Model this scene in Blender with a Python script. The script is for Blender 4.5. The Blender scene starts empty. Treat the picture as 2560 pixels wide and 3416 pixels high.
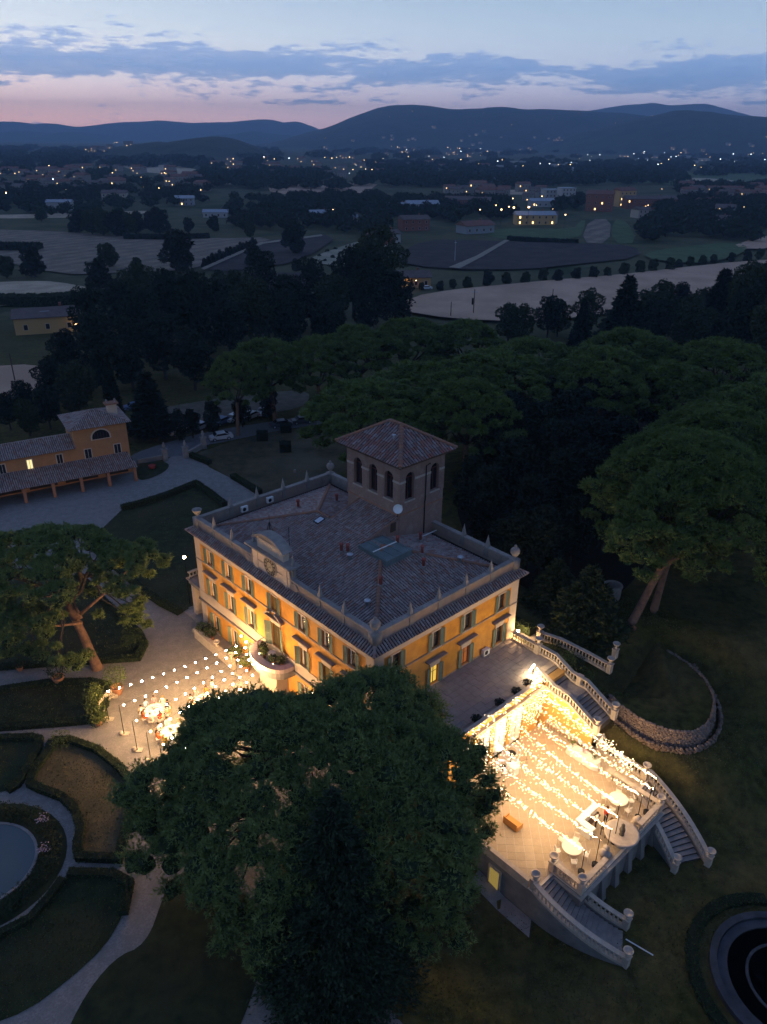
import bpy, bmesh, math, random
import numpy as np
from mathutils import Vector, Matrix, Euler, noise
random.seed(11)
SC = bpy.context.scene
COL = SC.collection
PI = math.pi

# ------------------------------------------------------------------ camera
PITCH, ROLL = math.radians(26.27), math.radians(0.58)
cam_data = bpy.data.cameras.new('camera')
cam = bpy.data.objects.new('camera', cam_data)
COL.objects.link(cam)
cam_data.sensor_fit = 'VERTICAL'
cam_data.sensor_height = 36.0
cam_data.lens = 36.0 * 2534.2 / 3416.0
cam_data.clip_start = 0.5
cam_data.clip_end = 60000.0
_f = Vector((0, math.cos(PITCH), -math.sin(PITCH)))
_u = Vector((0, math.sin(PITCH), math.cos(PITCH)))
_x = Vector((1, 0, 0))
_r = _x * math.cos(ROLL) + _u * math.sin(ROLL)
_v = _u * math.cos(ROLL) - _x * math.sin(ROLL)
cam.matrix_world = Matrix(((_r.x, _v.x, -_f.x, 0), (_r.y, _v.y, -_f.y, 0), (_r.z, _v.z, -_f.z, 50), (0, 0, 0, 1)))
SC.camera = cam

# ------------------------------------------------------------------ render settings, exposure
SC.view_settings.view_transform = 'Standard'
SC.view_settings.look = 'None'
SC.view_settings.exposure = 0.28
SC.view_settings.gamma = 1.0
SC.view_settings.use_curve_mapping = False
SC.render.engine = 'CYCLES'
cy = SC.cycles
cy.use_denoising = True
cy.max_bounces = 3
cy.diffuse_bounces = 2
cy.use_adaptive_sampling = True
cy.adaptive_threshold = 0.02
cy.adaptive_min_samples = 24
cy.glossy_bounces = 2
cy.transmission_bounces = 2
cy.volume_bounces = 0
cy.transparent_max_bounces = 4
cy.caustics_reflective = False
cy.caustics_refractive = False
cy.sample_clamp_indirect = 4.0
cy.use_light_tree = True


def lin(r, g, b, k=1.0):
    f = lambda c: (c / 255 / 12.92) if c <= 10 else (((c / 255 + 0.055) / 1.055) ** 2.4)
    return (f(r) * k, f(g) * k, f(b) * k, 1)


# ------------------------------------------------------------------ world: dusk sky, sunset glow low on the west side
world = bpy.data.worlds.new('World')
SC.world = world
world.use_nodes = True
wt = world.node_tree
wt.nodes.clear()


def N(tree, typ, **kw):
    n = tree.nodes.new(typ)
    for k, v in kw.items():
        setattr(n, k, v)
    return n


def mth(tree, op, a, b=None, clamp=False, c=None):
    n = tree.nodes.new('ShaderNodeMath')
    n.operation = op
    n.use_clamp = clamp
    for i, v in enumerate((a, b, c)):
        if v is None:
            continue
        if isinstance(v, (int, float)):
            n.inputs[i].default_value = v
        else:
            tree.links.new(v, n.inputs[i])
    return n.outputs[0]


def ramp(tree, fac, stops, interp='LINEAR'):
    n = tree.nodes.new('ShaderNodeValToRGB')
    n.color_ramp.interpolation = interp
    el = n.color_ramp.elements
    while len(el) > 1:
        el.remove(el[-1])
    el[0].position, el[0].color = stops[0]
    for p, c in stops[1:]:
        e = el.new(p)
        e.color = c
    tree.links.new(fac, n.inputs[0])
    return n.outputs[0]


def mixc(tree, fac, a, b, mode='MIX'):
    n = tree.nodes.new('ShaderNodeMix')
    n.data_type = 'RGBA'
    n.blend_type = mode
    for idx, v in ((0, fac), (6, a), (7, b)):
        if isinstance(v, (int, float)):
            n.inputs[idx].default_value = v
        elif isinstance(v, tuple):
            n.inputs[idx].default_value = v
        else:
            tree.links.new(v, n.inputs[idx])
    return n.outputs[2]


tc = N(wt, 'ShaderNodeTexCoord')
sep = N(wt, 'ShaderNodeSeparateXYZ')
wt.links.new(tc.outputs['Generated'], sep.inputs[0])
dx, dy, dz = sep.outputs
az = mth(wt, 'ARCTAN2', dx, dy)
warm = mth(wt, 'POWER', mth(wt, 'MULTIPLY_ADD', mth(wt, 'COSINE', mth(wt, 'ADD', az, 0.95)), 0.5, c=0.5), 6.0)
fac = mth(wt, 'POWER', mth(wt, 'MAXIMUM', dz, 0.0), 0.5, clamp=True)
SKY_WARM = [(0.0, lin(234, 164, 140, 3.9)), (0.13, lin(250, 188, 160, 3.9)), (0.19, lin(240, 200, 182, 3.3)), (0.25, lin(222, 206, 198, 2.5)),
            (0.32, lin(204, 206, 206, 2.0)), (0.38, lin(184, 196, 206, 1.65)), (0.55, lin(112, 132, 162, 1.6)), (1.0, lin(62, 78, 116, 2.0))]
SKY_COOL = [(0.0, lin(120, 120, 144, 3.1)), (0.13, lin(140, 138, 160, 3.2)), (0.19, lin(148, 150, 170, 2.8)), (0.25, lin(146, 158, 178, 2.3)),
            (0.32, lin(144, 162, 180, 1.85)), (0.38, lin(132, 156, 180, 1.55)), (0.55, lin(84, 106, 144, 1.5)), (1.0, lin(58, 76, 116, 2.0))]
base = mixc(wt, warm, ramp(wt, fac, SKY_COOL), ramp(wt, fac, SKY_WARM))
# cloud bank: long flat-based strip a few degrees above the ridge
comb = N(wt, 'ShaderNodeCombineXYZ')
wt.links.new(mth(wt, 'MULTIPLY', az, 5.5), comb.inputs[0])
wt.links.new(mth(wt, 'MULTIPLY', dz, 34.0), comb.inputs[1])
comb.inputs[2].default_value = 3.7
nz = N(wt, 'ShaderNodeTexNoise')
nz.inputs['Scale'].default_value = 1.35
nz.inputs['Detail'].default_value = 9.0
nz.inputs['Roughness'].default_value = 0.62
wt.links.new(comb.outputs[0], nz.inputs['Vector'])
comb2 = N(wt, 'ShaderNodeCombineXYZ')
wt.links.new(mth(wt, 'MULTIPLY', az, 26.0), comb2.inputs[0])
wt.links.new(mth(wt, 'MULTIPLY', dz, 110.0), comb2.inputs[1])
nf = N(wt, 'ShaderNodeTexNoise')
nf.inputs['Scale'].default_value = 1.6
nf.inputs['Detail'].default_value = 6.0
nf.inputs['Roughness'].default_value = 0.6
wt.links.new(comb2.outputs[0], nf.inputs['Vector'])
n_all = mth(wt, 'ADD', mth(wt, 'MULTIPLY', nz.outputs[0], 0.66), mth(wt, 'MULTIPLY', nf.outputs[0], 0.36))
band_c = mth(wt, 'MULTIPLY_ADD', az, -0.012, c=0.066)
bd = mth(wt, 'DIVIDE', mth(wt, 'SUBTRACT', dz, band_c), 0.021)
band = mth(wt, 'POWER', 2.718, mth(wt, 'MULTIPLY', mth(wt, 'MULTIPLY', bd, bd), -1.0))
gap = mth(wt, 'DIVIDE', mth(wt, 'SUBTRACT', az, 0.20), 0.055)
gapm = mth(wt, 'POWER', 2.718, mth(wt, 'MULTIPLY', mth(wt, 'MULTIPLY', gap, gap), -1.0))
dens = mth(wt, 'ADD', mth(wt, 'ADD', n_all, mth(wt, 'MULTIPLY', band, 0.225)), mth(wt, 'MULTIPLY', gapm, -0.10))
hi = mth(wt, 'MULTIPLY', mth(wt, 'MAXIMUM', mth(wt, 'SUBTRACT', dz, 0.15), 0.0), -0.8)
dens = mth(wt, 'ADD', dens, hi)
cmask = ramp(wt, dens, [(0.0, (0, 0, 0, 1)), (0.600, (0, 0, 0, 1)), (0.660, (0.85, 0.85, 0.85, 1)), (0.78, (1, 1, 1, 1)), (1.0, (1, 1, 1, 1))])
ccol = mixc(wt, warm, lin(106, 132, 170, 2.1), lin(130, 148, 178, 2.25))
sky_col = mixc(wt, cmask, base, ccol)
bg = N(wt, 'ShaderNodeBackground')
wt.links.new(sky_col, bg.inputs[0])
bg.inputs[1].default_value = 1.0
world.cycles.sampling_method = 'MANUAL'
world.cycles.sample_map_resolution = 512
wo = N(wt, 'ShaderNodeOutputWorld')
wt.links.new(bg.outputs[0], wo.inputs[0])

# ------------------------------------------------------------------ helpers: objects, meshes
ORD = ('first second third fourth fifth sixth seventh eighth ninth tenth eleventh twelfth thirteenth fourteenth fifteenth sixteenth '
       'seventeenth eighteenth nineteenth twentieth').split()
TENS = {2: 'twenty', 3: 'thirty', 4: 'forty', 5: 'fifty'}


def ordinal(i):
    if i < 20:
        return ORD[i]
    t, u = divmod(i + 1, 10)
    return {2: 'twentieth', 3: 'thirtieth', 4: 'fortieth', 5: 'fiftieth'}[t] if u == 0 else TENS[t] + '-' + ORD[u - 1]


def tag(o, label=None, cat=None, group=None, kind=None):
    if label:
        o['label'] = label
    if cat:
        o['category'] = cat
    if group:
        o['group'] = group
    if kind:
        o['kind'] = kind
    return o


def empty(name, loc=(0, 0, 0), rz=0.0, label=None, cat=None, group=None):
    o = bpy.data.objects.new(name, None)
    COL.objects.link(o)
    o.location = loc
    o.rotation_euler = (0, 0, rz)
    o.empty_display_size = 0.3
    return tag(o, label, cat, group)


def put(name, mesh, parent=None, loc=(0, 0, 0), rz=0.0, sc=None, rot=None):
    o = bpy.data.objects.new(name, mesh)
    COL.objects.link(o)
    o.parent = parent
    o.location = loc
    o.rotation_euler = rot if rot else (0, 0, rz)
    if sc:
        o.scale = sc if isinstance(sc, tuple) else (sc, sc, sc)
    return o


def copy_thing(root, loc, rz=0.0, sc=None, label=None, group=None):
    r = root.copy()
    COL.objects.link(r)
    r.location = loc
    r.rotation_euler = (0, 0, rz)
    if sc:
        r.scale = sc if isinstance(sc, tuple) else (sc, sc, sc)
    if label:
        r['label'] = label
    if group:
        r['group'] = group
    for ch in list(root.children):
        c = ch.copy()
        COL.objects.link(c)
        c.parent = r
        for g in list(ch.children):
            d = g.copy()
            COL.objects.link(d)
            d.parent = c
    return r


class MB:
    """collects shapes into one mesh"""

    def __init__(s):
        s.v, s.f, s.m = [], [], []
        s.mi = 0

    def add(s, vs, fs):
        n = len(s.v)
        s.v.extend(tuple(p) for p in vs)
        for f in fs:
            s.f.append(tuple(i + n for i in f))
            s.m.append(s.mi)
        return s

    def box(s, x0, y0, z0, x1, y1, z1):
        return s.add([(x0, y0, z0), (x1, y0, z0), (x1, y1, z0), (x0, y1, z0), (x0, y0, z1), (x1, y0, z1), (x1, y1, z1), (x0, y1, z1)],
                     [(3, 2, 1, 0), (4, 5, 6, 7), (0, 1, 5, 4), (1, 2, 6, 5), (2, 3, 7, 6), (3, 0, 4, 7)])

    def prism(s, poly, z0, z1):
        n = len(poly)
        vs = [(p[0], p[1], z0) for p in poly] + [(p[0], p[1], z1) for p in poly]
        fs = [tuple(range(n - 1, -1, -1)), tuple(range(n, 2 * n))] + [(i, (i + 1) % n, n + (i + 1) % n, n + i) for i in range(n)]
        return s.add(vs, fs)

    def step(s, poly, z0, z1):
        s.mi = 1  # all faces but the tread take the shade-coloured second material
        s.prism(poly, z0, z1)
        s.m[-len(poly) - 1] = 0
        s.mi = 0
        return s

    def extrude_y(s, poly, y0, y1):
        """poly in (x,z)"""
        n = len(poly)
        vs = [(p[0], y0, p[1]) for p in poly] + [(p[0], y1, p[1]) for p in poly]
        fs = [tuple(range(n)), tuple(range(2 * n - 1, n - 1, -1))] + [(i, n + i, n + (i + 1) % n, (i + 1) % n) for i in range(n)]
        return s.add(vs, fs)

    def lathe(s, prof, c=(0, 0, 0), seg=10):
        vs, fs = [], []
        for r, z in prof:
            for k in range(seg):
                a = 2 * PI * k / seg
                vs.append((c[0] + r * math.cos(a), c[1] + r * math.sin(a), c[2] + z))
        for i in range(len(prof) - 1):
            for k in range(seg):
                k2 = (k + 1) % seg
                fs.append((i * seg + k, i * seg + k2, (i + 1) * seg + k2, (i + 1) * seg + k))
        fs.append(tuple(range(seg - 1, -1, -1)))
        fs.append(tuple((len(prof) - 1) * seg + k for k in range(seg)))
        return s.add(vs, fs)

    def tube(s, pts, r, seg=5):
        pts = [Vector(p) for p in pts]
        rs = r if isinstance(r, (list, tuple)) else [r] * len(pts)
        vs, fs = [], []
        for i, p in enumerate(pts):
            d = (pts[min(i + 1, len(pts) - 1)] - pts[max(i - 1, 0)])
            if d.length < 1e-6:
                d = Vector((0, 0, 1))
            d.normalize()
            a = d.orthogonal() if abs(d.z) > 0.9 else d.cross(Vector((0, 0, 1)))
            a.normalize()
            b = d.cross(a)
            for k in range(seg):
                t = 2 * PI * k / seg
                vs.append(p + (a * math.cos(t) + b * math.sin(t)) * rs[i])
        for i in range(len(pts) - 1):
            for k in range(seg):
                k2 = (k + 1) % seg
                fs.append((i * seg + k, i * seg + k2, (i + 1) * seg + k2, (i + 1) * seg + k))
        fs.append(tuple(range(seg - 1, -1, -1)))
        fs.append(tuple((len(pts) - 1) * seg + k for k in range(seg)))
        return s.add(vs, fs)

    def sweep(s, pts, prof, closed=False):
        """sweep a (side, up) profile polygon along a path, staying upright"""
        pts = [Vector(p) for p in pts]
        n, m = len(pts), len(prof)
        vs, fs = [], []
        for i, p in enumerate(pts):
            a = pts[(i - 1) % n] if (closed or i > 0) else p
            b = pts[(i + 1) % n] if (closed or i < n - 1) else p
            d1 = (p - a)
            d2 = (b - p)
            d1.z = d2.z = 0
            if d1.length < 1e-6:
                d1 = d2.copy()
            if d2.length < 1e-6:
                d2 = d1.copy()
            d1.normalize()
            d2.normalize()
            t = (d1 + d2)
            t.normalize()
            side = Vector((-t.y, t.x, 0))
            k = 1.0 / max(0.5, math.cos(0.5 * d1.angle(d2)))
            for (q, u) in prof:
                vs.append((p.x + side.x * q * k, p.y + side.y * q * k, p.z + u))
        rng = range(n) if closed else range(n - 1)
        for i in rng:
            j = (i + 1) % n
            for k in range(m):
                k2 = (k + 1) % m
                fs.append((i * m + k, j * m + k, j * m + k2, i * m + k2))
        if not closed:
            fs.append(tuple(range(m)))
            fs.append(tuple(range((n - 1) * m + m - 1, (n - 1) * m - 1, -1)))
        return s.add(vs, fs)

    def ico(s, c, r, sub=1):
        V, F = ICO[sub]
        n = len(s.v)
        return s.add([(c[0] + p[0] * r, c[1] + p[1] * r, c[2] + p[2] * r) for p in V], F)

    def xform(s, M):
        s.v = [tuple(M @ Vector(p)) for p in s.v]
        return s

    def mesh(s, name, mats, smooth=False):
        me = bpy.data.meshes.new(name)
        me.from_pydata(s.v, [], s.f)
        for m in (mats if isinstance(mats, (list, tuple)) else [mats]):
            me.materials.append(m)
        if any(s.m):
            me.polygons.foreach_set('material_index', s.m)
        if smooth:
            me.polygons.foreach_set('use_smooth', [True] * len(me.polygons))
        me.update()
        return me

    def build(s, name, mats, parent=None, smooth=False, **kw):
        return put(name, s.mesh(name, mats, smooth), parent, **kw)


def _ico(sub):
    bm = bmesh.new()
    bmesh.ops.create_icosphere(bm, subdivisions=sub, radius=1.0)
    V = [tuple(v.co) for v in bm.verts]
    F = [tuple(v.index for v in f.verts) for f in bm.faces]
    bm.free()
    return V, F


ICO = {1: _ico(1), 2: _ico(2), 3: _ico(3),
       0: ([(1, 0, 0), (-1, 0, 0), (0, 1, 0), (0, -1, 0), (0, 0, 1), (0, 0, -1)],
           [(0, 2, 4), (2, 1, 4), (1, 3, 4), (3, 0, 4), (2, 0, 5), (1, 2, 5), (3, 1, 5), (0, 3, 5)])}


def np_mesh(name, V, F, mats, midx=None):
    me = bpy.data.meshes.new(name)
    n, m = len(V), len(F)
    k = F.shape[1]
    me.vertices.add(n)
    me.vertices.foreach_set('co', V.astype(np.float32).ravel())
    me.loops.add(m * k)
    me.loops.foreach_set('vertex_index', F.astype(np.int32).ravel())
    me.polygons.add(m)
    me.polygons.foreach_set('loop_start', np.arange(0, m * k, k, dtype=np.int32))
    me.polygons.foreach_set('loop_total', np.full(m, k, dtype=np.int32))
    for mt in (mats if isinstance(mats, (list, tuple)) else [mats]):
        me.materials.append(mt)
    if midx is not None:
        me.polygons.foreach_set('material_index', midx.astype(np.int32))
    me.update(calc_edges=True)
    return me


# ------------------------------------------------------------------ materials
def mat(name, col, rough=0.85, col2=None, scale=1.0, detail=4.0, bump=0.0, bscale=None, spec=0.2, island=None, metallic=0.0, col3=None, contrast=(0.35, 0.65), coord='Object'):
    m = bpy.data.materials.new(name)
    m.use_nodes = True
    t = m.node_tree
    b = t.nodes['Principled BSDF']
    b.inputs['Roughness'].default_value = rough
    b.inputs['Specular IOR Level'].default_value = spec
    b.inputs['Metallic'].default_value = metallic
    c = tuple(col) + (1,)
    b.inputs['Base Color'].default_value = c
    out = None
    if col2 or bump:
        tcn = N(t, 'ShaderNodeTexCoord')
        no = N(t, 'ShaderNodeTexNoise')
        no.inputs['Scale'].default_value = scale
        no.inputs['Detail'].default_value = detail
        no.inputs['Roughness'].default_value = 0.6
        t.links.new(tcn.outputs[coord], no.inputs['Vector'])
    if col2:
        out = ramp(t, no.outputs[0], [(contrast[0], c), (contrast[1], tuple(col2) + (1,))])
    if col3:
        no3 = N(t, 'ShaderNodeTexNoise')
        no3.inputs['Scale'].default_value = scale * 0.17
        no3.inputs['Detail'].default_value = 3
        t.links.new(tcn.outputs[coord], no3.inputs['Vector'])
        out = mixc(t, ramp(t, no3.outputs[0], [(0.42, (0, 0, 0, 1)), (0.66, (0.8, 0.8, 0.8, 1))]), out, tuple(col3) + (1,))
    if island:
        geo = N(t, 'ShaderNodeNewGeometry')
        isl = ramp(t, geo.outputs['Random Per Island'], [(i / max(1, len(island) - 1), tuple(q) + (1,)) for i, q in enumerate(island)])
        out = mixc(t, 0.6, out, isl) if out else isl
    if out:
        t.links.new(out, b.inputs['Base Color'])
    if bump:
        bn = N(t, 'ShaderNodeBump')
        bn.inputs['Strength'].default_value = bump
        bn.inputs['Distance'].default_value = 0.05
        if bscale:
            no2 = N(t, 'ShaderNodeTexNoise')
            no2.inputs['Scale'].default_value = bscale
            no2.inputs['Detail'].default_value = 3
            t.links.new(tcn.outputs[coord], no2.inputs['Vector'])
            t.links.new(no2.outputs[0], bn.inputs['Height'])
        else:
            t.links.new(no.outputs[0], bn.inputs['Height'])
        t.links.new(bn.outputs[0], b.inputs['Normal'])
    return m


def glow(name, col, strength, light=True):
    m = bpy.data.materials.new(name)
    m.use_nodes = True
    t = m.node_tree
    t.nodes.clear()
    e = N(t, 'ShaderNodeEmission')
    e.inputs[0].default_value = tuple(col) + (1,)
    e.inputs[1].default_value = strength
    o = N(t, 'ShaderNodeOutputMaterial')
    t.links.new(e.outputs[0], o.inputs[0])
    if not light:
        m.cycles.emission_sampling = 'NONE'
    return m


OCHRE = mat('ochre_plaster', (0.72, 0.33, 0.045), 0.9, (0.50, 0.21, 0.04), 0.9, 10, 0.25, 14, col3=(0.58, 0.31, 0.10))
TRIM = mat('cream_plaster', (0.60, 0.47, 0.35), 0.9, (0.52, 0.41, 0.31), 0.9, 6, 0.1, 10)
RISER_SHADE = mat('shade_tinted_riser_stone', (0.075, 0.064, 0.054), 0.95, (0.045, 0.04, 0.034), 3, 6)  # riser shade put into the stone colour, darker than the treads
STONE = mat('weathered_stone', (0.38, 0.32, 0.27), 0.9, (0.24, 0.21, 0.185), 1.6, 8, 0.35, 18, col3=(0.20, 0.18, 0.16))
PARAPET = mat('lichen_stone', (0.30, 0.26, 0.235), 0.95, (0.17, 0.155, 0.15), 1.2, 8, 0.35, 12, col3=(0.34, 0.24, 0.17))
TRAV = mat('travertine', (0.52, 0.43, 0.33), 0.8, (0.40, 0.33, 0.26), 2.2, 8, 0.2, 14)
TILE = mat('roof_tile', (0.36, 0.265, 0.225), 0.9, (0.17, 0.125, 0.11), 1.4, 5, 0.2, 20,
           island=[(0.26, 0.19, 0.165), (0.42, 0.34, 0.30), (0.30, 0.20, 0.17), (0.50, 0.42, 0.37), (0.34, 0.15, 0.10), (0.27, 0.205, 0.18), (0.45, 0.37, 0.32), (0.36, 0.14, 0.085)])
TILE_RED = mat('newer_roof_tile', (0.25, 0.13, 0.10), 0.9, (0.17, 0.11, 0.10), 2.0, 5, 0.2, 20,
               island=[(0.42, 0.12, 0.085), (0.26, 0.22, 0.22), (0.38, 0.33, 0.32), (0.40, 0.16, 0.11), (0.16, 0.13, 0.13), (0.48, 0.42, 0.41), (0.32, 0.13, 0.09), (0.26, 0.21, 0.20)])
RIDGE = mat('ridge_tile', (0.38, 0.16, 0.085), 0.9, (0.20, 0.11, 0.08), 2.5, 5, island=[(0.34, 0.14, 0.07), (0.22, 0.14, 0.11), (0.27, 0.12, 0.07), (0.18, 0.14, 0.13)])
TILEBED = mat('roof_tile_channel', (0.028, 0.022, 0.021), 0.95)
COPPER = mat('patinated_sheet_metal', (0.17, 0.21, 0.20), 0.55, (0.12, 0.15, 0.15), 1.0, 5, metallic=0.2)
SHUTTER = mat('green_shutter_paint', (0.20, 0.235, 0.155), 0.7, (0.155, 0.19, 0.13), 3.0, 5)
DARKGLASS = mat('window_glass', (0.015, 0.018, 0.022), 0.12, spec=0.5)
WOOD = mat('dark_wood', (0.10, 0.06, 0.04), 0.7, (0.07, 0.045, 0.03), 6, 4)
CURTAIN = mat('pale_curtain', (0.55, 0.48, 0.38), 0.9)
CLOTH = mat('white_cloth', (0.74, 0.70, 0.62), 0.95)
CLOCKDARK = mat('clock_rim_paint', (0.05, 0.035, 0.028), 0.7)
CLOCKFACE = mat('clock_face_enamel', (0.38, 0.33, 0.23), 0.7, (0.28, 0.24, 0.17), 3, 4)
IRON = mat('black_iron', (0.02, 0.02, 0.022), 0.5, metallic=0.6)
WHITEPAINT = mat('white_paint', (0.75, 0.73, 0.68), 0.6)
GREYMETAL = mat('grey_metal', (0.45, 0.47, 0.50), 0.45, metallic=0.5)
GRAVEL = mat('pale_gravel', (0.31, 0.275, 0.245), 0.95, (0.20, 0.175, 0.155), 7.0, 9, 0.5, 40, col3=(0.20, 0.18, 0.155))
ASPHALT = mat('old_asphalt', (0.16, 0.155, 0.15), 0.95, (0.12, 0.115, 0.112), 2.0, 6)
LAWN = mat('short_lawn', (0.036, 0.046, 0.014), 0.95, (0.014, 0.020, 0.007), 0.9, 8, 0.6, 9, col3=(0.050, 0.044, 0.018))
DRYLAWN = mat('dry_lawn', (0.085, 0.068, 0.032), 0.95, (0.038, 0.036, 0.016), 0.6, 8, 0.6, 9, col3=(0.14, 0.11, 0.065))
HEDGE = mat('box_hedge_leaf', (0.035, 0.055, 0.018), 0.8, island=[(0.020, 0.036, 0.011), (0.048, 0.070, 0.022), (0.030, 0.050, 0.016), (0.06, 0.075, 0.024)])
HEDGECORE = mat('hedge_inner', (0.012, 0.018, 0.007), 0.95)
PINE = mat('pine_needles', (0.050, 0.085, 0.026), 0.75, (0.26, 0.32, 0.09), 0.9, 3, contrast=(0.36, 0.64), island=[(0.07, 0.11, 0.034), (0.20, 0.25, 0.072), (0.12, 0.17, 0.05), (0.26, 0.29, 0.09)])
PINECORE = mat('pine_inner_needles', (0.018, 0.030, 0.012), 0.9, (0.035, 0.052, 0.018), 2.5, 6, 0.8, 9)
PINE2 = mat('stone_pine_needles', (0.030, 0.058, 0.018), 0.75, (0.19, 0.25, 0.06), 0.8, 3, contrast=(0.38, 0.64), island=[(0.042, 0.080, 0.022), (0.13, 0.185, 0.046), (0.08, 0.125, 0.032), (0.165, 0.21, 0.055)])
LEAF = mat('broad_leaf', (0.04, 0.06, 0.02), 0.75, island=[(0.016, 0.028, 0.011), (0.034, 0.050, 0.018), (0.024, 0.038, 0.014), (0.046, 0.062, 0.021)])
LEAFDARK = mat('dark_evergreen_leaf', (0.02, 0.03, 0.015), 0.8, island=[(0.006, 0.013, 0.008), (0.013, 0.024, 0.014), (0.009, 0.018, 0.011), (0.017, 0.030, 0.017)])
LEAFBRIGHT = mat('shrub_leaf', (0.07, 0.10, 0.025), 0.7, island=[(0.04, 0.06, 0.015), (0.10, 0.13, 0.03), (0.06, 0.085, 0.02), (0.13, 0.14, 0.04)])
BARK = mat('pine_bark', (0.26, 0.145, 0.09), 0.95, (0.14, 0.085, 0.06), 3.0, 8, 0.8, 8)
BARKDARK = mat('dark_bark', (0.07, 0.055, 0.045), 0.95, (0.045, 0.035, 0.03), 4.0, 6)
TERRAC = mat('terracotta', (0.42, 0.19, 0.10), 0.85, (0.34, 0.16, 0.09), 4, 5)


def brick_mat():
    m = bpy.data.materials.new('pink_brick')
    m.use_nodes = True
    t = m.node_tree
    b = t.nodes['Principled BSDF']
    b.inputs['Roughness'].default_value = 0.95
    b.inputs['Specular IOR Level'].default_value = 0.1
    tcn = N(t, 'ShaderNodeTexCoord')
    sp = N(t, 'ShaderNodeSeparateXYZ')
    t.links.new(tcn.outputs['Object'], sp.inputs[0])
    cb = N(t, 'ShaderNodeCombineXYZ')
    t.links.new(mth(t, 'ADD', sp.outputs[0], sp.outputs[1]), cb.inputs[0])
    t.links.new(sp.outputs[2], cb.inputs[1])
    br = N(t, 'ShaderNodeTexBrick')
    br.inputs['Color1'].default_value = (0.34, 0.19, 0.14, 1)
    br.inputs['Color2'].default_value = (0.25, 0.145, 0.115, 1)
    br.inputs['Mortar'].default_value = (0.33, 0.27, 0.22, 1)
    br.inputs['Scale'].default_value = 1.0
    br.inputs['Brick Width'].default_value = 0.30
    br.inputs['Row Height'].default_value = 0.085
    br.inputs['Mortar Size'].default_value = 0.012
    t.links.new(cb.outputs[0], br.inputs['Vector'])
    no = N(t, 'ShaderNodeTexNoise')
    no.inputs['Scale'].default_value = 0.9
    no.inputs['Detail'].default_value = 8
    t.links.new(tcn.outputs['Object'], no.inputs['Vector'])
    c = mixc(t, 0.55, br.outputs[0], ramp(t, no.outputs[0], [(0.3, (0.36, 0.22, 0.16, 1)), (0.5, (0.25, 0.16, 0.13, 1)), (0.7, (0.40, 0.29, 0.22, 1))]))
    t.links.new(c, b.inputs['Base Color'])
    bn = N(t, 'ShaderNodeBump')
    bn.inputs['Strength'].default_value = 0.3
    bn.inputs['Distance'].default_value = 0.02
    t.links.new(br.outputs['Fac'], bn.inputs['Height'])
    bn.invert = True
    t.links.new(bn.outputs[0], b.inputs['Normal'])
    return m


BRICK = brick_mat()

# ------------------------------------------------------------------ villa frame: origin at its south corner, x along the terrace side, y along the garden front
VO = Vector((-0.615, 50.634, 0))
VA = math.radians(42.913)
EX = Vector((math.cos(VA), math.sin(VA), 0))
EY = Vector((-math.sin(VA), math.cos(VA), 0))
A, B = 28.84, 18.91


def VW(x, y, z=0.0):
    p = VO + EX * x + EY * y
    return Vector((p.x, p.y, z))


def to_local(x, y):
    d = Vector((x, y, 0)) - VO
    return d.dot(EX), d.dot(EY)


def sst(a, b, v):
    t = min(1.0, max(0.0, (v - a) / (b - a)))
    return t * t * (3 - 2 * t)


def lerp_tab(tab, v):
    if v <= tab[0][0]:
        return tab[0][1]
    for (a, p), (b, q) in zip(tab, tab[1:]):
        if v <= b:
            return p + (q - p) * (v - a) / (b - a)
    return tab[-1][1]


LOWG = -2.8
HE_TAB = [(-30, LOWG - 0.3), (-24, LOWG), (-18.5, -0.9), (-16, 0.4), (-12.6, 2.5), (-10, 3.1), (-5.5, 4.9), (-3.5, 4.96)]


def gz(x, y):
    """ground height: courtyard 0, bank of 5 m on the east side, garden 2.8 m lower in front of the terrace"""
    lx, ly = to_local(x, y)
    hl = lerp_tab([(-15, LOWG), (-3, -0.05)], ly) * sst(-13, -5, lx)
    he = lerp_tab(HE_TAB, ly + max(0.0, lx - 18.3) * 0.62)
    w = sst(16.7, 18.4, lx) if ly < 10 else sst(17, 24, lx) * (1 - sst(22, 55, ly))
    z = hl + (he - hl) * w
    bw = 1 - sst(5.6, 10.5, math.hypot(x - 27.34, y - 56.25))
    if bw > 0 and lx > 17.2:
        z += (1.2 - z) * bw * sst(17.2, 19.5, lx)
    r = math.hypot(x, y - 60)
    if r > 70:
        k = sst(70, 170, r)
        z = z * (1 - k)
    if r > 120:
        z += 1.4 * noise.noise(Vector((x * 0.004, y * 0.004, 2))) * sst(120, 300, r) - 0.9 * sst(120, 300, r)
    return z


def G(x, y, dz=0.0):
    return (x, y, gz(x, y) + dz)


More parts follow.
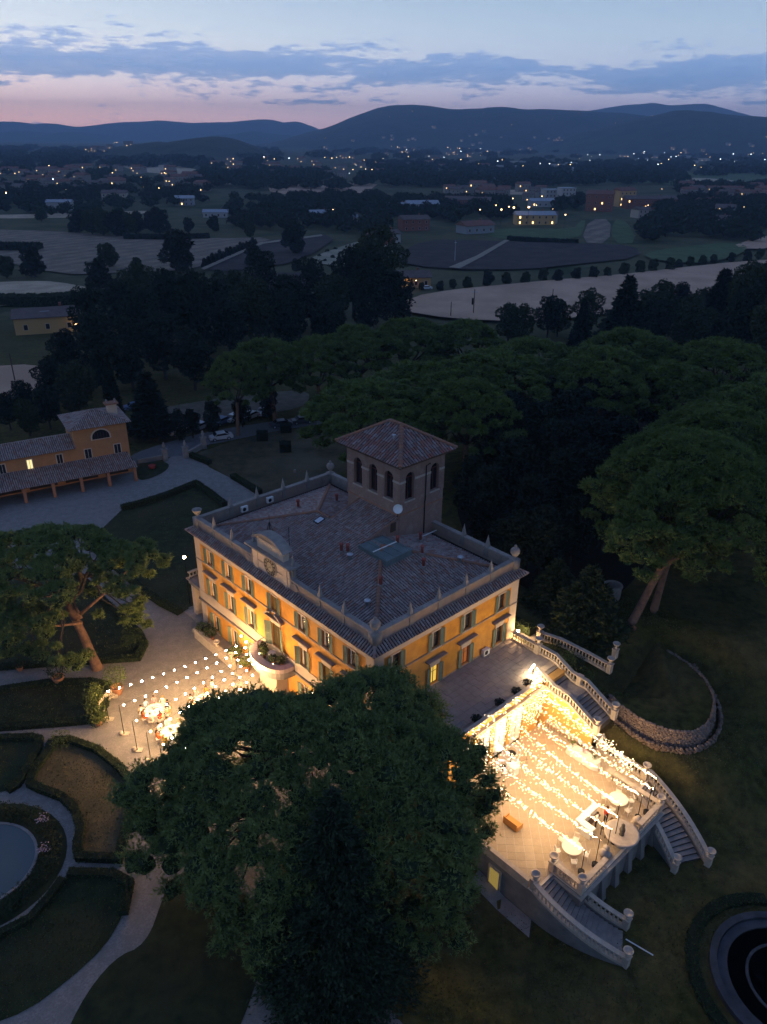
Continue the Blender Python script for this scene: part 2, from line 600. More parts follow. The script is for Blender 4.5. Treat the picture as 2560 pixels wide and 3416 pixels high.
def terrain_mat():
    m = bpy.data.materials.new('grass_ground')
    m.use_nodes = True
    t = m.node_tree
    b = t.nodes['Principled BSDF']
    b.inputs['Roughness'].default_value = 0.97
    b.inputs['Specular IOR Level'].default_value = 0.05
    tcn = N(t, 'ShaderNodeTexCoord')

    def nz(s, d):
        n = N(t, 'ShaderNodeTexNoise')
        n.inputs['Scale'].default_value = s
        n.inputs['Detail'].default_value = d
        n.inputs['Roughness'].default_value = 0.65
        t.links.new(tcn.outputs['Object'], n.inputs['Vector'])
        return n.outputs[0]
    c1 = ramp(t, nz(1.1, 9), [(0.36, (0.014, 0.018, 0.006, 1)), (0.66, (0.125, 0.115, 0.032, 1))])
    c2 = ramp(t, nz(0.13, 6), [(0.40, (0.042, 0.046, 0.013, 1)), (0.68, (0.16, 0.11, 0.045, 1))])
    c = mixc(t, 0.5, c1, c2)
    # farmland far out: broad patches
    c3 = ramp(t, nz(0.011, 5), [(0.36, (0.035, 0.048, 0.022, 1)), (0.5, (0.10, 0.095, 0.05, 1)), (0.62, (0.048, 0.058, 0.028, 1)), (0.70, (0.21, 0.165, 0.10, 1))])
    sp = N(t, 'ShaderNodeSeparateXYZ')
    t.links.new(tcn.outputs['Object'], sp.inputs[0])
    far = mth(t, 'DIVIDE', mth(t, 'SUBTRACT', sp.outputs[1], 150.0), 90.0, clamp=True)
    t.links.new(mixc(t, far, c, c3), b.inputs['Base Color'])
    bn = N(t, 'ShaderNodeBump')
    bn.inputs['Strength'].default_value = 0.7
    bn.inputs['Distance'].default_value = 0.12
    t.links.new(nz(6.0, 6), bn.inputs['Height'])
    t.links.new(bn.outputs[0], b.inputs['Normal'])
    return m


TERRAIN = terrain_mat()


def make_terrain():
    radii = [0.0]
    while radii[-1] < 105:
        radii.append(radii[-1] + 1.4)
    while radii[-1] < 16000:
        radii.append(radii[-1] * 1.07)
    seg = 200
    V, F = [G(0, 60)], []
    for r in radii[1:]:
        for k in range(seg):
            a = 2 * PI * k / seg
            V.append(G(r * math.sin(a), 60 + r * math.cos(a)))
    for k in range(seg):
        F.append((0, 1 + (k + 1) % seg, 1 + k))
    for i in range(len(radii) - 2):
        o = 1 + i * seg
        for k in range(seg):
            k2 = (k + 1) % seg
            F.append((o + k, o + k2, o + seg + k2, o + seg + k))
    b = MB()
    b.add(V, F)
    o = b.build('ground', TERRAIN, smooth=True)
    tag(o, 'dark grassy ground spreading from the garden to the valley floor', None, None, 'structure')


make_terrain()


def smooth_poly(pts, n=3, closed=True):
    """Chaikin corner cutting"""
    pts = [Vector((p[0], p[1])) for p in pts]
    for _ in range(n):
        out = []
        m = len(pts)
        for i in range(m if closed else m - 1):
            a, b = pts[i], pts[(i + 1) % m]
            out += [a.lerp(b, 0.25), a.lerp(b, 0.75)]
        if not closed:
            out = [pts[0]] + out + [pts[-1]]
        pts = out
    return [(p.x, p.y) for p in pts]


def sheet(name, poly, dz, material, label=None, kind='structure', drape=False):
    """flat ground sheet with its own thickness of edge"""
    bm = bmesh.new()
    vs = [bm.verts.new((p[0], p[1], (gz(p[0], p[1]) if drape else 0) + dz)) for p in poly]
    f = bm.faces.new(vs)
    r = bmesh.ops.triangulate(bm, faces=[f])
    if drape:
        for _ in range(3):
            bmesh.ops.subdivide_edges(bm, edges=[e for e in bm.edges if e.calc_length() > 2.5], cuts=1, use_grid_fill=True)
        for v in bm.verts:
            v.co.z = gz(v.co.x, v.co.y) + dz
        bmesh.ops.triangulate(bm, faces=bm.faces[:])
    bmesh.ops.recalc_face_normals(bm, faces=bm.faces[:])
    me = bpy.data.meshes.new(name)
    bm.to_mesh(me)
    bm.free()
    me.materials.append(material)
    o = put(name, me)
    return tag(o, label, None, None, kind)


# gravel of the courtyard and drives; lawns and beds lie on it
gl = [(-78.72, 100.30, 0.00), (-59.71, 107.10, 0.00), (-52.24, 111.90, 0.00), (-42.82, 115.82, 0.00), (-37.50, 119.19, 0.00), (-36.23, 125.44, 0.00), (-33.95, 124.78, -0.00), (-29.24, 117.45, 0.00), (-19.76, 108.07, 0.00), (-14.32, 101.78, 0.00)]
gl = [(p[0], p[1]) for p in gl] + [(VW(9, 29.4).x, VW(9, 29.4).y), (VW(-0.2, 14).x, VW(-0.2, 14).y), (VW(-1.5, -1).x, VW(-1.5, -1).y), (VW(-13.2, -2).x, VW(-13.2, -2).y), (VW(-13.5, -22).x, VW(-13.5, -22).y), (-30, 22), (-60, 40)]
sheet('gravel_courtyard', gl, 0.03, GRAVEL, 'pale gravel courtyard and drives in front of the villa')
# asphalt road from the gate along the car park
rd = smooth_poly([(-44.61, 122.19, 0.00), (-39.81, 128.57, 0.00), (-32.63, 135.15, 0.00), (-22.38, 140.48, 0.00), (-8.76, 147.79, 0.00), (-8.41, 141.37, 0.00), (-20.40, 135.51, 0.00), (-28.54, 129.71, 0.00), (-33.01, 127.15, 0.00), (-33.96, 122.48, 0.00), (-36.77, 122.40, 0.00), (-40.42, 119.36, 0.00), (-42.74, 117.88, 0.00)], 2)
sheet('road', rd, 0.035, ASPHALT, 'grey road curving from the gate past the parked cars')
pk = smooth_poly([(-46.68, 130.86, 0.00), (-42.13, 136.21, 0.00), (-33.67, 140.14, 0.00), (-23.06, 145.31, 0.00), (-15.65, 150.70, 0.00), (-16.81, 163.19, 0.00), (-36.63, 154.37, 0.00), (-49.49, 145.50, 0.00)], 2)
sheet('car_park', pk, 0.02, mat('dusty_earth', (0.16, 0.13, 0.095), 0.95, (0.09, 0.08, 0.055), 0.5, 7), 'bare earth parking ground under the trees')


# ------------------------------------------------------------------ foliage tools
def rnd_unit(n, rng):
    v = rng.normal(size=(n, 3))
    return v / np.linalg.norm(v, axis=1)[:, None]


def blades(P, D, L, W, rng):
    """one thin triangle for each point: base at P, pointing along D"""
    n = len(P)
    s = np.cross(D, rnd_unit(n, rng))
    s /= np.linalg.norm(s, axis=1)[:, None] + 1e-9
    s *= (W if np.ndim(W) == 0 else W[:, None])
    T = P + D * (L if np.ndim(L) == 0 else L[:, None])
    V = np.stack([P - s, P + s, T], axis=1).reshape(-1, 3)
    F = np.arange(3 * n).reshape(-1, 3)
    return V, F


def leaves(P, S, rng):
    """randomly turned leaf-shaped triangles"""
    n = len(P)
    a = rnd_unit(n, rng)
    b = np.cross(a, rnd_unit(n, rng))
    b /= np.linalg.norm(b, axis=1)[:, None] + 1e-9
    S = S if np.ndim(S) else np.full(n, S)
    V = np.stack([P - a * S[:, None] * 0.6, P + b * S[:, None] * 0.5, P + a * S[:, None] * 0.8 - b * S[:, None] * 0.25], axis=1).reshape(-1, 3)
    return V, np.arange(3 * n).reshape(-1, 3)


CLUMP, SEP = 0.36, 0.86


def dome_clumps(R, h, n, rng, lobes=5, sink=0.25, gaps=(), ey=1.0):
    """clump centres over an uneven umbrella dome; returns centres, radii"""
    C, r_ = [], []
    tries = 0
    ph = rng.uniform(0, 2 * PI, lobes)
    am = rng.uniform(0.05, 0.13, lobes)
    while len(C) < n:
        a = rng.uniform(0, 2 * PI)
        q = math.sqrt(rng.uniform(0, 1))
        edge = 1 + sum(am[i] * math.sin((i + 2) * a + ph[i]) for i in range(lobes))
        r = q * R * edge
        z = h * (1 - q ** 2.1) + h * 0.16 * noise.noise(Vector((r * math.cos(a) / R * 2.2, r * math.sin(a) / R * 2.2, ph[0])))
        if q > 0.8 and rng.uniform() < 0.5:
            z -= rng.uniform(0, sink) * h * 1.6
        c = np.array([r * math.cos(a), r * math.sin(a) * ey, z])
        if any((c[0] - g[0]) ** 2 + (c[1] - g[1]) ** 2 < g[2] ** 2 for g in gaps) and rng.uniform() < 0.9:
            continue
        rad = CLUMP * R ** 0.5 * rng.uniform(0.55, 1.25)
        tries += 1
        if tries < 40 * n and any(np.sum((c - d) ** 2) < (SEP * rad) ** 2 for d in C):
            continue
        C.append(c)
        r_.append(rad)
    return np.array(C), np.array(r_)


MIDX = {}


def pine_crown(R, h, n_cl, tufts, k, L, W, seed, sink=0.25, gaps=(), ey=1.0):
    rng = np.random.default_rng(seed)
    C, rad = dome_clumps(R, h, n_cl, rng, sink=sink, gaps=gaps, ey=ey)
    PV, PF, off = [], [], 0
    for c, r in zip(C, rad):
        d = rnd_unit(tufts, rng)
        d[:, 2] = np.where(d[:, 2] < -0.25, -d[:, 2], d[:, 2])
        lump = np.array([noise.noise(Vector(q) * 1.7 + Vector(c)) for q in d])
        rr = r * (0.80 + 0.62 * lump) * rng.uniform(0.72, 1.18, tufts)
        P = c + d * rr[:, None] * np.array([1, 1, 0.72])
        P = np.repeat(P, k, axis=0)
        D = np.repeat(d, k, axis=0) * 0.9 + rng.normal(scale=0.55, size=(tufts * k, 3)) + np.array([0, 0, 0.25])
        D /= np.linalg.norm(D, axis=1)[:, None]
        V, F = blades(P, D, L * rng.uniform(0.6, 1.25, tufts * k), W, rng)
        PV.append(V)
        PF.append(F + off)
        off += len(V)
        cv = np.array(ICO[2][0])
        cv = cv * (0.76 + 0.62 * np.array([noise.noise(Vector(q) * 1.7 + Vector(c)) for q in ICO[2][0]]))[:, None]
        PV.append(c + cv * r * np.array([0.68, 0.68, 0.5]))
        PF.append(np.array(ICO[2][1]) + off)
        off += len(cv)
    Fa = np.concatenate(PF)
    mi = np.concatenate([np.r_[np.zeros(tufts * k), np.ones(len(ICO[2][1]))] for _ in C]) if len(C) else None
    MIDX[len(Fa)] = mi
    return np.concatenate(PV), Fa, C


def limb(b, p0, p1, r0, r1, sag=0.15, seg=5, rng=random):
    p0, p1 = Vector(p0), Vector(p1)
    m = p0.lerp(p1, 0.45)
    off = Vector((rng.uniform(-1, 1), rng.uniform(-1, 1), -0.4)) * (p1 - p0).length * sag
    pts = [p0, p0.lerp(m + off, 0.6), m + off, (m + off * 0.6).lerp(p1, 0.55), p1]
    rs = [r0 + (r1 - r0) * t for t in (0, 0.3, 0.5, 0.75, 1)]
    b.tube(pts, rs, seg)


def pine_wood(H, lean, C, r0, n_limbs, seed, fork=0.62):
    """trunk with leaning axis and limbs that reach up into the clumps; crown centre sits at (lean.x, lean.y, H)"""
    rnd = random.Random(seed)
    b = MB()
    top = Vector((lean[0] * 0.72, lean[1] * 0.72, H * fork))
    mid = Vector((lean[0] * 0.30, lean[1] * 0.30, H * fork * 0.5))
    b.tube([(0, 0, -0.4), (0, 0, 0.25), mid.lerp(Vector((0, 0, 0)), 0.55), mid, mid.lerp(top, 0.55), top], [r0 * 1.6, r0 * 1.15, r0, r0 * 0.92, r0 * 0.85, r0 * 0.8], 9)
    br = MB()
    idx = list(range(len(C)))
    rnd.shuffle(idx)
    mains = []
    for i in range(5):
        a = 2 * PI * i / 5 + rnd.uniform(-0.4, 0.4)
        reach = max(abs(C[:, 0]).max(), abs(C[:, 1]).max()) * 0.42
        e = Vector((lean[0] + math.cos(a) * reach, lean[1] + math.sin(a) * reach, H - 0.3 + rnd.uniform(-0.4, 0.5)))
        limb(br, top, e, r0 * 0.55, r0 * 0.25, 0.10, 6, rnd)
        mains.append(e)
    for i in idx[:n_limbs]:
        c = Vector(C[i]) + Vector((lean[0], lean[1], H))
        s = min(mains, key=lambda q: (q - c).length)
        limb(br, s.lerp(top, rnd.uniform(0, 0.4)), c - Vector((0, 0, 0.2)), r0 * 0.22, r0 * 0.06, 0.10, 4, rnd)
    return b, br


def pine_proto(name, R, h, H, lean, n_cl, tufts, k, L, W, seed, r0, limbs, needles, label, group=None, sink=0.25, gaps=(), ey=1.0):
    root = empty(name, (0, 0, 0), 0, label, 'tree', group)
    V, F, C = pine_crown(R, h, n_cl, tufts, k, L, W, seed, sink, gaps, ey)
    V = V + np.array([lean[0], lean[1], H])
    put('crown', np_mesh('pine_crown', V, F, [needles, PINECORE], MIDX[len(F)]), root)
    b, br = pine_wood(H, lean, C, r0, limbs, seed)
    b.build('trunk', BARK, root, smooth=True)
    br.build('branch', BARKDARK, root, smooth=True)
    return root


def leafy_proto(name, lobes, leaf, per, trunk_h, r0, seed, material, label, group=None, cat='tree'):
    """broad-leaved tree: lobes = [(x,y,z,rx,rz)]"""
    rng = np.random.default_rng(seed)
    root = empty(name, (0, 0, 0), 0, label, cat, group)
    PV, PF, off = [], [], 0
    for (x, y, z, rx, rz) in lobes:
        n = int(per * rx * rx)
        d = rnd_unit(n, rng)
        lump = np.array([noise.noise(Vector(q) * 1.9 + Vector((x, y, z))) for q in d])
        rr = (0.80 + 0.32 * lump) * rng.uniform(0.72, 1.0, n) ** 0.5
        P = np.array([x, y, z]) + d * rr[:, None] * np.array([rx, rx, rz])
        V, F = leaves(P, leaf * rng.uniform(0.6, 1.3, n), rng)
        PV.append(V)
        PF.append(F + off)
        off += len(V)
    put('crown', np_mesh('leaf_crown', np.concatenate(PV), np.concatenate(PF), material), root)
    if trunk_h:
        b = MB()
        b.tube([(0, 0, -0.4), (0, 0, 0.4), (0.1, 0.05, trunk_h * 0.6), (0, 0, trunk_h)], [r0 * 1.4, r0, r0 * 0.85, r0 * 0.6], 7)
        for (x, y, z, rx, rz) in lobes[:7]:
            limb(b, (0, 0, trunk_h * 0.85), (x * 0.8, y * 0.8, z), r0 * 0.5, r0 * 0.12, 0.06, 5, random.Random(seed))
        b.build('trunk', BARKDARK, root, smooth=True)
    return root


def rand_lobes(n, R, z0, z1, rx, seed, squash=0.85):
    rnd = random.Random(seed)
    out = []
    for i in range(n):
        t = (i + 0.5) / n
        z = z0 + (z1 - z0) * t
        prof = math.sin(PI * (0.18 + 0.74 * t)) ** 0.8
        a = i * 2.399 + rnd.uniform(-0.4, 0.4)
        r = R * prof * rnd.uniform(0.25, 0.72)
        q = rx * rnd.uniform(0.75, 1.2)
        out.append((r * math.cos(a), r * math.sin(a), z, q, q * squash))
    return out


def cone_proto(name, H, R, layers, leaf, per, seed, material, label, droop=0.25, group=None):
    """conifer with tiers of drooping boughs"""
    rng = np.random.default_rng(seed)
    root = empty(name, (0, 0, 0), 0, label, 'tree', group)
    P, D = [], []
    for i in range(layers):
        t = i / layers
        z = H * (0.10 + 0.88 * t)
        rad = R * (1 - t) ** 0.85 + 0.15
        nb = max(5, int(11 * (1 - t) + 4))
        for j in range(nb):
            a = 2 * PI * (j + rng.uniform(-0.3, 0.3)) / nb + i * 0.7
            rl = rad * rng.uniform(0.7, 1.12)
            n = int(per * rl) + 4
            q = rng.uniform(0.1, 1, n) ** 0.7
            x = np.cos(a) * q * rl + rng.normal(scale=0.12 * rl + 0.05, size=n) * 0.6
            y = np.sin(a) * q * rl + rng.normal(scale=0.12 * rl + 0.05, size=n) * 0.6
            zz = z - droop * q * rl + rng.normal(scale=0.05 * H / layers * 3, size=n)
            P.append(np.stack([x, y, zz], 1))
            D.append(np.stack([np.full(n, math.cos(a)), np.full(n, math.sin(a)), np.full(n, 0.15)], 1) + rng.normal(scale=0.5, size=(n, 3)))
    P, D = np.concatenate(P), np.concatenate(D)
    D /= np.linalg.norm(D, axis=1)[:, None]
    V, F = blades(P, D, leaf * rng.uniform(0.6, 1.3, len(P)), leaf * 0.28, rng)
    put('crown', np_mesh('conifer_crown', V, F, material), root)
    b = MB()
    b.tube([(0, 0, -0.4), (0, 0, H * 0.5), (0, 0, H * 0.98)], [R * 0.07, R * 0.05, 0.03], 6)
    b.build('trunk', BARKDARK, root, smooth=True)
    return root


def hedge(path, w, h, label, dens=95, leaf=0.11, mat_leaf=None, closed=False, z=None, round_top=False, name='hedge'):
    """clipped hedge: leaf-sized faces all over a trimmed box"""
    rng = np.random.default_rng(int(abs(path[0][0] * 77 + path[0][1] * 31)) + 5)
    pts = [Vector((p[0], p[1], (gz(p[0], p[1]) if z is None else z))) for p in path]
    if closed:
        pts.append(pts[0])
    c = pts[0].copy()
    root = empty(name, c, 0, label, 'hedge')
    P = []
    for a, b in zip(pts, pts[1:]):
        L = (b - a).length
        if L < 1e-3:
            continue
        t = (b - a) / L
        s = Vector((-t.y, t.x, 0)).normalized()
        n = int(dens * L * (w + 2 * h)) + 2
        u = rng.uniform(-0.05, L + 0.05, n)
        q = rng.uniform(0, w + 2 * h, n)
        side = np.where(q < h, -w / 2, np.where(q > h + w, w / 2, q - h - w / 2))
        zz = np.where(q < h, q, np.where(q > h + w, 2 * h + w - q, h))
        jit = 0.5 + 0.5 * np.sin(u * 2.1 + c.x) * np.sin(u * 0.83)
        side = side * (0.93 + 0.10 * jit) + rng.normal(scale=0.03, size=n)
        zz = zz * (0.95 + 0.09 * jit) + rng.normal(scale=0.03, size=n)
        P.append(np.stack([a.x - c.x + t.x * u + s.x * side, a.y - c.y + t.y * u + s.y * side, a.z - c.z + t.z * u + np.maximum(zz, 0.02)], 1))
    P = np.concatenate(P)
    V, F = leaves(P, leaf * rng.uniform(0.6, 1.3, len(P)), rng)
    put('foliage', np_mesh('hedge_leaves', V, F, mat_leaf or HEDGE), root)
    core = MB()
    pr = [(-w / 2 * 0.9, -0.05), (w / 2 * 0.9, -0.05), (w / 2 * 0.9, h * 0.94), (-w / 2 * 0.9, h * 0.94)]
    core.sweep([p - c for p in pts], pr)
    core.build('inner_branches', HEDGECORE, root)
    return root


# ------------------------------------------------------------------ tiled slopes
def tile_slope(b, O, U, Vv, poly, pitch=0.30, tl=0.42, r=0.105, rng=None, bed=True):
    """rows of half-round cover tiles on the plane O + u*U + v*Vv, cut to poly [(u,v)]"""
    rng = rng or random.Random(3)
    O, U, Vv = Vector(O), Vector(U).normalized(), Vector(Vv).normalized()
    Nn = U.cross(Vv).normalized()
    if Nn.z < 0:
        Nn = -Nn
    if bed:
        b.mi = 1
        b.add([O + U * u + Vv * v for u, v in poly], [tuple(range(len(poly)))])
        b.mi = 0
    us = [p[0] for p in poly]
    u = min(us) + pitch * 0.5 + 0.0037
    S = 5
    prof = [(math.cos(PI * k / (S - 1)), math.sin(PI * k / (S - 1))) for k in range(S)]
    while u < max(us):
        hits = []
        n = len(poly)
        for i in range(n):
            (u0, v0), (u1, v1) = poly[i], poly[(i + 1) % n]
            if (u0 - u) * (u1 - u) < 0:
                hits.append(v0 + (v1 - v0) * (u - u0) / (u1 - u0))
        hits.sort()
        for lo, hi_ in zip(hits[::2], hits[1::2]):
            v = lo - 0.03 * rng.random()
            while v < hi_ - 0.06:
                e = min(v + tl * 1.12, hi_ + 0.03)
                du = rng.uniform(-0.012, 0.012)
                lift = rng.uniform(0.0, 0.018)
                vs = []
                for (vv, rr, up) in ((v, r * 1.06, 0.030 + lift), (e, r * 0.88, 0.004 + lift)):
                    c = O + U * (u + du) + Vv * vv + Nn * up
                    for (cx_, sy_) in prof:
                        vs.append(c + U * (cx_ * rr) + Nn * (sy_ * rr * 0.95))
                fs = [(k, k + 1, S + k + 1, S + k) for k in range(S - 1)] + [tuple(range(S - 1, -1, -1))]
                b.add(vs, fs)
                v += tl
        u += pitch


def ridge_line(b, p0, p1, r=0.19, tl=0.42, rng=None):
    rng = rng or random.Random(5)
    p0, p1 = Vector(p0), Vector(p1)
    L = (p1 - p0).length
    t = (p1 - p0) / L
    s = t.cross(Vector((0, 0, 1))).normalized()
    n = s.cross(t).normalized()
    k = max(1, int(L / tl))
    S = 6
    for i in range(k):
        a = p0 + t * (L * i / k)
        e = p0 + t * (L * (i + 1.12) / k)
        vs = []
        for c, rr, up in ((a, r * 1.08, 0.02), (e, r * 0.92, 0.0)):
            for j in range(S):
                q = PI * j / (S - 1)
                vs.append(c + s * (math.cos(q) * rr) + n * (math.sin(q) * rr * 0.8 + up + rng.uniform(0, 0.008)))
        b.add(vs, [(j, j + 1, S + j + 1, S + j) for j in range(S - 1)] + [tuple(range(S))])


# ------------------------------------------------------------------ villa
villa = empty('villa', VO, VA, 'three-storey ochre villa with tiled roof, brick tower and stone parapet', 'villa')
FAC = {'front': ((0, A), -PI / 2, A), 'side': ((0, 0), 0.0, B), 'east': ((B, 0), PI / 2, A), 'west': ((B, A), PI, B)}


def wall_holes(w, z0, z1, holes, depth=0.32):
    """wall face in (X, Z) at Y=0 (outside towards -Y) with openings and their reveals"""
    b = MB()
    xs = sorted({0.0, w} | {h[0] for h in holes} | {h[1] for h in holes})
    zs = sorted({z0, z1} | {h[2] for h in holes} | {h[3] for h in holes})
    for i in range(len(xs) - 1):
        for j in range(len(zs) - 1):
            cx_, cz = (xs[i] + xs[i + 1]) / 2, (zs[j] + zs[j + 1]) / 2
            if any(h[0] < cx_ < h[1] and h[2] < cz < h[3] for h in holes):
                continue
            b.add([(xs[i], 0, zs[j]), (xs[i + 1], 0, zs[j]), (xs[i + 1], 0, zs[j + 1]), (xs[i], 0, zs[j + 1])], [(0, 1, 2, 3)])
    for (a, c, d, e) in holes:
        for (p, q) in (((a, d), (c, d)), ((c, d), (c, e)), ((c, e), (a, e)), ((a, e), (a, d))):
            b.add([(p[0], 0, p[1]), (q[0], 0, q[1]), (q[0], depth, q[1]), (p[0], depth, p[1])], [(0, 1, 2, 3)])
    return b


def face_loc(fac, X, out=0.0):
    (ox, oy), rot, w = FAC[fac]
    c, s = math.cos(rot), math.sin(rot)
    return (ox + c * X + s * out, oy + s * X - c * out, 0.0), rot


_wcache = {}


def shutter_mesh(w, h):
    k = ('sh', round(w, 2), round(h, 2))
    if k not in _wcache:
        b = MB()
        t = 0.045
        b.box(0, -t, 0, 0.06, 0, h).box(w - 0.06, -t, 0, w, 0, h).box(0.06, -t, 0, w - 0.06, 0, 0.08)
        b.box(0.06, -t, h - 0.08, w - 0.06, 0, h).box(0.06, -t, h * 0.48, w - 0.06, 0, h * 0.48 + 0.07)
        n = int(h / 0.085)
        for i in range(1, n):
            z = h * i / n
            b.add([(0.06, -0.040, z), (w - 0.06, -0.040, z), (w - 0.06, -0.008, z + 0.062), (0.06, -0.008, z + 0.062)], [(0, 1, 2, 3)])
        _wcache[k] = b.mesh('shutter', SHUTTER)
    return _wcache[k]


LIT_YELLOW = glow('lit_yellow_curtain', (1.0, 0.62, 0.10), 0.75)
LIT_RED = glow('lit_red_room', (1.0, 0.30, 0.08), 0.28)
LIT_DIM = glow('lit_dim_room', (1.0, 0.50, 0.12), 0.16)
LIT_WHITE = glow('lit_pale_room', (1.0, 0.80, 0.38), 1.0)


def window(fac, X, z0, z1, w=1.05, lit=None, hood=False, door=False, broken=False, shut=True, swing=(0.10, 0.10), parent=None):
    (lx, ly, lz), rot = face_loc(fac, X)
    h = z1 - z0
    P = parent or villa
    fr = MB()
    for (a, b_, c, d) in ((-w / 2 - 0.13, -w / 2, -0.02, h), (w / 2, w / 2 + 0.13, -0.02, h)):
        fr.box(a, -0.05, c, b_, 0.02, d)
    fr.box(-w / 2 - 0.13, -0.055, h, w / 2 + 0.13, 0.02, h + 0.14)
    if not door:
        fr.box(-w / 2 - 0.2, -0.14, -0.13, w / 2 + 0.2, 0.02, -0.02)
    win = fr.build('door' if door else 'window', TRIM, P, loc=(lx, ly, z0), rz=rot)
    sash = MB()
    sash.box(-w / 2, 0.16, 0, -w / 2 + 0.06, 0.21, h).box(w / 2 - 0.06, 0.16, 0, w / 2, 0.21, h).box(-0.04, 0.16, 0, 0.04, 0.21, h)
    sash.box(-w / 2 + 0.06, 0.16, h - 0.06, w / 2 - 0.06, 0.21, h).box(-w / 2 + 0.06, 0.16, 0, w / 2 - 0.06, 0.21, 0.06)
    sash.box(-w / 2 + 0.06, 0.165, h * 0.62, w / 2 - 0.06, 0.205, h * 0.62 + 0.04)
    sash.build('sash', WOOD, win)
    b = MB()
    b.add([(-w / 2, 0.19, 0), (w / 2, 0.19, 0), (w / 2, 0.19, h), (-w / 2, 0.19, h)], [(0, 1, 2, 3)])
    b.build('pane', lit if lit else DARKGLASS, win)
    if not lit:
        b = MB()
        n = 7
        vs = []
        for i in range(n + 1):
            vs += [(-w / 2 + 0.07 + i * 0.045, 0.15 - 0.02 * (i % 2), 0.05), (-w / 2 + 0.07 + i * 0.045, 0.15 - 0.02 * (i % 2), h - 0.08)]
        b.add(vs, [(2 * i, 2 * i + 2, 2 * i + 3, 2 * i + 1) for i in range(n)])
        b.build('curtain', CURTAIN, win)
    if shut:
        sw = 0.5 if w < 1.2 else 0.72
        me = shutter_mesh(sw, h + 0.04)
        put('shutter', me, win, (w / 2 + 0.02, -0.06, -0.02), -swing[1])
        put('shutter', me, win, (-w / 2 - 0.02 - sw * math.cos(swing[0]), -0.06 - sw * math.sin(swing[0]), -0.02), swing[0])
    if hood:
        q = MB()
        q.box(-w / 2 - 0.16, -0.075, h + 0.16, w / 2 + 0.16, 0.02, h + 0.70)
        q.build('frieze', TRIM, win)
        q = MB()
        if broken:
            for s in (-1, 1):
                arc = [(s * (0.35 + 1.05 * t), h + 0.92 + 0.55 * math.sin(PI * 0.5 * (1 - t))) for t in [i / 7 for i in range(8)]]
                low = [(x, z - 0.2) for x, z in arc]
                q.extrude_y(arc + low[::-1], -0.42, 0.02)
            q.box(-1.45, -0.36, h + 0.70, 1.45, 0.02, h + 0.80)
        else:
            W2 = w / 2 + 0.72
            cap = [(W2 * math.cos(t) if abs(math.cos(t)) > 0.5 else 0, 0) for t in ()]
            q.box(-W2, -0.42, h + 0.86, W2, 0.02, h + 0.98)
            q.box(-W2 + 0.12, -0.30, h + 0.74, W2 - 0.12, 0.02, h + 0.86)
        q.build('hood', PARAPET, win)
    return win


OPEN = 1.05
front_y = [25.92, 22.33, 18.62, 14.25, 9.88, 6.40, 2.86]
side_x = [2.40, 7.35, 11.55, 16.50]
holes = {k: [] for k in FAC}
spec = []
for i, y in enumerate(front_y):
    X = A - y
    spec.append(('front', X, 9.10, 10.86, OPEN, dict(lit=LIT_DIM if i == 3 else None)))
    if i == 3:
        spec.append(('front', X, 4.92, 7.62, 1.45, dict(lit=LIT_DIM, hood=True, door=True, broken=True, swing=(0.5, 0.35))))
    else:
        spec.append(('front', X, 5.12, 7.10, OPEN, dict(hood=True, lit=LIT_DIM if i == 5 else None, swing=(0.55, 0.2) if i == 4 else (0.1, 0.1))))
    if i != 3:
        spec.append(('front', X, 0.62 if i != 1 else 0.42, 2.76, OPEN, dict(door=(i == 1))))
for i, x in enumerate(side_x):
    spec.append(('side', x, 9.10, 10.86, OPEN, dict()))
    spec.append(('side', x, 5.06, 7.12, OPEN, dict(hood=True, door=True, lit=(None, LIT_YELLOW, LIT_RED, None)[i])))
for i in range(7):
    for z0, z1 in ((9.1, 10.86), (6.0, 7.9)):
        spec.append(('east', 2.4 + i * 4.0, z0, z1, OPEN, dict()))
for i in range(4):
    for z0, z1 in ((9.1, 10.86), (5.12, 7.1), (0.62, 2.76)):
        spec.append(('west', B - side_x[i], z0, z1, OPEN, dict()))
for f, X, z0, z1, w, kw in spec:
    holes[f].append((X - w / 2, X + w / 2, z0, z1))
WALLTOP = 11.72
for f, ((ox, oy), rot, w) in FAC.items():
    wall_holes(w, -1.0, WALLTOP + 0.3, holes[f]).build('wall', OCHRE, villa, loc=(ox, oy, 0), rz=rot)
for f, X, z0, z1, w, kw in spec:
    window(f, X, z0, z1, w, **kw)
# dark rooms behind: inner box so that no light leaks through
MB().box(0.42, 0.42, -0.5, B - 0.42, A - 0.42, 11.9).build('inner_rooms', mat('dark_interior', (0.05, 0.04, 0.035)), villa)
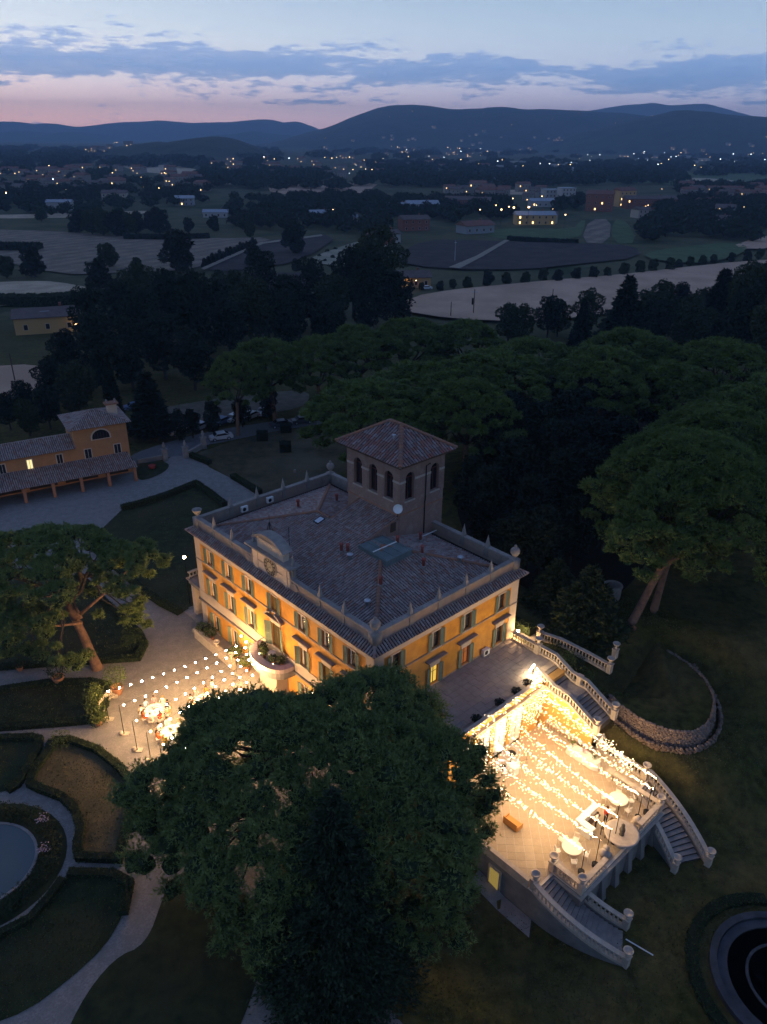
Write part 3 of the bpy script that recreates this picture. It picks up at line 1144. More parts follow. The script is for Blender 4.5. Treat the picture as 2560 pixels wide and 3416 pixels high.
# corner pilasters, bands, cornice
for f, ((ox, oy), rot, w) in FAC.items():
    for a, c in ((-0.03, 1.06), (w - 1.06, w + 0.03)):
        MB().box(a, -0.035, -0.9, c, 0.05, WALLTOP - 0.62).build('pilaster', TRIM, villa, loc=(ox, oy, 0), rz=rot)
    MB().box(-0.05, -0.05, WALLTOP - 0.62, w + 0.05, 0.05, WALLTOP + 0.02).build('frieze', TRIM, villa, loc=(ox, oy, 0), rz=rot)
    MB().box(-0.06, -0.075, 8.86, w + 0.06, 0.05, 9.0).build('string_course', PARAPET, villa, loc=(ox, oy, 0), rz=rot)
    b = MB()
    if f in ('front', 'west'):
        b.box(-0.06, -0.07, 3.78, w + 0.06, 0.05, 4.88)
        b.build('band_course', TRIM, villa, loc=(ox, oy, 0), rz=rot)
        MB().box(-0.1, -0.26, 3.62, w + 0.1, 0.05, 3.775).build('ledge', PARAPET, villa, loc=(ox, oy, 0), rz=rot)
        MB().box(-0.05, -0.09, -0.9, w + 0.05, 0.05, 0.42).build('plinth', STONE, villa, loc=(ox, oy, 0), rz=rot)
    else:
        b.box(-0.06, -0.09, 4.0, w + 0.06, 0.05, 5.28 if f == 'east' else 5.02)
        b.build('plinth', TRIM, villa, loc=(ox, oy, 0), rz=rot)
# cove cornice and tiled eaves outside the parapet
ov = 0.62
loop = [(-0.0, -0.0), (B, 0), (B, A), (0, A)]


def ring(off, z):
    return [(-off, -off, z), (B + off, -off, z), (B + off, A + off, z), (-off, A + off, z)]


b = MB()
rings = [ring(0.04, WALLTOP), ring(0.10, WALLTOP + 0.06), ring(0.18, WALLTOP + 0.20), ring(0.40, WALLTOP + 0.32), ring(ov - 0.04, WALLTOP + 0.37), ring(ov - 0.04, WALLTOP + 0.47), ring(-0.3, WALLTOP + 0.5)]
vs = [p for r in rings for p in r]
fs = [(i * 4 + k, i * 4 + (k + 1) % 4, (i + 1) * 4 + (k + 1) % 4, (i + 1) * 4 + k) for i in range(len(rings) - 1) for k in range(4)]
b.add(vs, fs).build('cornice', TRIM, villa)
EZ0, EZ1, EIN = WALLTOP + 0.44, WALLTOP + 0.98, 0.20
b = MB()
rg = random.Random(8)
run = ov + EIN
sl = math.hypot(run, EZ1 - EZ0)
corner = [(-ov, -ov), (B + ov, -ov), (B + ov, A + ov), (-ov, A + ov)]
dirs = [((1, 0, 0), (0, 1, 0), B), ((0, 1, 0), (-1, 0, 0), A), ((-1, 0, 0), (0, -1, 0), B), ((0, -1, 0), (1, 0, 0), A)]
for (cx_, cy_), (U, I, L) in zip(corner, dirs):
    Vv = Vector((I[0] * run, I[1] * run, EZ1 - EZ0))
    LL = L + 2 * ov
    tile_slope(b, (cx_, cy_, EZ0), U, Vv, [(0, 0), (LL, 0), (LL - run, sl), (run, sl)], 0.31, 0.40, 0.10, rg)
b.build('eaves_tiles', [TILE, TILEBED], villa)['kind'] = 'stuff'
b = MB()
for (cx_, cy_), (ix, iy) in zip(corner, ((1, 1), (-1, 1), (-1, -1), (1, -1))):
    ridge_line(b, (cx_, cy_, EZ0 + 0.06), (cx_ + ix * run, cy_ + iy * run, EZ1 + 0.06), 0.12)
b.build('hip_tiles', TILE, villa)
# parapet with cap
PZ0, PZ1 = WALLTOP + 0.6, 13.78
p_out, p_in = 0.22, 0.62
for f, ((ox, oy), rot, w) in FAC.items():
    b = MB()
    b.box(p_out, p_out, PZ0, w - p_in, p_in, PZ1 - 0.16)
    b.build('parapet', PARAPET, villa, loc=(ox, oy, 0), rz=rot)
    b = MB()
    b.box(p_out - 0.06, p_out - 0.06, PZ1 - 0.155, w - p_in - 0.07, p_in + 0.06, PZ1)
    b.build('coping', STONE, villa, loc=(ox, oy, 0), rz=rot)
# obelisks and urns on the parapet
b = MB()
b.box(-0.27, -0.27, -1.0, 0.27, 0.27, 0.08)
b.add([(-0.21, -0.21, 0.08), (0.21, -0.21, 0.08), (0.21, 0.21, 0.08), (-0.21, 0.21, 0.08), (-0.16, -0.16, 0.35), (0.16, -0.16, 0.35), (0.16, 0.16, 0.35), (-0.16, 0.16, 0.35), (0, 0, 1.38)],
      [(0, 1, 5, 4), (1, 2, 6, 5), (2, 3, 7, 6), (3, 0, 4, 7), (4, 5, 8), (5, 6, 8), (6, 7, 8), (7, 4, 8)])
OBEL = b.mesh('obelisk', STONE)
pm = (p_out + p_in) / 2
ob_front = [25.1, 21.75, 7.6, 4.3]
ob_side = [4.45, 7.92, 11.5, 14.95]
for y in ob_front:
    put('obelisk', OBEL, villa, (pm, y, PZ1 - 0.06))
for x in ob_side:
    put('obelisk', OBEL, villa, (x, pm, PZ1 - 0.06))
    put('obelisk', OBEL, villa, (x, A - pm, PZ1 - 0.06))
for y in (3.8, 6.95, 24.0):
    put('obelisk', OBEL, villa, (B - pm, y, PZ1 - 0.06))


def urn_profile(kind):
    if kind == 'lidded':
        return [(0.20, 0), (0.22, 0.06), (0.11, 0.14), (0.12, 0.22), (0.30, 0.38), (0.44, 0.62), (0.47, 0.86), (0.40, 0.96), (0.42, 1.02), (0.30, 1.14), (0.14, 1.22), (0.12, 1.30), (0.16, 1.38), (0.08, 1.48), (0.01, 1.52)]
    return [(0.22, 0), (0.23, 0.07), (0.11, 0.16), (0.12, 0.26), (0.30, 0.40), (0.42, 0.62), (0.46, 0.78), (0.52, 0.82), (0.52, 0.88), (0.44, 0.88), (0.38, 0.70), (0.02, 0.62)]


URN_L = MB().box(-0.40, -0.40, -1.2, 0.40, 0.40, 0.10).lathe(urn_profile('lidded'), (0, 0, 0.1), 16).mesh('lidded_urn', STONE, True)
URN_O = MB().box(-0.40, -0.40, -1.2, 0.40, 0.40, 0.10).lathe(urn_profile('open'), (0, 0, 0.1), 16).mesh('open_urn', STONE, True)
for (x, y, me) in ((pm, A - pm, URN_O), (pm, pm, URN_L), (B - pm, pm, URN_L), (B - pm, A - pm, URN_L)):
    put('urn', me, villa, (x, y, PZ1 - 0.08))

# main roof: hipped, its front slope runs on up to the tower
RZ0, SLOPE = 12.55, 0.263
x0, x1, y0, y1 = 1.25, B - 1.25, 1.25, A - 1.25
rx = (x0 + x1) / 2
rise = (rx - x0) * SLOPE
RZ1 = RZ0 + rise
ss = math.hypot(rx - x0, rise)
b = MB()
half = rx - x0
Ls, Lf = x1 - x0, y1 - y0
tile_slope(b, (x0, y1, RZ0), (0, -1, 0), (half, 0, rise), [(0, 0), (Lf, 0), (Lf - half, ss), (half, ss)], rng=rg)
tile_slope(b, (x0, y0, RZ0), (1, 0, 0), (0, half, rise), [(0, 0), (Ls, 0), (half, ss)], rng=rg)
tile_slope(b, (x1, y0, RZ0), (0, 1, 0), (-half, 0, rise), [(0, 0), (Lf, 0), (Lf - half, ss), (half, ss)], rng=rg)
tile_slope(b, (x1, y1, RZ0), (-1, 0, 0), (0, -half, rise), [(0, 0), (Ls, 0), (half, ss)], rng=rg)
shed_x1, sy0, sy1 = 13.5, 11.25, 17.25
sr = (shed_x1 - rx) * SLOPE
tile_slope(b, (rx - 0.05, sy1, RZ1 - 0.013), (0, -1, 0), (shed_x1 - rx, 0, sr), [(0, 0), (sy1 - sy0, 0), (sy1 - sy0, math.hypot(shed_x1 - rx, sr) + 0.05), (0, math.hypot(shed_x1 - rx, sr) + 0.05)], rng=rg)
main_roof = b.build('roof_tiles', [TILE, TILEBED], villa)
main_roof['kind'] = 'stuff'
b = MB()
up = 0.10
ridge_line(b, (x0, y0, RZ0 + up), (rx, y0 + half, RZ1 + up))
ridge_line(b, (x1, y0, RZ0 + up), (rx, y0 + half, RZ1 + up))
ridge_line(b, (x0, y1, RZ0 + up), (rx, y1 - half, RZ1 + up))
ridge_line(b, (x1, y1, RZ0 + up), (rx, y1 - half, RZ1 + up))
ridge_line(b, (rx, sy1 + 0.2, RZ1 + up), (rx, y1 - half, RZ1 + up))
ridge_line(b, (rx - 0.3, sy0, RZ1 + 0.02), (shed_x1, sy0, RZ1 + sr + 0.1), 0.12)
ridge_line(b, (rx, sy1, RZ1 + 0.05), (shed_x1, sy1, RZ1 + sr + 0.1), 0.12)
b.build('ridge_tiles', RIDGE, villa)
for yy in (sy0 + 0.06, sy1 - 0.06):
    b = MB()
    b.add([(rx + 0.1, yy, RZ1 - 0.3), (shed_x1, yy, RZ0 + 1.0), (shed_x1, yy, RZ1 + sr - 0.02), (rx + 0.1, yy, RZ1 - 0.02)], [(0, 1, 2, 3)])
    b.build('roof_cheek', BRICK, villa)
MB().box(12.3, sy0 - 0.02, RZ1 - 0.2, 13.0, sy0 + 0.03, RZ1 + 0.78).build('roof_hatch', WOOD, villa)
# flat sheet-metal deck over the south hip
deck = MB()
deck.prism([(7.75, 6.95), (11.2, 7.05), (11.0, 11.0), (7.9, 11.1)], RZ0 + 1.0, RZ1 + 0.06)
dk = deck.build('metal_deck', COPPER, villa)
for k in range(4):
    MB().box(7.9 + k * 1.0, 7.1, RZ1 + 0.055, 7.94 + k * 1.0, 11.0, RZ1 + 0.10).build('seam', COPPER, dk)
MB().box(7.95, 9.0, RZ1 + 0.10, 11.0, 9.10, RZ1 + 0.17).build('pipe', WHITEPAINT, dk)
# gutter ledge between roof and parapet
b = MB()
b.box(p_in - 0.02, p_in - 0.02, RZ0 - 0.35, B - p_in + 0.02, A - p_in + 0.02, RZ0 - 0.12)
b.build('roof_gutter', TILEBED, villa)


def roof_z(x, y):
    return RZ0 + SLOPE * max(0.0, min(x - x0, x1 - x, y - y0, y1 - y))


# chimney pots, vents, skylight, dish
POT = MB().box(-0.24, -0.24, -0.5, 0.24, 0.24, 0.30).mesh('chimney_base', PARAPET)
POTC = MB().lathe([(0.15, 0.30), (0.15, 0.85), (0.20, 0.9), (0.20, 1.08), (0.10, 1.12)], seg=10).mesh('chimney_pot', mat('red_clay_pot', (0.30, 0.08, 0.06), 0.8), True)
for (x, y) in ((6.6, 12.1), (6.9, 11.5), (11.3, 9.2), (14.7, 11.0 - 1.6), (12.1, 6.6), (10.9, 5.2), (9.6, 23.0), (14.0, 21.8), (5.6, 5.4)):
    ch = put('chimney', POT, villa, (x, y, roof_z(x, y)))
    put('pot', POTC, ch, (0, 0, 0))
VENT = MB().lathe([(0.16, 0), (0.16, 0.55), (0.30, 0.58), (0.30, 0.66), (0.04, 0.76)], seg=12).mesh('vent_cap', GREYMETAL, True)
for (x, y) in ((6.4, 10.6), (3.2, 4.5), (14.7, 4.0)):
    put('vent_pipe', VENT, villa, (x, y, roof_z(x, y)))
sk = MB().box(-0.5, -0.4, 0.02, 0.5, 0.4, 0.16).build('skylight', IRON, villa, loc=(8.6, 18.0, roof_z(8.6, 18.0) + 0.02), rot=(0, -math.atan(SLOPE), 0))
MB().add([(-0.42, -0.32, 0.165), (0.42, -0.32, 0.165), (0.42, 0.32, 0.165), (-0.42, 0.32, 0.165)], [(0, 1, 2, 3)]).build('pane', mat('skylight_glass', (0.45, 0.50, 0.55), 0.08, spec=0.8), sk)
dish = MB()
dish.lathe([(0.02, -0.10), (0.25, -0.05), (0.46, 0.06), (0.48, 0.06), (0.26, -0.03), (0.02, -0.07)], seg=18)
ds = dish.build('satellite_dish', WHITEPAINT, villa, smooth=True, loc=(13.0, 11.0, 17.0), rot=(math.radians(62), 0, math.radians(-40)))
MB().tube([(13.3, 11.3, 15.6), (13.1, 11.15, 16.9)], 0.04).build('dish_mast', IRON, villa)
for x, z in ((5.9, 13.15), (9.3, 13.2)):
    ac = MB().box(-0.4, -0.16, 0, 0.4, 0.16, 0.62).build('air_conditioner', WHITEPAINT, villa, loc=(x, A - p_in - 0.26, z - 0.32))
    MB().lathe([(0.22, 0), (0.22, 0.012)], seg=14).build('fan', IRON, ac, rot=(PI / 2, 0, 0), loc=(-0.08, -0.158, 0.31))
an = MB()
an.tube([(4.2, 17.3, 13), (4.2, 17.3, 15.6)], 0.025, 4)
for k in range(5):
    an.tube([(3.8, 17.3 - 0.25 + k * 0.03, 15.0 + k * 0.12), (4.6, 17.3 + 0.2, 15.0 + k * 0.12)], 0.012, 3)
an.build('aerial', IRON, villa)

# tower
TX0, TX1, TY0, TY1, TZ0, TZ1 = 13.47, 19.75, 11.25, 19.2, 12.2, 21.55
tower_faces = {'f': ((TX0, TY1), -PI / 2, TY1 - TY0), 's': ((TX0, TY0), 0.0, TX1 - TX0), 'e': ((TX1, TY0), PI / 2, TY1 - TY0), 'n': ((TX1, TY1), PI, TX1 - TX0)}
arch = {'f': [TY1 - 17.55, TY1 - 15.2, TY1 - 12.86], 's': [14.85 - TX0, 18.42 - TX0], 'e': [1.7, 3.97, 6.25], 'n': [1.4, 4.9]}


def arch_wall(w, z0, z1, cs, hw, zb, zs, depth):
    """wall with round-headed openings of half-width hw, sill zb, springing zs"""
    b = MB()
    K = 8
    xs = [0.0] + [q for c in sorted(cs) for q in (c - hw, c + hw)] + [w]
    for i in range(0, len(xs), 2):
        b.add([(xs[i], 0, z0), (xs[i + 1], 0, z0), (xs[i + 1], 0, z1), (xs[i], 0, z1)], [(0, 1, 2, 3)])
    for c in cs:
        b.add([(c - hw, 0, z0), (c + hw, 0, z0), (c + hw, 0, zb), (c - hw, 0, zb)], [(0, 1, 2, 3)])
        pts = [(c - hw * math.cos(PI * k / K), zs + hw * math.sin(PI * k / K)) for k in range(K + 1)]
        for (a, d) in zip(pts, pts[1:]):
            b.add([(a[0], 0, a[1]), (d[0], 0, d[1]), (d[0], 0, z1), (a[0], 0, z1)], [(0, 1, 2, 3)])
        outl = [(c - hw, zb)] + pts + [(c + hw, zb)]
        for (a, d) in zip(outl, outl[1:] + outl[:1]):
            b.add([(a[0], 0, a[1]), (d[0], 0, d[1]), (d[0], depth, d[1]), (a[0], depth, a[1])], [(0, 1, 2, 3)])
    return b


tower = empty('tower', (0, 0, 0))
tower.parent = villa
for k, ((ox, oy), rot, w) in tower_faces.items():
    arch_wall(w, TZ0, TZ1, arch[k], 0.62, 17.35, 19.75, 0.4).build('brick_wall', BRICK, tower, loc=(ox, oy, 0), rz=rot)
    c_, s_ = math.cos(rot), math.sin(rot)
    for c in arch[k]:
        lp = (ox + c_ * c, oy + s_ * c, 0)
        MB().box(-0.74, -0.09, 17.20, 0.74, 0.3, 17.345).build('sill', TRAV, tower, loc=lp, rz=rot)
        fr = MB()
        fr.box(-0.60, 0.30, 17.36, -0.53, 0.36, 19.8).box(0.53, 0.30, 17.36, 0.60, 0.36, 19.8).box(-0.03, 0.30, 17.36, 0.03, 0.36, 19.75).box(-0.53, 0.30, 19.72, 0.53, 0.36, 19.80)
        fr.build('window_frame', mat('red_window_frame', (0.12, 0.035, 0.03), 0.7), tower, loc=lp, rz=rot)
        q = [(-0.62, 17.35)] + [(-0.62 * math.cos(PI * j / 8), 19.75 + 0.62 * math.sin(PI * j / 8)) for j in range(9)] + [(0.62, 17.35)]
        MB().add([(x, 0.37, z) for x, z in q], [tuple(range(len(q)))]).build('pane', DARKGLASS, tower, loc=lp, rz=rot)
    b = MB()
    xs = [-0.06] + [q for c in sorted(arch[k]) for q in (c - 0.62, c + 0.62)] + [w + 0.06]
    for i in range(0, len(xs), 2):
        b.box(xs[i], -0.07, 19.42, xs[i + 1], 0.1, 19.64)
    b.build('impost_band', TRAV, tower, loc=(ox, oy, 0), rz=rot)
    b = MB()
    for i in range(0, len(xs), 2):
        b.box(xs[i] + (0.0 if i == 0 else 0.2), -0.035, 17.2, xs[i + 1] - (0.0 if i + 2 >= len(xs) else 0.2), 0.02, 21.2)
    b.build('pier', BRICK, tower, loc=(ox, oy, 0), rz=rot)
    MB().box(-0.04, -0.05, 15.95, w + 0.04, 0.05, 16.06).build('string_course', TERRAC, tower, loc=(ox, oy, 0), rz=rot)
MB().box(TX0 + 0.45, TY0 + 0.45, TZ0, TX1 - 0.45, TY1 - 0.45, TZ1 - 0.2).build('dark_core', mat('tower_room', (0.03, 0.025, 0.022)), tower)
b = MB()
b.lathe([(0.30, 16.85), (0.33, 17.0), (0.30, 17.15)], (TX0 - 0.02, TY0 - 0.02, 0), 10).build('corner_stone', TRAV, tower)
to = 0.85
b = MB()
rg2 = random.Random(21)
tx0, tx1, ty0, ty1, tz = TX0 - to, TX1 + to, TY0 - to, TY1 + to, 21.62
hx, hy = (tx1 - tx0) / 2, (ty1 - ty0) / 2
tr = 2.35
rl = hy - hx
s2 = math.hypot(hx, tr)
tile_slope(b, (tx0, ty1, tz), (0, -1, 0), (hx, 0, tr), [(0, 0), (2 * hy, 0), (2 * hy - hx, s2), (hx, s2)], 0.36, 0.44, 0.118, rg2)
tile_slope(b, (tx1, ty0, tz), (0, 1, 0), (-hx, 0, tr), [(0, 0), (2 * hy, 0), (2 * hy - hx, s2), (hx, s2)], 0.36, 0.44, 0.118, rg2)
tile_slope(b, (tx0, ty0, tz), (1, 0, 0), (0, hx, tr), [(0, 0), (2 * hx, 0), (hx, s2)], 0.36, 0.44, 0.118, rg2)
tile_slope(b, (tx1, ty1, tz), (-1, 0, 0), (0, -hx, tr), [(0, 0), (2 * hx, 0), (hx, s2)], 0.36, 0.44, 0.118, rg2)
b.build('tower_roof', [TILE_RED, TILEBED], tower)['kind'] = 'stuff'
b = MB()
cxm = (tx0 + tx1) / 2
for (px_, py_, qy) in ((tx0, ty0, ty0 + hx), (tx1, ty0, ty0 + hx), (tx0, ty1, ty1 - hx), (tx1, ty1, ty1 - hx)):
    ridge_line(b, (px_, py_, tz + 0.1), (cxm, qy, tz + tr + 0.1), 0.23)
ridge_line(b, (cxm, ty0 + hx, tz + tr + 0.1), (cxm, ty1 - hx, tz + tr + 0.1), 0.22)
b.build('tower_ridge', RIDGE, tower)
MB().box(tx0 + 0.04, ty0 + 0.04, tz - 0.16, tx1 - 0.04, ty1 - 0.04, tz - 0.03).build('tower_eaves', WOOD, tower)
b = MB()
b.lathe([(0.11, 0), (0.11, 0.75), (0.22, 0.8), (0.22, 0.9), (0.03, 0.96)], seg=10)
b.build('flue', GREYMETAL, tower, loc=(15.1, 13.9, 22.6))
MB().tube([(17.0, TY0 - 0.08, 12.7), (17.0, TY0 - 0.08, 16.5), (17.02, TY0 - 0.12, 16.8), (17.02, TY0 - 0.12, 20.5), (17.2, TY0 - 0.5, 20.85)], 0.06, 6).build('downpipe', IRON, tower)
MB().box(13.6, TY0 - 0.75, 12.95, 19.0, TY0 - 0.65, 13.03).build('white_pipe', WHITEPAINT, villa)

# clock gable over the garden front
cg = empty('clock_gable', (0, 0, 0))
cg.parent = villa
yc = 14.75
b = MB()
b.box(0.16, yc - 3.0, 12.4, 0.80, yc + 3.0, 14.86)
b.build('gable_wall', TRIM, cg)
for s in (-1, 1):
    MB().box(0.10, yc + s * 2.35 - 0.3, 12.5, 0.2, yc + s * 2.35 + 0.3, 14.80).build('gable_pilaster', TRIM, cg)
b = MB()
b.box(-0.18, yc - 3.45, 14.86, 1.0, yc + 3.45, 14.98).box(-0.30, yc - 3.6, 14.98, 1.1, yc + 3.6, 15.12)
b.build('gable_cornice', STONE, cg)
b = MB()
b.box(0.22, yc - 2.1, 15.12, 0.85, yc + 2.1, 16.15)
b.build('attic', TRIM, cg)
arc = [(yc - 2.5 + 5.0 * i / 14, 16.15 + 0.95 * math.sin(PI * i / 14) ** 0.8) for i in range(15)]
b = MB()
lo = [(y, max(16.15, z - 0.26)) for y, z in arc]
n = len(arc)
vs = [(-0.12, y, z) for y, z in arc] + [(1.05, y, z) for y, z in arc] + [(-0.12, y, z) for y, z in lo] + [(1.05, y, z) for y, z in lo]
fs = []
for i in range(n - 1):
    fs += [(i, i + 1, n + i + 1, n + i), (2 * n + i, 3 * n + i, 3 * n + i + 1, 2 * n + i + 1), (i, 2 * n + i, 2 * n + i + 1, i + 1), (n + i, n + i + 1, 3 * n + i + 1, 3 * n + i)]
b.add(vs, fs)
tym = [(0.24, y, z - 0.2) for y, z in arc]
b.add(tym + [(0.24, yc + 2.5, 16.1), (0.24, yc - 2.5, 16.1)], [tuple(range(n + 2))])
b.build('pediment', STONE, cg)
for s in (-1, 1):
    sc_ = MB()
    prof = [(yc + s * (3.0 + 0.95 * (1 - t) ** 2 * 1.0 + 0.05), 12.75 + 1.85 * t) for t in [i / 10 for i in range(11)]]
    poly = prof + [(yc + s * 2.98, 14.6), (yc + s * 2.98, 12.6)]
    vs = [(0.14, y, z) for y, z in poly] + [(0.74, y, z) for y, z in poly]
    n = len(poly)
    sc_.add(vs, [tuple(range(n)), tuple(range(2 * n - 1, n - 1, -1))] + [(i, (i + 1) % n, n + (i + 1) % n, n + i) for i in range(n)])
    M = Matrix.Translation((0.44, yc + s * 3.75, 13.15)) @ Matrix.Rotation(PI / 2, 4, 'Y')
    v = MB().lathe([(0.02, -0.36), (0.46, -0.34), (0.50, -0.2), (0.50, 0.2), (0.46, 0.34), (0.02, 0.36)], seg=16).xform(M)
    sc_.add(v.v, v.f)
    sc_.build('scroll', PARAPET, cg)
    ob = put('finial', OBEL, cg, (0.5, yc + s * 3.15, 15.16), sc=(0.62, 0.62, 1.0))
clock = MB()
clock.lathe([(1.06, 0), (1.06, 0.06), (0.92, 0.09), (0.92, 0.05)], seg=32)
ck = clock.build('clock', STONE, cg, smooth=False, loc=(0.16, yc, 13.80), rot=(0, -PI / 2, 0))
MB().lathe([(0.90, 0.04), (0.90, 0.07)], seg=32).build('rim', CLOCKDARK, ck)
MB().lathe([(0.48, 0.07), (0.48, 0.095)], seg=28).build('dial', CLOCKFACE, ck)
for k in range(12):
    a = 2 * PI * k / 12
    q = MB().box(-0.13, -0.10, 0.072, 0.13, 0.10, 0.092)
    q.build('hour_plate', CLOCKFACE, ck, loc=(0.70 * math.cos(a), 0.70 * math.sin(a), 0), rz=a)
    # numeral as raised strokes
    nm = ['XII', 'I', 'II', 'III', 'IIII', 'V', 'VI', 'VII', 'VIII', 'IX', 'X', 'XI'][k]
    st = MB()
    wd = {'I': 0.035, 'V': 0.07, 'X': 0.07}
    tot = sum(wd[ch] for ch in nm)
    u = tot / 2
    for ch in nm:
        w_ = wd[ch]
        u -= w_ / 2
        def bar(p, q, t=0.009):
            p, q = Vector(p), Vector(q)
            d = (q - p).normalized()
            s_ = Vector((-d.y, d.x)) * t
            st.add([(p.x - s_.x, p.y - s_.y, 0.096), (q.x - s_.x, q.y - s_.y, 0.096), (q.x + s_.x, q.y + s_.y, 0.096), (p.x + s_.x, p.y + s_.y, 0.096)], [(0, 1, 2, 3)])
        if ch == 'I':
            bar((-0.09, u), (0.09, u))
        elif ch == 'V':
            bar((0.09, u + 0.025), (-0.09, u))
            bar((0.09, u - 0.025), (-0.09, u))
        else:
            bar((0.09, u + 0.025), (-0.09, u - 0.025))
            bar((0.09, u - 0.025), (-0.09, u + 0.025))
        u -= w_ / 2
    st.build('numeral', CLOCKDARK, ck, loc=(0.70 * math.cos(a), 0.70 * math.sin(a), 0), rz=a)
hands = MB()
for ang_, ln, wd_ in ((-1.9, 0.40, 0.035), (2.3, 0.62, 0.025)):
    c_, s_ = math.cos(ang_), math.sin(ang_)
    hands.add([(-s_ * wd_, c_ * wd_, 0.11), (s_ * wd_, -c_ * wd_, 0.11), (c_ * ln, s_ * ln, 0.11)], [(0, 1, 2)])
hands.build('hands', IRON, ck)
# wrought iron bell frame behind the gable
bf = MB()
for s in (-1, 1):
    for t in (-1, 1):
        bf.tube([(1.6 + 0.5 * t, yc + 1.9 + 0.5 * s, 13.0), (1.6 + 0.42 * t, yc + 1.9 + 0.42 * s, 15.6), (1.6 + 0.15 * t, yc + 1.9 + 0.15 * s, 16.6), (1.6, yc + 1.9, 17.3)], 0.03, 4)
for z in (14.2, 15.2, 15.9):
    bf.tube([(1.6 + 0.45 * math.cos(q), yc + 1.9 + 0.45 * math.sin(q), z) for q in [2 * PI * i / 10 for i in range(11)]], 0.022, 4)
bf.tube([(1.6, yc + 1.9, 17.2), (1.6, yc + 1.9, 18.0)], 0.02, 4)
bfo = bf.build('bell_frame', IRON, villa)
MB().lathe([(0.26, 0), (0.22, 0.12), (0.16, 0.3), (0.06, 0.4)], (1.6, yc + 1.9, 15.2), 12).build('bell', mat('bronze', (0.12, 0.10, 0.06), 0.5, metallic=0.7), bfo)

# curved balcony over the entrance, with its tiled bench-like parapet, and the entrance bay below
by = 14.25
bal = empty('balcony', (0, 0, 0))
bal.parent = villa
outer = [(-2.35 * math.sin(PI * i / 18) ** 0.7 - 0.1, by + 2.9 * math.cos(PI * i / 18)) for i in range(19)]
inner = [(-1.55 * math.sin(PI * i / 18) ** 0.7 - 0.1, by + 2.2 * math.cos(PI * i / 18)) for i in range(19)]
b = MB()
b.prism([(0.0, by + 2.9)] + outer + [(0.0, by - 2.9)], 3.2, 3.9)
b.build('slab', STONE, bal)
PINKT = mat('pale_pink_tile', (0.62, 0.46, 0.42), 0.6, (0.55, 0.42, 0.38), 4, 4)
for i in range(18):
    b = MB()
    o1, o2, n1, n2 = outer[i], outer[i + 1], inner[i], inner[i + 1]
    g = 0.02
    q = [Vector((o1[0], o1[1])).lerp(Vector(o2), g), Vector(o1).lerp(Vector(o2), 1 - g), Vector(n1).lerp(Vector(n2), 1 - g), Vector(n1).lerp(Vector(n2), g)]
    b.prism([(p.x, p.y) for p in q], 3.9, 4.35)
    b.build('parapet_tile', PINKT, bal)
for i in range(0, 18, 2):
    b = MB()
    p = Vector(inner[i]).lerp(Vector(inner[i + 1]), 0.5)
    b.tube([(p.x + 0.06, p.y, 4.35), (p.x + 0.06, p.y, 4.95)], 0.02, 4)
    b.build('rail_post', IRON, bal)
b = MB()
b.tube([(p[0] + 0.06, p[1], 4.95) for p in inner], 0.025, 4)
b.build('rail', IRON, bal)
b = MB()
b.prism([(0, by + 1.6), (-1.3, by + 1.5), (-1.3, by - 1.5), (0, by - 1.6)], 0, 3.2)
b.build('entrance_bay', TRIM, bal)

# porch with balustraded roof on the west side
pw = empty('west_porch', (0, 0, 0))
pw.parent = villa
MB().box(0.15, A + 0.05, 4.2, 8.0, A + 2.9, 4.75).build('porch_slab', STONE, pw)
MB().box(-0.05, A + 0.05, 4.75, 8.2, A + 3.1, 4.9).build('porch_cornice', PARAPET, pw)
for x in (0.35, 3.8, 7.2):
    MB().box(x, A + 2.1, -0.2, x + 0.65, A + 2.8, 4.2).build('pier', TRIM, pw)
MB().box(0.1, A + 2.62, 4.9, 7.9, A + 2.78, 5.05).build('porch_plinth', STONE, pw)
MB().box(0.1, A + 2.55, 5.62, 7.9, A + 2.85, 5.75).build('porch_rail', STONE, pw)
for k in range(18):
    MB().lathe([(0.06, 0), (0.10, 0.2), (0.05, 0.42), (0.07, 0.57)], seg=6).build('baluster', STONE, pw, loc=(0.3 + k * 0.43, A + 2.7, 5.05))
MB().box(-0.4, A + 0.1, -0.15, 8.4, A + 3.6, 0.18).build('porch_step', STONE, pw)


# ------------------------------------------------------------------ portico and upper terrace on the side of the villa
def clip_poly(poly, rect):
    x0, y0, x1, y1 = rect

    def cut(pl, inside, inter):
        out = []
        for i in range(len(pl)):
            a, b = pl[i], pl[(i + 1) % len(pl)]
            if inside(a):
                out.append(a)
            if inside(a) != inside(b):
                out.append(inter(a, b))
        return out

    def ix(xc):
        return lambda a, b: (xc, a[1] + (b[1] - a[1]) * (xc - a[0]) / (b[0] - a[0]))

    def iy(yc_):
        return lambda a, b: (a[0] + (b[0] - a[0]) * (yc_ - a[1]) / (b[1] - a[1]), yc_)
    for ins, it in ((lambda p: p[0] >= x0, ix(x0)), (lambda p: p[0] <= x1, ix(x1)), (lambda p: p[1] >= y0, iy(y0)), (lambda p: p[1] <= y1, iy(y1))):
        if len(poly) < 3:
            return []
        poly = cut(poly, ins, it)
    return poly


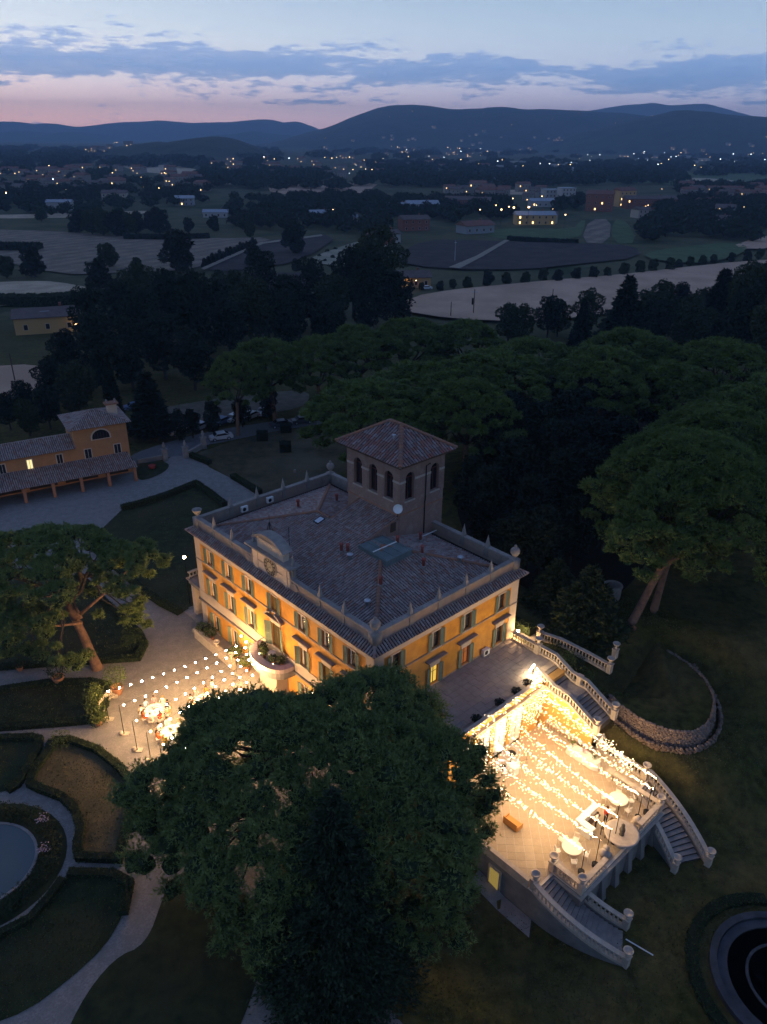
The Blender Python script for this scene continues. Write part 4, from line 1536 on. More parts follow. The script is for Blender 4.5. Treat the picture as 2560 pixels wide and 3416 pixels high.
BALUSTER = MB().lathe([(0.085, 0), (0.085, 0.06), (0.05, 0.10), (0.075, 0.20), (0.095, 0.30), (0.06, 0.44), (0.045, 0.52), (0.08, 0.58), (0.08, 0.64)], seg=7).mesh('baluster', TRAV, True)
POSTM = MB().box(-0.23, -0.23, 0, 0.23, 0.23, 0.98).box(-0.28, -0.28, 0.98, 0.28, 0.28, 1.10).mesh('pedestal', TRAV)
VASE = MB().lathe([(0.17, 0), (0.18, 0.06), (0.08, 0.14), (0.09, 0.22), (0.24, 0.34), (0.31, 0.50), (0.37, 0.54), (0.37, 0.60), (0.30, 0.60), (0.24, 0.50), (0.02, 0.46)], seg=16).mesh('stone_vase', TRAV, True)


def balustrade(path, label, posts=(), step=0.33, plinth=0.18, group=None, ends=0.0, parent=None, name='balustrade'):
    """path in villa coordinates with z of the walking surface"""
    root = parent or empty(name, VO, VA, label, 'balustrade', group)
    pts = [Vector(p) for p in path]
    b = MB()
    b.sweep([(p.x, p.y, p.z) for p in pts], [(-0.17, -0.05), (0.17, -0.05), (0.17, plinth), (-0.17, plinth)])
    b.build('base_course', TRAV, root)
    b = MB()
    b.sweep([(p.x, p.y, p.z) for p in pts], [(-0.16, plinth + 0.64), (0.16, plinth + 0.64), (0.20, plinth + 0.70), (0.20, plinth + 0.79), (-0.20, plinth + 0.79), (-0.20, plinth + 0.70)])
    b.build('handrail', TRAV, root)
    acc = step * 0.5
    for a, c in zip(pts, pts[1:]):
        d = (c - a)
        L = math.hypot(d.x, d.y)
        while acc < L:
            p = a.lerp(c, acc / L)
            if not any((Vector((q[0], q[1])) - Vector((p.x, p.y))).length < 0.36 for q in posts):
                put('baluster', BALUSTER, root, (p.x, p.y, p.z + plinth))
            acc += step
        acc -= L
    for q in posts:
        put('pedestal', POSTM, root, (q[0], q[1], q[2] - 0.05))
    return root


def vase_at(p, label, group='stone vases on the balustrades', plant=False):
    r = empty('stone_vase', VW(p[0], p[1], p[2]), 0, label, 'vase', group)
    put('bowl', VASE, r)
    return r


portico = empty('portico', VO, VA, 'ochre portico below the paved upper terrace, hung with lights', 'portico')
PX0, PX1, PY = 2.2, 14.6, -6.75
UT = 5.0
PORTW = mat('portico_plaster', (0.60, 0.33, 0.09), 0.9, (0.50, 0.28, 0.08), 1.0, 5)
MB().box(PX0, PY, -0.6, PX0 + 1.3, -0.1, 4.3).build('end_wall', PORTW, portico)
MB().box(PX1 - 2.0, PY, -0.6, PX1, -0.1, 4.3).build('end_wall', PORTW, portico)
MB().box(PX0 + 1.3, -3.2, -0.6, PX1 - 2.0, -2.9, 4.3).build('back_wall', PORTW, portico)
for k in range(5):
    x = PX0 + 1.3 + k * 2.275
    if k:
        MB().box(x - 0.22, PY + 0.03, -0.2, x + 0.22, PY + 0.5, 4.3).build('pillar', PORTW, portico)
for k in range(4):
    xa = PX0 + 1.3 + k * 2.275 + 0.3
    for s in range(2):
        b = MB()
        vs = []
        n = 10
        for i in range(n + 1):
            x = xa + s * 0.86 + 0.78 * i / n
            y = PY + 0.22 + 0.05 * math.sin(i * 2.2)
            vs += [(x, y, 0.02), (x, y - 0.03, 4.15)]
        b.add(vs, [(2 * i, 2 * i + 2, 2 * i + 3, 2 * i + 1) for i in range(n)])
        b.build('white_drape', CLOTH, portico)
MB().box(PX0 - 0.05, PY - 0.1, 4.3, 18.4, -0.1, 4.72).build('beam', PORTW, portico)
MB().box(PX0 - 0.25, PY - 0.32, 4.72, PX1 + 0.25, -0.1, 4.90).build('cornice', TRAV, portico)
MB().box(PX1 + 0.25, -5.7, 4.72, 18.4, -0.1, 4.90).build('terrace_slab', TRAV, portico)
MB().box(PX1 + 0.02, -5.72, -0.6, 18.3, -0.1, 4.3).build('flank_wall', PORTW, portico)
SLAB = mat('worn_paving_slab', (0.34, 0.30, 0.27), 0.85, (0.24, 0.215, 0.20), 1.2, 7, 0.25, 9, col3=(0.28, 0.225, 0.19))
rr = random.Random(4)
y = -0.15
row = 0
sid = 0
while y > -6.5:
    d = 0.62
    x = PX0 - 0.1 + (0.45 if row % 2 else 0.0)
    while x < 18.3:
        w = rr.uniform(0.75, 1.1)
        xe = min(x + w, 18.3)
        yl = max(y - d, -6.55)
        if yl < -5.6 and x > PX1 + 0.2:
            break
        if xe - x > 0.2:
            MB().box(x + 0.012, yl + 0.012, 4.9, xe - 0.012, y - 0.012, 5.0 + rr.uniform(-0.008, 0.008)).build('paving_slab', SLAB, portico)
        x = xe
    y -= d
    row += 1
# low parapet with coping at the outer edge of the upper terrace, hung with bulbs
MB().box(PX0, PY - 0.05, 4.98, PX1 - 0.05, PY + 0.2, 5.62).build('edge_parapet', PORTW, portico)
MB().box(PX0 - 0.06, PY - 0.12, 5.62, PX1 + 0.02, PY + 0.27, 5.72).build('edge_coping', TRAV, portico)
balustrade([(18.25, -0.4, 5.0), (18.2, -3.3, 5.0)], 'low stone balustrade beside the paved upper terrace near the corner lamp', ((18.2, -3.5, 5.0),))
acu = empty('air_conditioner', VW(14.2, -0.35, 5.0), VA, 'white air conditioner unit at the foot of the ochre wall', 'air conditioner')
MB().box(-0.42, -0.18, 0.06, 0.42, 0.18, 0.72).build('casing', WHITEPAINT, acu)
MB().lathe([(0.24, 0), (0.24, 0.012)], seg=14).build('fan', IRON, acu, rot=(PI / 2, 0, 0), loc=(-0.08, -0.182, 0.40))

# ------------------------------------------------------------------ stone stairs from the upper terrace to the lawn
st = empty('stone_staircase', VO, VA, 'straight stone stairs with landing leading down to the lawn', 'staircase')
SX0, SX1 = 15.6, 18.2
zz, yy = 5.0, -5.75
for k in range(5):
    z1_ = 5.0 - 0.2 * (k + 1)
    MB().step([(SX0, yy - 0.36), (SX1, yy - 0.36), (SX1, yy + 0.02), (SX0, yy + 0.02)], z1_ - 0.6, z1_).build('step', [STONE, RISER_SHADE], st)
    yy -= 0.36
MB().box(SX0, yy - 1.75, 3.2, SX1, yy + 0.02, 3.985).build('landing', STONE, st)
yy -= 1.75
for k in range(8):
    z1_ = 4.0 - 0.185 * (k + 1)
    MB().step([(SX0, yy - 0.35), (SX1, yy - 0.35), (SX1, yy + 0.02), (SX0, yy + 0.02)], z1_ - 0.7, z1_).build('step', [STONE, RISER_SHADE], st)
    yy -= 0.35
foot_y = yy
flank = [(-5.74, 5.0), (-7.55, 4.0), (-9.3, 4.0), (foot_y, 2.5), (foot_y, -0.6), (-5.74, -0.6)]
b = MB()
vs = [(SX0 - 0.02, y, z) for y, z in flank] + [(SX0 - 0.3, y, z) for y, z in flank]
n = len(flank)
b.add(vs, [tuple(range(n)), tuple(range(2 * n - 1, n - 1, -1))] + [(i, (i + 1) % n, n + (i + 1) % n, n + i) for i in range(n)])
b.build('flank_wall', PORTW, st)
top_path = [(18.35, -3.6, 5.0), (18.35, -5.6, 5.0), (18.35, -7.6, 4.05), (18.35, -9.3, 4.0), (18.35, foot_y - 0.1, 2.55)]
balustrade(top_path, 'sloping stone balustrade on the lawn side of the straight stairs', ((18.35, -8.4, 4.0), (18.35, foot_y - 0.25, 2.5)))
inn_path = [(15.45, -5.6, 5.0), (15.45, -7.6, 4.05), (15.45, -9.3, 4.0), (15.45, foot_y - 0.1, 2.55)]
balustrade(inn_path, 'sloping stone balustrade on the terrace side of the straight stairs', ((15.45, foot_y - 0.25, 2.5),))
vase_at((18.35, -3.5, 6.08), 'stone vase at the head of the straight stairs')
vase_at((18.35, foot_y - 0.25, 3.58), 'stone vase on the lawn-side newel at the foot of the straight stairs')
vase_at((15.45, foot_y - 0.25, 3.58), 'stone vase on the terrace-side newel at the foot of the straight stairs')
put('pedestal', POSTM, st, (18.35, -3.5, 4.98))
# second balustrade above the planted bank
bank = [(20.3, -2.6, 4.95), (20.9, -4.4, 4.9), (21.6, -7.2, 4.4), (21.9, -9.0, 4.1)]
balustrade(bank, 'stone balustrade above the green planted bank beside the stairs', ((20.2, -2.3, 4.95), (22.0, -9.3, 4.05), (24.0, -8.6, 4.4)))
vase_at((20.2, -2.3, 6.03), 'stone vase on the pier beside the path below the corner lamp')
vase_at((22.0, -9.3, 5.13), 'stone vase at the lower end of the bank balustrade')
vase_at((24.0, -8.6, 5.48), 'stone vase on the pier nearest the rock-walled bed')

# ------------------------------------------------------------------ lower terrace
TFX0, TFX1, TFY0, TFY1 = 0.35, 16.35, -17.3, -6.7
CX0, CX1, CYF = 2.75, 14.0, -19.75
terr = empty('terrace', VO, VA, 'lit paved terrace of diagonal stone tiles below the villa')
terr['kind'] = 'structure'
b = MB()
b.prism([(TFX0 - 0.2, TFY1), (TFX0 - 0.2, TFY0 - 0.2), (CX0 - 0.2, TFY0 - 0.2), (CX0 - 0.2, CYF - 0.2), (CX1 + 0.2, CYF - 0.2), (CX1 + 0.2, TFY0 - 0.2), (TFX1 + 0.1, TFY0 - 0.2), (TFX1 + 0.1, TFY1)], -3.6, -0.08)
RETAIN = mat('retaining_wall_plaster', (0.24, 0.22, 0.20), 0.95, (0.15, 0.14, 0.13), 0.8, 8, 0.3, 8, col3=(0.24, 0.21, 0.18))
b.build('retaining_wall', RETAIN, terr)
JOINT = mat('pale_joint_mortar', (0.62, 0.55, 0.44), 0.9)
MB().prism([(TFX0 - 0.19, TFY1), (TFX0 - 0.19, TFY0 - 0.19), (CX0 - 0.19, TFY0 - 0.19), (CX0 - 0.19, CYF - 0.19), (CX1 + 0.19, CYF - 0.19), (CX1 + 0.19, TFY0 - 0.19), (TFX1 + 0.09, TFY0 - 0.19), (TFX1 + 0.09, TFY1)], -0.078, -0.012).build('mortar_bed', JOINT, terr)
TILEF = mat('terrace_stone_tile', (0.50, 0.37, 0.22), 0.75, (0.36, 0.27, 0.165), 2.5, 6, 0.12, 20, island=[(0.46, 0.36, 0.25), (0.36, 0.28, 0.19), (0.42, 0.33, 0.24), (0.50, 0.40, 0.28)], spec=0.3)
ts, gp = 0.70, 0.022
full = MB().prism([(-(ts - gp) * 0.7071, 0), (0, -(ts - gp) * 0.7071), ((ts - gp) * 0.7071, 0), (0, (ts - gp) * 0.7071)], -0.012, 0.0).mesh('paving_tile', TILEF)
rest = MB()
pitch_ = ts * 0.7071
rects = [(TFX0, TFY0, TFX1, TFY1), (CX0, CYF, CX1, TFY0)]
cells = []
for rc in rects:
    nx0, ny0 = int(rc[0] / pitch_) - 2, int(rc[1] / pitch_) - 2
    for i in range(nx0, int(rc[2] / pitch_) + 3):
        for j in range(ny0, int(rc[3] / pitch_) + 3):
            if (i + j) % 2:
                continue
            c = (i * pitch_, j * pitch_)
            h_ = (ts - gp) * 0.7071
            dia = [(c[0] - h_, c[1]), (c[0], c[1] - h_), (c[0] + h_, c[1]), (c[0], c[1] + h_)]
            pl = clip_poly(dia, (rc[0] + 0.01, rc[1] + 0.01, rc[2] - 0.01, rc[3] - 0.01))
            if len(pl) >= 3:
                whole = all(rc[0] < p[0] < rc[2] and rc[1] < p[1] < rc[3] for p in dia)
                cells.append((c, pl, whole))
shown = 0
for c, pl, whole in cells:
    seen = c[0] > 4.2 - 0.0 and shown < 300
    if whole and seen:
        put('paving_tile', full, terr, (c[0], c[1], rr.uniform(-0.003, 0.003)))
        shown += 1
    else:
        rest.prism(pl, -0.012, rr.uniform(-0.003, 0.003))
o = rest.build('cut_paving', TILEF, terr)
o['kind'] = 'stuff'
# buttress ribs on the front wall
for k in range(6):
    x = CX0 + 0.9 + k * (CX1 - CX0 - 1.8) / 5
    b = MB()
    b.add([(x - 0.28, CYF - 0.2, -3.4), (x + 0.28, CYF - 0.2, -3.4), (x + 0.28, CYF - 0.2, -0.35), (x - 0.28, CYF - 0.2, -0.35), (x - 0.28, CYF - 0.75, -3.4), (x + 0.28, CYF - 0.75, -3.4), (x + 0.28, CYF - 0.3, -0.35), (x - 0.28, CYF - 0.3, -0.35)],
          [(4, 5, 6, 7), (0, 4, 7, 3), (1, 2, 6, 5), (3, 7, 6, 2)])
    b.build('buttress', RETAIN, terr)
b = MB()
b.sweep([(CX0 - 0.25, TFY0 - 0.2, 0), (CX0 - 0.25, CYF - 0.28, 0), (CX1 + 0.25, CYF - 0.28, 0), (CX1 + 0.25, TFY0 - 0.2, 0)], [(-0.12, -0.34), (0.14, -0.34), (0.14, -0.16), (-0.12, -0.16)])
b.build('string_moulding', TRAV, terr)
balustrade([(CX0, TFY0 - 0.1, 0), (CX0, CYF, 0), (6.0, CYF, 0)], 'stone balustrade round the front corner beside the near curved stairs', ((CX0, TFY0 + 0.1, 0), (CX0, CYF, 0)))
balustrade([(10.8, CYF, 0), (CX1, CYF, 0), (CX1, TFY0 - 0.1, 0), (CX1, -15.2, 0)], 'stone balustrade round the far front corner of the lit terrace', ((CX1, CYF, 0), (CX1, -15.1, 0)))
balustrade([(TFX1, -12.6, 0), (TFX1, TFY0, 0)], 'stone balustrade between the lit terrace and the sloping lawn', ((TFX1, -12.5, 0), (TFX1, -17.1, 0)))
balustrade([(15.1, -7.4, 0), (15.15, -12.2, 0)], 'stone balustrade below the flank of the straight stairs, behind the light strings', ())
MB().sweep([(TFX0 - 0.05, -7.0, 0), (TFX0 - 0.05, TFY0 + 0.4, 0)], [(-0.18, -0.1), (0.18, -0.1), (0.18, 0.75), (-0.18, 0.75)]).build('side_parapet', TRAV, terr)
vase_at((CX0, TFY0 + 0.1, 1.05), 'stone vase at the inner corner of the near front balustrade')
vase_at((CX0, CYF, 1.05), 'stone vase on the nearest outer corner of the lit terrace')
vase_at((CX1, CYF, 1.05), 'stone vase on the far outer corner of the lit terrace')
vase_at((TFX1, -12.5, 1.05), 'stone vase where the lawn balustrade starts below the stairs')
vase_at((TFX1, -17.1, 1.05), 'stone vase at the head of the far curved stairs')
vase_at((TFX0 + 0.1, TFY0 + 0.05, 1.05), 'stone vase at the head of the near curved stairs')
put('pedestal', POSTM, terr, (TFX0 + 0.1, TFY0 + 0.05, -0.05))


def curved_stair(sgn, label, lab_out, lab_in):
    """sgn +1: near stairs (low x), -1 mirrored about the terrace axis"""
    ax = 8.38
    root = empty('curved_staircase', VO, VA, label, 'staircase', 'curved stairs of the lit terrace')
    NS = 17

    def P(t, w):
        # centre line from (1.65,-17.3) to (3.4,-23.3), turning inwards
        y = -17.35 - 6.0 * t
        x = 1.62 + 1.75 * t ** 2.0
        tx, ty = 3.5 * t, -6.0
        L = math.hypot(tx, ty)
        nx, ny = -ty / L, tx / L
        ww = 1.12 + 0.08 * t
        x, y = x + nx * w * ww, y + ny * w * ww
        return (x if sgn > 0 else 2 * ax - x, y)
    for k in range(NS):
        t0, t1 = k / NS, (k + 1.06) / NS
        z = LOWG * (k + 1) / NS
        poly = [P(t0, -1), P(t0, 1), P(t1, 1), P(t1, -1)]
        MB().step(poly, z - 0.55, z + rr.uniform(-0.006, 0.006)).build('step', [STONE, RISER_SHADE], root)
    for w, lab in ((-1.0, lab_out), (1.0, lab_in)):
        pts = [P(i / 14, w * 1.12) for i in range(15)]
        b = MB()
        vs, n = [], len(pts)
        for i, p in enumerate(pts):
            q = P(i / 14, w * 1.38)
            zt = LOWG * i / 14 + 0.12
            vs += [(p[0], p[1], -3.6), (p[0], p[1], zt), (q[0], q[1], zt), (q[0], q[1], -3.6)]
        fs = []
        for i in range(n - 1):
            for k in range(4):
                fs.append((i * 4 + k, i * 4 + (k + 1) % 4, (i + 1) * 4 + (k + 1) % 4, (i + 1) * 4 + k))
        fs += [(0, 3, 2, 1), (4 * n - 4, 4 * n - 3, 4 * n - 2, 4 * n - 1)]
        b.add(vs, fs)
        b.build('side_wall', RETAIN, root)
        pp = [P(i / 14, w * 1.25) for i in range(15)]
        e = P(1.03, w * 1.25)
        balustrade([(p[0], p[1], LOWG * i / 14 + 0.1) for i, p in enumerate(pp)], None, ((e[0], e[1], LOWG + 0.05),), parent=root)
        vase_at((e[0], e[1], LOWG + 1.10), lab)
    return root


curved_stair(1, 'near curved stone stairs going down from the lit terrace', 'stone vase at the foot of the near curved stairs, outer side', 'stone vase at the foot of the near curved stairs, inner side')
curved_stair(-1, 'far curved stone stairs going down beside the lawn', 'stone vase at the foot of the far curved stairs, lawn side', 'stone vase at the foot of the far curved stairs, inner side')
# lit cellar door in the retaining wall, with its path
cd = empty('cellar_door', VW(0.13, -13.9, LOWG), VA - PI / 2, 'small lit yellow doorway in the retaining wall behind the pine', 'door')
MB().box(-0.62, -0.1, 0.0, 0.62, 0.02, 2.2).build('door_frame', TRAV, cd)
MB().box(-0.45, -0.12, 0.02, 0.45, -0.1, 2.0).build('lit_opening', glow('lit_cellar', (1.0, 0.70, 0.18), 0.22), cd)
sheet('cellar_path', [(VW(x, y).x, VW(x, y).y) for x, y in ((0.1, -12.4), (0.1, -17.6), (-1.2, -18.4), (-1.2, -12.4))], 0.03, SLAB, 'pale paved strip below the retaining wall', drape=True)

# ------------------------------------------------------------------ raised walk along the garden front with parapet
walk = empty('front_walk', VO, VA, 'raised stone walk with planted parapet along the garden front', 'terrace')
MB().box(-1.75, 18.9, -0.3, -0.1, 28.6, 0.40).build('walk_floor', SLAB, walk)
MB().box(-2.1, 19.6, -0.3, -1.75, 27.4, 1.15).build('walk_parapet', TRAV, walk)
MB().box(-2.18, 19.55, 1.15, -1.67, 27.45, 1.27).build('walk_coping', TRAV, walk)
MB().box(-1.75, 27.1, -0.3, -0.12, 27.4, 1.15).build('end_parapet', TRAV, walk)
MB().box(-1.75, 1.0, -0.3, -0.1, 9.7, 0.40).build('walk_floor', SLAB, walk)
MB().box(-2.1, 1.0, -0.3, -1.75, 9.0, 1.15).build('walk_parapet', TRAV, walk)
for k in range(4):
    MB().box(-2.85 - k * 0.36, 11.0, -0.3, -2.45 - k * 0.36, 17.4, 0.40 - 0.1 * (k + 1)).build('step', STONE, walk)
MB().box(-2.5, 9.7, -0.3, -0.1, 18.88, 0.395).build('entrance_floor', SLAB, walk)
for y, lab in ((20.0, 'stone vase on the walk parapet beside the entrance steps'), (22.9, 'stone vase midway along the walk parapet'), (8.8, 'stone vase on the walk parapet beyond the balcony')):
    vase_at((-1.92, y, 1.27), lab)

# ------------------------------------------------------------------ rock-walled oval bed on the lawn
ROCK = mat('rough_rock', (0.24, 0.17, 0.12), 0.95, (0.11, 0.08, 0.06), 3.0, 8, 0.5, 10, island=[(0.26, 0.185, 0.14), (0.15, 0.115, 0.09), (0.20, 0.13, 0.09), (0.33, 0.25, 0.20)])
RT = 3.0
rock_path = [(21.67, 56.73, 3.00), (22.53, 54.78, 3.00), (23.74, 53.31, 3.00), (25.51, 52.10, 3.00), (27.57, 51.90, 3.00), (29.59, 53.16, 3.00), (31.17, 55.86, 3.00), (31.61, 59.10, 3.00), (30.80, 61.71, 3.00), (29.26, 63.87, 3.00)]
rb = empty('rock_bed', (rock_path[3][0], rock_path[3][1], 0.8), 0, 'oval lawn bed held by a rough rock wall with a ledge', 'rock bed')
ro = Vector(rb.location)
rp = smooth_poly(rock_path, 2, False)
rr2 = random.Random(9)
base_rocks = []
for kq in range(3):
    bm = bmesh.new()
    bmesh.ops.create_icosphere(bm, subdivisions=2, radius=1.0)
    for v in bm.verts:
        v.co *= 0.82 + 0.36 * noise.noise(v.co * 1.6 + Vector((kq * 7, 0, 0)))
    me = bpy.data.meshes.new('rock')
    bm.to_mesh(me)
    bm.free()
    me.materials.append(ROCK)
    base_rocks.append(me)
cum = 0.0
cnt = 0
small = MB()
for (a, c) in zip(rp, rp[1:]):
    a, c = Vector((a[0], a[1])), Vector((c[0], c[1]))
    L = (c - a).length
    tdir = (c - a).normalized()
    nrm = Vector((tdir.y, -tdir.x))
    cum += L
    while cum > 0:
        p = c - tdir * cum
        cum -= 0.33
        for cr in range(11):
            z = RT - 0.08 - cr * 0.235
            q = p + nrm * (0.04 + 0.03 * cr + rr2.uniform(-.04, .06)) + tdir * (0.16 * (cr % 2) + rr2.uniform(-.05, .05))
            if z < gz(q.x, q.y) - 0.25:
                break
            loc = Vector((q.x, q.y, z + rr2.uniform(-.03, .03))) - ro
            s = rr2.uniform(0.14, 0.20)
            if cnt < 295:
                put('rock', rr2.choice(base_rocks), rb, loc, rot=(rr2.uniform(-.4, .4), rr2.uniform(-.4, .4), math.atan2(tdir.y, tdir.x) + rr2.choice((0, PI))), sc=(s * 1.35, s * 1.0, s * 0.98))
                cnt += 1
            else:
                small.add([(loc.x + v_[0] * s * rr2.uniform(0.9, 1.4), loc.y + v_[1] * s * rr2.uniform(0.9, 1.4), loc.z + v_[2] * s) for v_ in ICO[1][0]], ICO[1][1])
        for cr in range(3):
            q = p + nrm * (0.85 + rr2.uniform(-.05, .07)) + tdir * 0.16 * (cr % 2)
            g1 = gz(q.x, q.y)
            if g1 > RT - 0.7:
                break
            s = rr2.uniform(0.14, 0.21)
            loc = Vector((q.x, q.y, g1 + 0.05 + 0.2 * cr)) - ro
            small.add([(loc.x + v_[0] * s * rr2.uniform(0.9, 1.4), loc.y + v_[1] * s * rr2.uniform(0.9, 1.4), loc.z + v_[2] * s) for v_ in ICO[1][0]], ICO[1][1])
o = small.build('ledge_rocks', ROCK, rb)
o['kind'] = 'stuff'
bed = [(p[0], p[1]) for p in rp]
MB().sweep([(p[0] - ro.x, p[1] - ro.y, 0) for p in rp], [(-0.06, RT - 0.2 - ro.z), (0.30, RT - 0.2 - ro.z), (0.30, -3.0), (-0.06, -3.0)]).build('wall_core', ROCK, rb)
back = [(bed[-1][0] + (bed[0][0] - bed[-1][0]) * t + 3.2 * math.sin(PI * t) * 0.6, bed[-1][1] + (bed[0][1] - bed[-1][1]) * t + 3.6 * math.sin(PI * t)) for t in [i / 10 for i in range(1, 10)]]
b = MB()
zt = max(gz(p[0], p[1]) for p in bed[:20]) + 1.0
mid_ = (sum(p[0] for p in bed) / len(bed), sum(p[1] for p in bed) / len(bed))
allp = [Vector((p[0], p[1], RT - 0.12)) - ro for p in bed] + [Vector((p[0], p[1], gz(p[0], p[1]) - 0.05)) - ro for p in back]
allp.append(Vector((mid_[0], mid_[1], RT - 0.05)) - ro)
b.add(allp, [(i, (i + 1) % (len(allp) - 1), len(allp) - 1) for i in range(len(allp) - 1)])
b.build('soil_top', TERRAIN, rb, smooth=True)

# ------------------------------------------------------------------ farmhouse with porch, west of the courtyard
FO = Vector((-47.53, 107.0, 0))
FA = math.radians(31.2)
farm = empty('farmhouse', FO, FA, 'ochre farmhouse with tiled tower block and long open porch', 'house')
FOCH = mat('farm_plaster', (0.50, 0.235, 0.10), 0.9, (0.42, 0.20, 0.085), 0.8, 6, 0.1, 10)


def fwin(X, z0, z1, w, Y, lit=None):
    fr = MB()
    fr.box(X - w / 2 - 0.14, Y - 0.05, z0 - 0.12, X - w / 2, Y + 0.05, z1 + 0.14).box(X + w / 2, Y - 0.05, z0 - 0.12, X + w / 2 + 0.14, Y + 0.05, z1 + 0.14)
    fr.box(X - w / 2, Y - 0.05, z1, X + w / 2, Y + 0.05, z1 + 0.14).box(X - w / 2, Y - 0.07, z0 - 0.12, X + w / 2, Y + 0.05, z0)
    f_ = fr.build('window', TRIM, farm)
    MB().box(X - w / 2, Y - 0.02, z0, X + w / 2, Y + 0.04, z1).build('pane', lit or DARKGLASS, f_)
    MB().box(X - 0.03, Y - 0.035, z0, X + 0.03, Y - 0.021, z1).build('mullion', TRIM, f_)


WY = 4.0
MB().box(1.35, WY, -0.3, 9.5, WY + 7.5, 8.85).build('tower_block', FOCH, farm)
MB().box(-22, WY + 0.02, -0.3, 1.35, WY + 6.5, 5.9).build('wing', FOCH, farm)
b = MB()
ft = random.Random(2)
e_ = 0.7
X0, X1, Y0, Y1, Z = 1.35 - e_, 9.5 + e_, WY - e_, WY + 7.5 + e_, 8.8
hx_, hy_ = (X1 - X0) / 2, (Y1 - Y0) / 2
trise = 1.55
sl_ = math.hypot(hy_, trise)
tile_slope(b, (X0, Y0, Z), (1, 0, 0), (0, hy_, trise), [(0, 0), (X1 - X0, 0), (X1 - X0 - hy_, sl_), (hy_, sl_)], 0.30, 0.5, 0.115, ft)
tile_slope(b, (X1, Y1, Z), (-1, 0, 0), (0, -hy_, trise), [(0, 0), (X1 - X0, 0), (X1 - X0 - hy_, sl_), (hy_, sl_)], 0.30, 0.5, 0.115, ft)
tile_slope(b, (X0, Y1, Z), (0, -1, 0), (hy_, 0, trise), [(0, 0), (Y1 - Y0, 0), (hy_, sl_)], 0.30, 0.5, 0.115, ft)
tile_slope(b, (X1, Y0, Z), (0, 1, 0), (-hy_, 0, trise), [(0, 0), (Y1 - Y0, 0), (hy_, sl_)], 0.30, 0.5, 0.115, ft)
b.build('tower_roof', [TILE, TILEBED], farm)['kind'] = 'stuff'
b = MB()
tile_slope(b, (-22.3, WY - 0.5, 5.85), (1, 0, 0), (0, 3.8, 1.25), [(0, 0), (23.6, 0), (23.6, 4.0), (0, 4.0)], 0.30, 0.5, 0.115, ft)
tile_slope(b, (1.3, WY + 7.1, 5.85), (-1, 0, 0), (0, -3.8, 1.25), [(0, 0), (23.6, 0), (23.6, 4.0), (0, 4.0)], 0.30, 0.5, 0.115, ft)
b.build('wing_roof', [TILE, TILEBED], farm)['kind'] = 'stuff'
b = MB()
psl = math.hypot(4.35, 1.25)
tile_slope(b, (-22.3, -0.35, 2.45), (1, 0, 0), (0, 4.35, 1.25), [(0, 0), (31.9, 0), (31.3, psl), (0, psl)], 0.30, 0.5, 0.115, ft)
b.build('porch_roof', [TILE, TILEBED], farm)['kind'] = 'stuff'
for k in range(8):
    X = 9.0 - k * 4.1
    MB().box(X - 0.22, -0.2, -0.2, X + 0.22, 0.24, 2.42).build('porch_post', TERRAC, farm)
for X, z0, z1, w in ((3.1, 3.75, 5.25, 0.95), (7.65, 3.75, 5.25, 0.95), (-1.2, 3.75, 5.2, 0.8), (-9.4, 3.75, 5.2, 0.8)):
    fwin(X, z0, z1, w, WY)
fwin(-5.55, 3.75, 5.2, 0.72, WY, LIT_WHITE)
aw = MB()
q = [(5.4 - 1.55, 6.55)] + [(5.4 - 1.55 * math.cos(PI * i / 12), 7.0 + 1.35 * math.sin(PI * i / 12)) for i in range(13)] + [(5.4 + 1.55, 6.55)]
aw.extrude_y(q, WY - 0.05, WY + 0.02)
awo = aw.build('arched_window', TRIM, farm)
q2 = [(5.4 - 1.32, 6.68)] + [(5.4 - 1.32 * math.cos(PI * i / 12), 7.0 + 1.12 * math.sin(PI * i / 12)) for i in range(13)] + [(5.4 + 1.32, 6.68)]
MB().extrude_y(q2, WY - 0.07, WY - 0.051).build('pane', DARKGLASS, awo)
for k in range(5):
    MB().box(5.4 - 0.9 + k * 0.45 - 0.02, WY - 0.085, 6.7, 5.4 - 0.9 + k * 0.45 + 0.02, WY - 0.071, 7.75).build('mullion', mat('dark_red_frame', (0.13, 0.04, 0.035), 0.7), awo)
bc = MB()
bc.box(7.5, WY + 2.6, 9.0, 9.0, WY + 3.6, 11.1)
bco = bc.build('bell_cote', TRIM, farm)
MB().box(7.2, WY + 2.3, 11.1, 9.3, WY + 3.9, 11.3).build('bell_cote_roof', RIDGE, bco)
for X in (7.6, 8.9):
    MB().lathe([(0.14, 0), (0.10, 0.1), (0.2, 0.35), (0.05, 0.6)], (X, WY + 3.1, 11.3), 8).build('finial', STONE, bco)
MB().box(-21.5, WY - 0.06, 0.3, 8.8, WY - 0.01, 2.6).build('dark_doorways', mat('dark_door_wood', (0.05, 0.035, 0.025), 0.9), farm)  # one even dark brown panel along the porch wall
for X in (-2.2, -7.5, 4.0):
    MB().box(X, WY - 0.12, -0.1, X + 1.2, WY - 0.065, 2.7).build('porch_wall', FOCH, farm)
# flower pots in front of the porch


# ------------------------------------------------------------------ lawns, hedges and beds of the garden
def xy(lst):
    return [(p[0], p[1]) for p in lst]


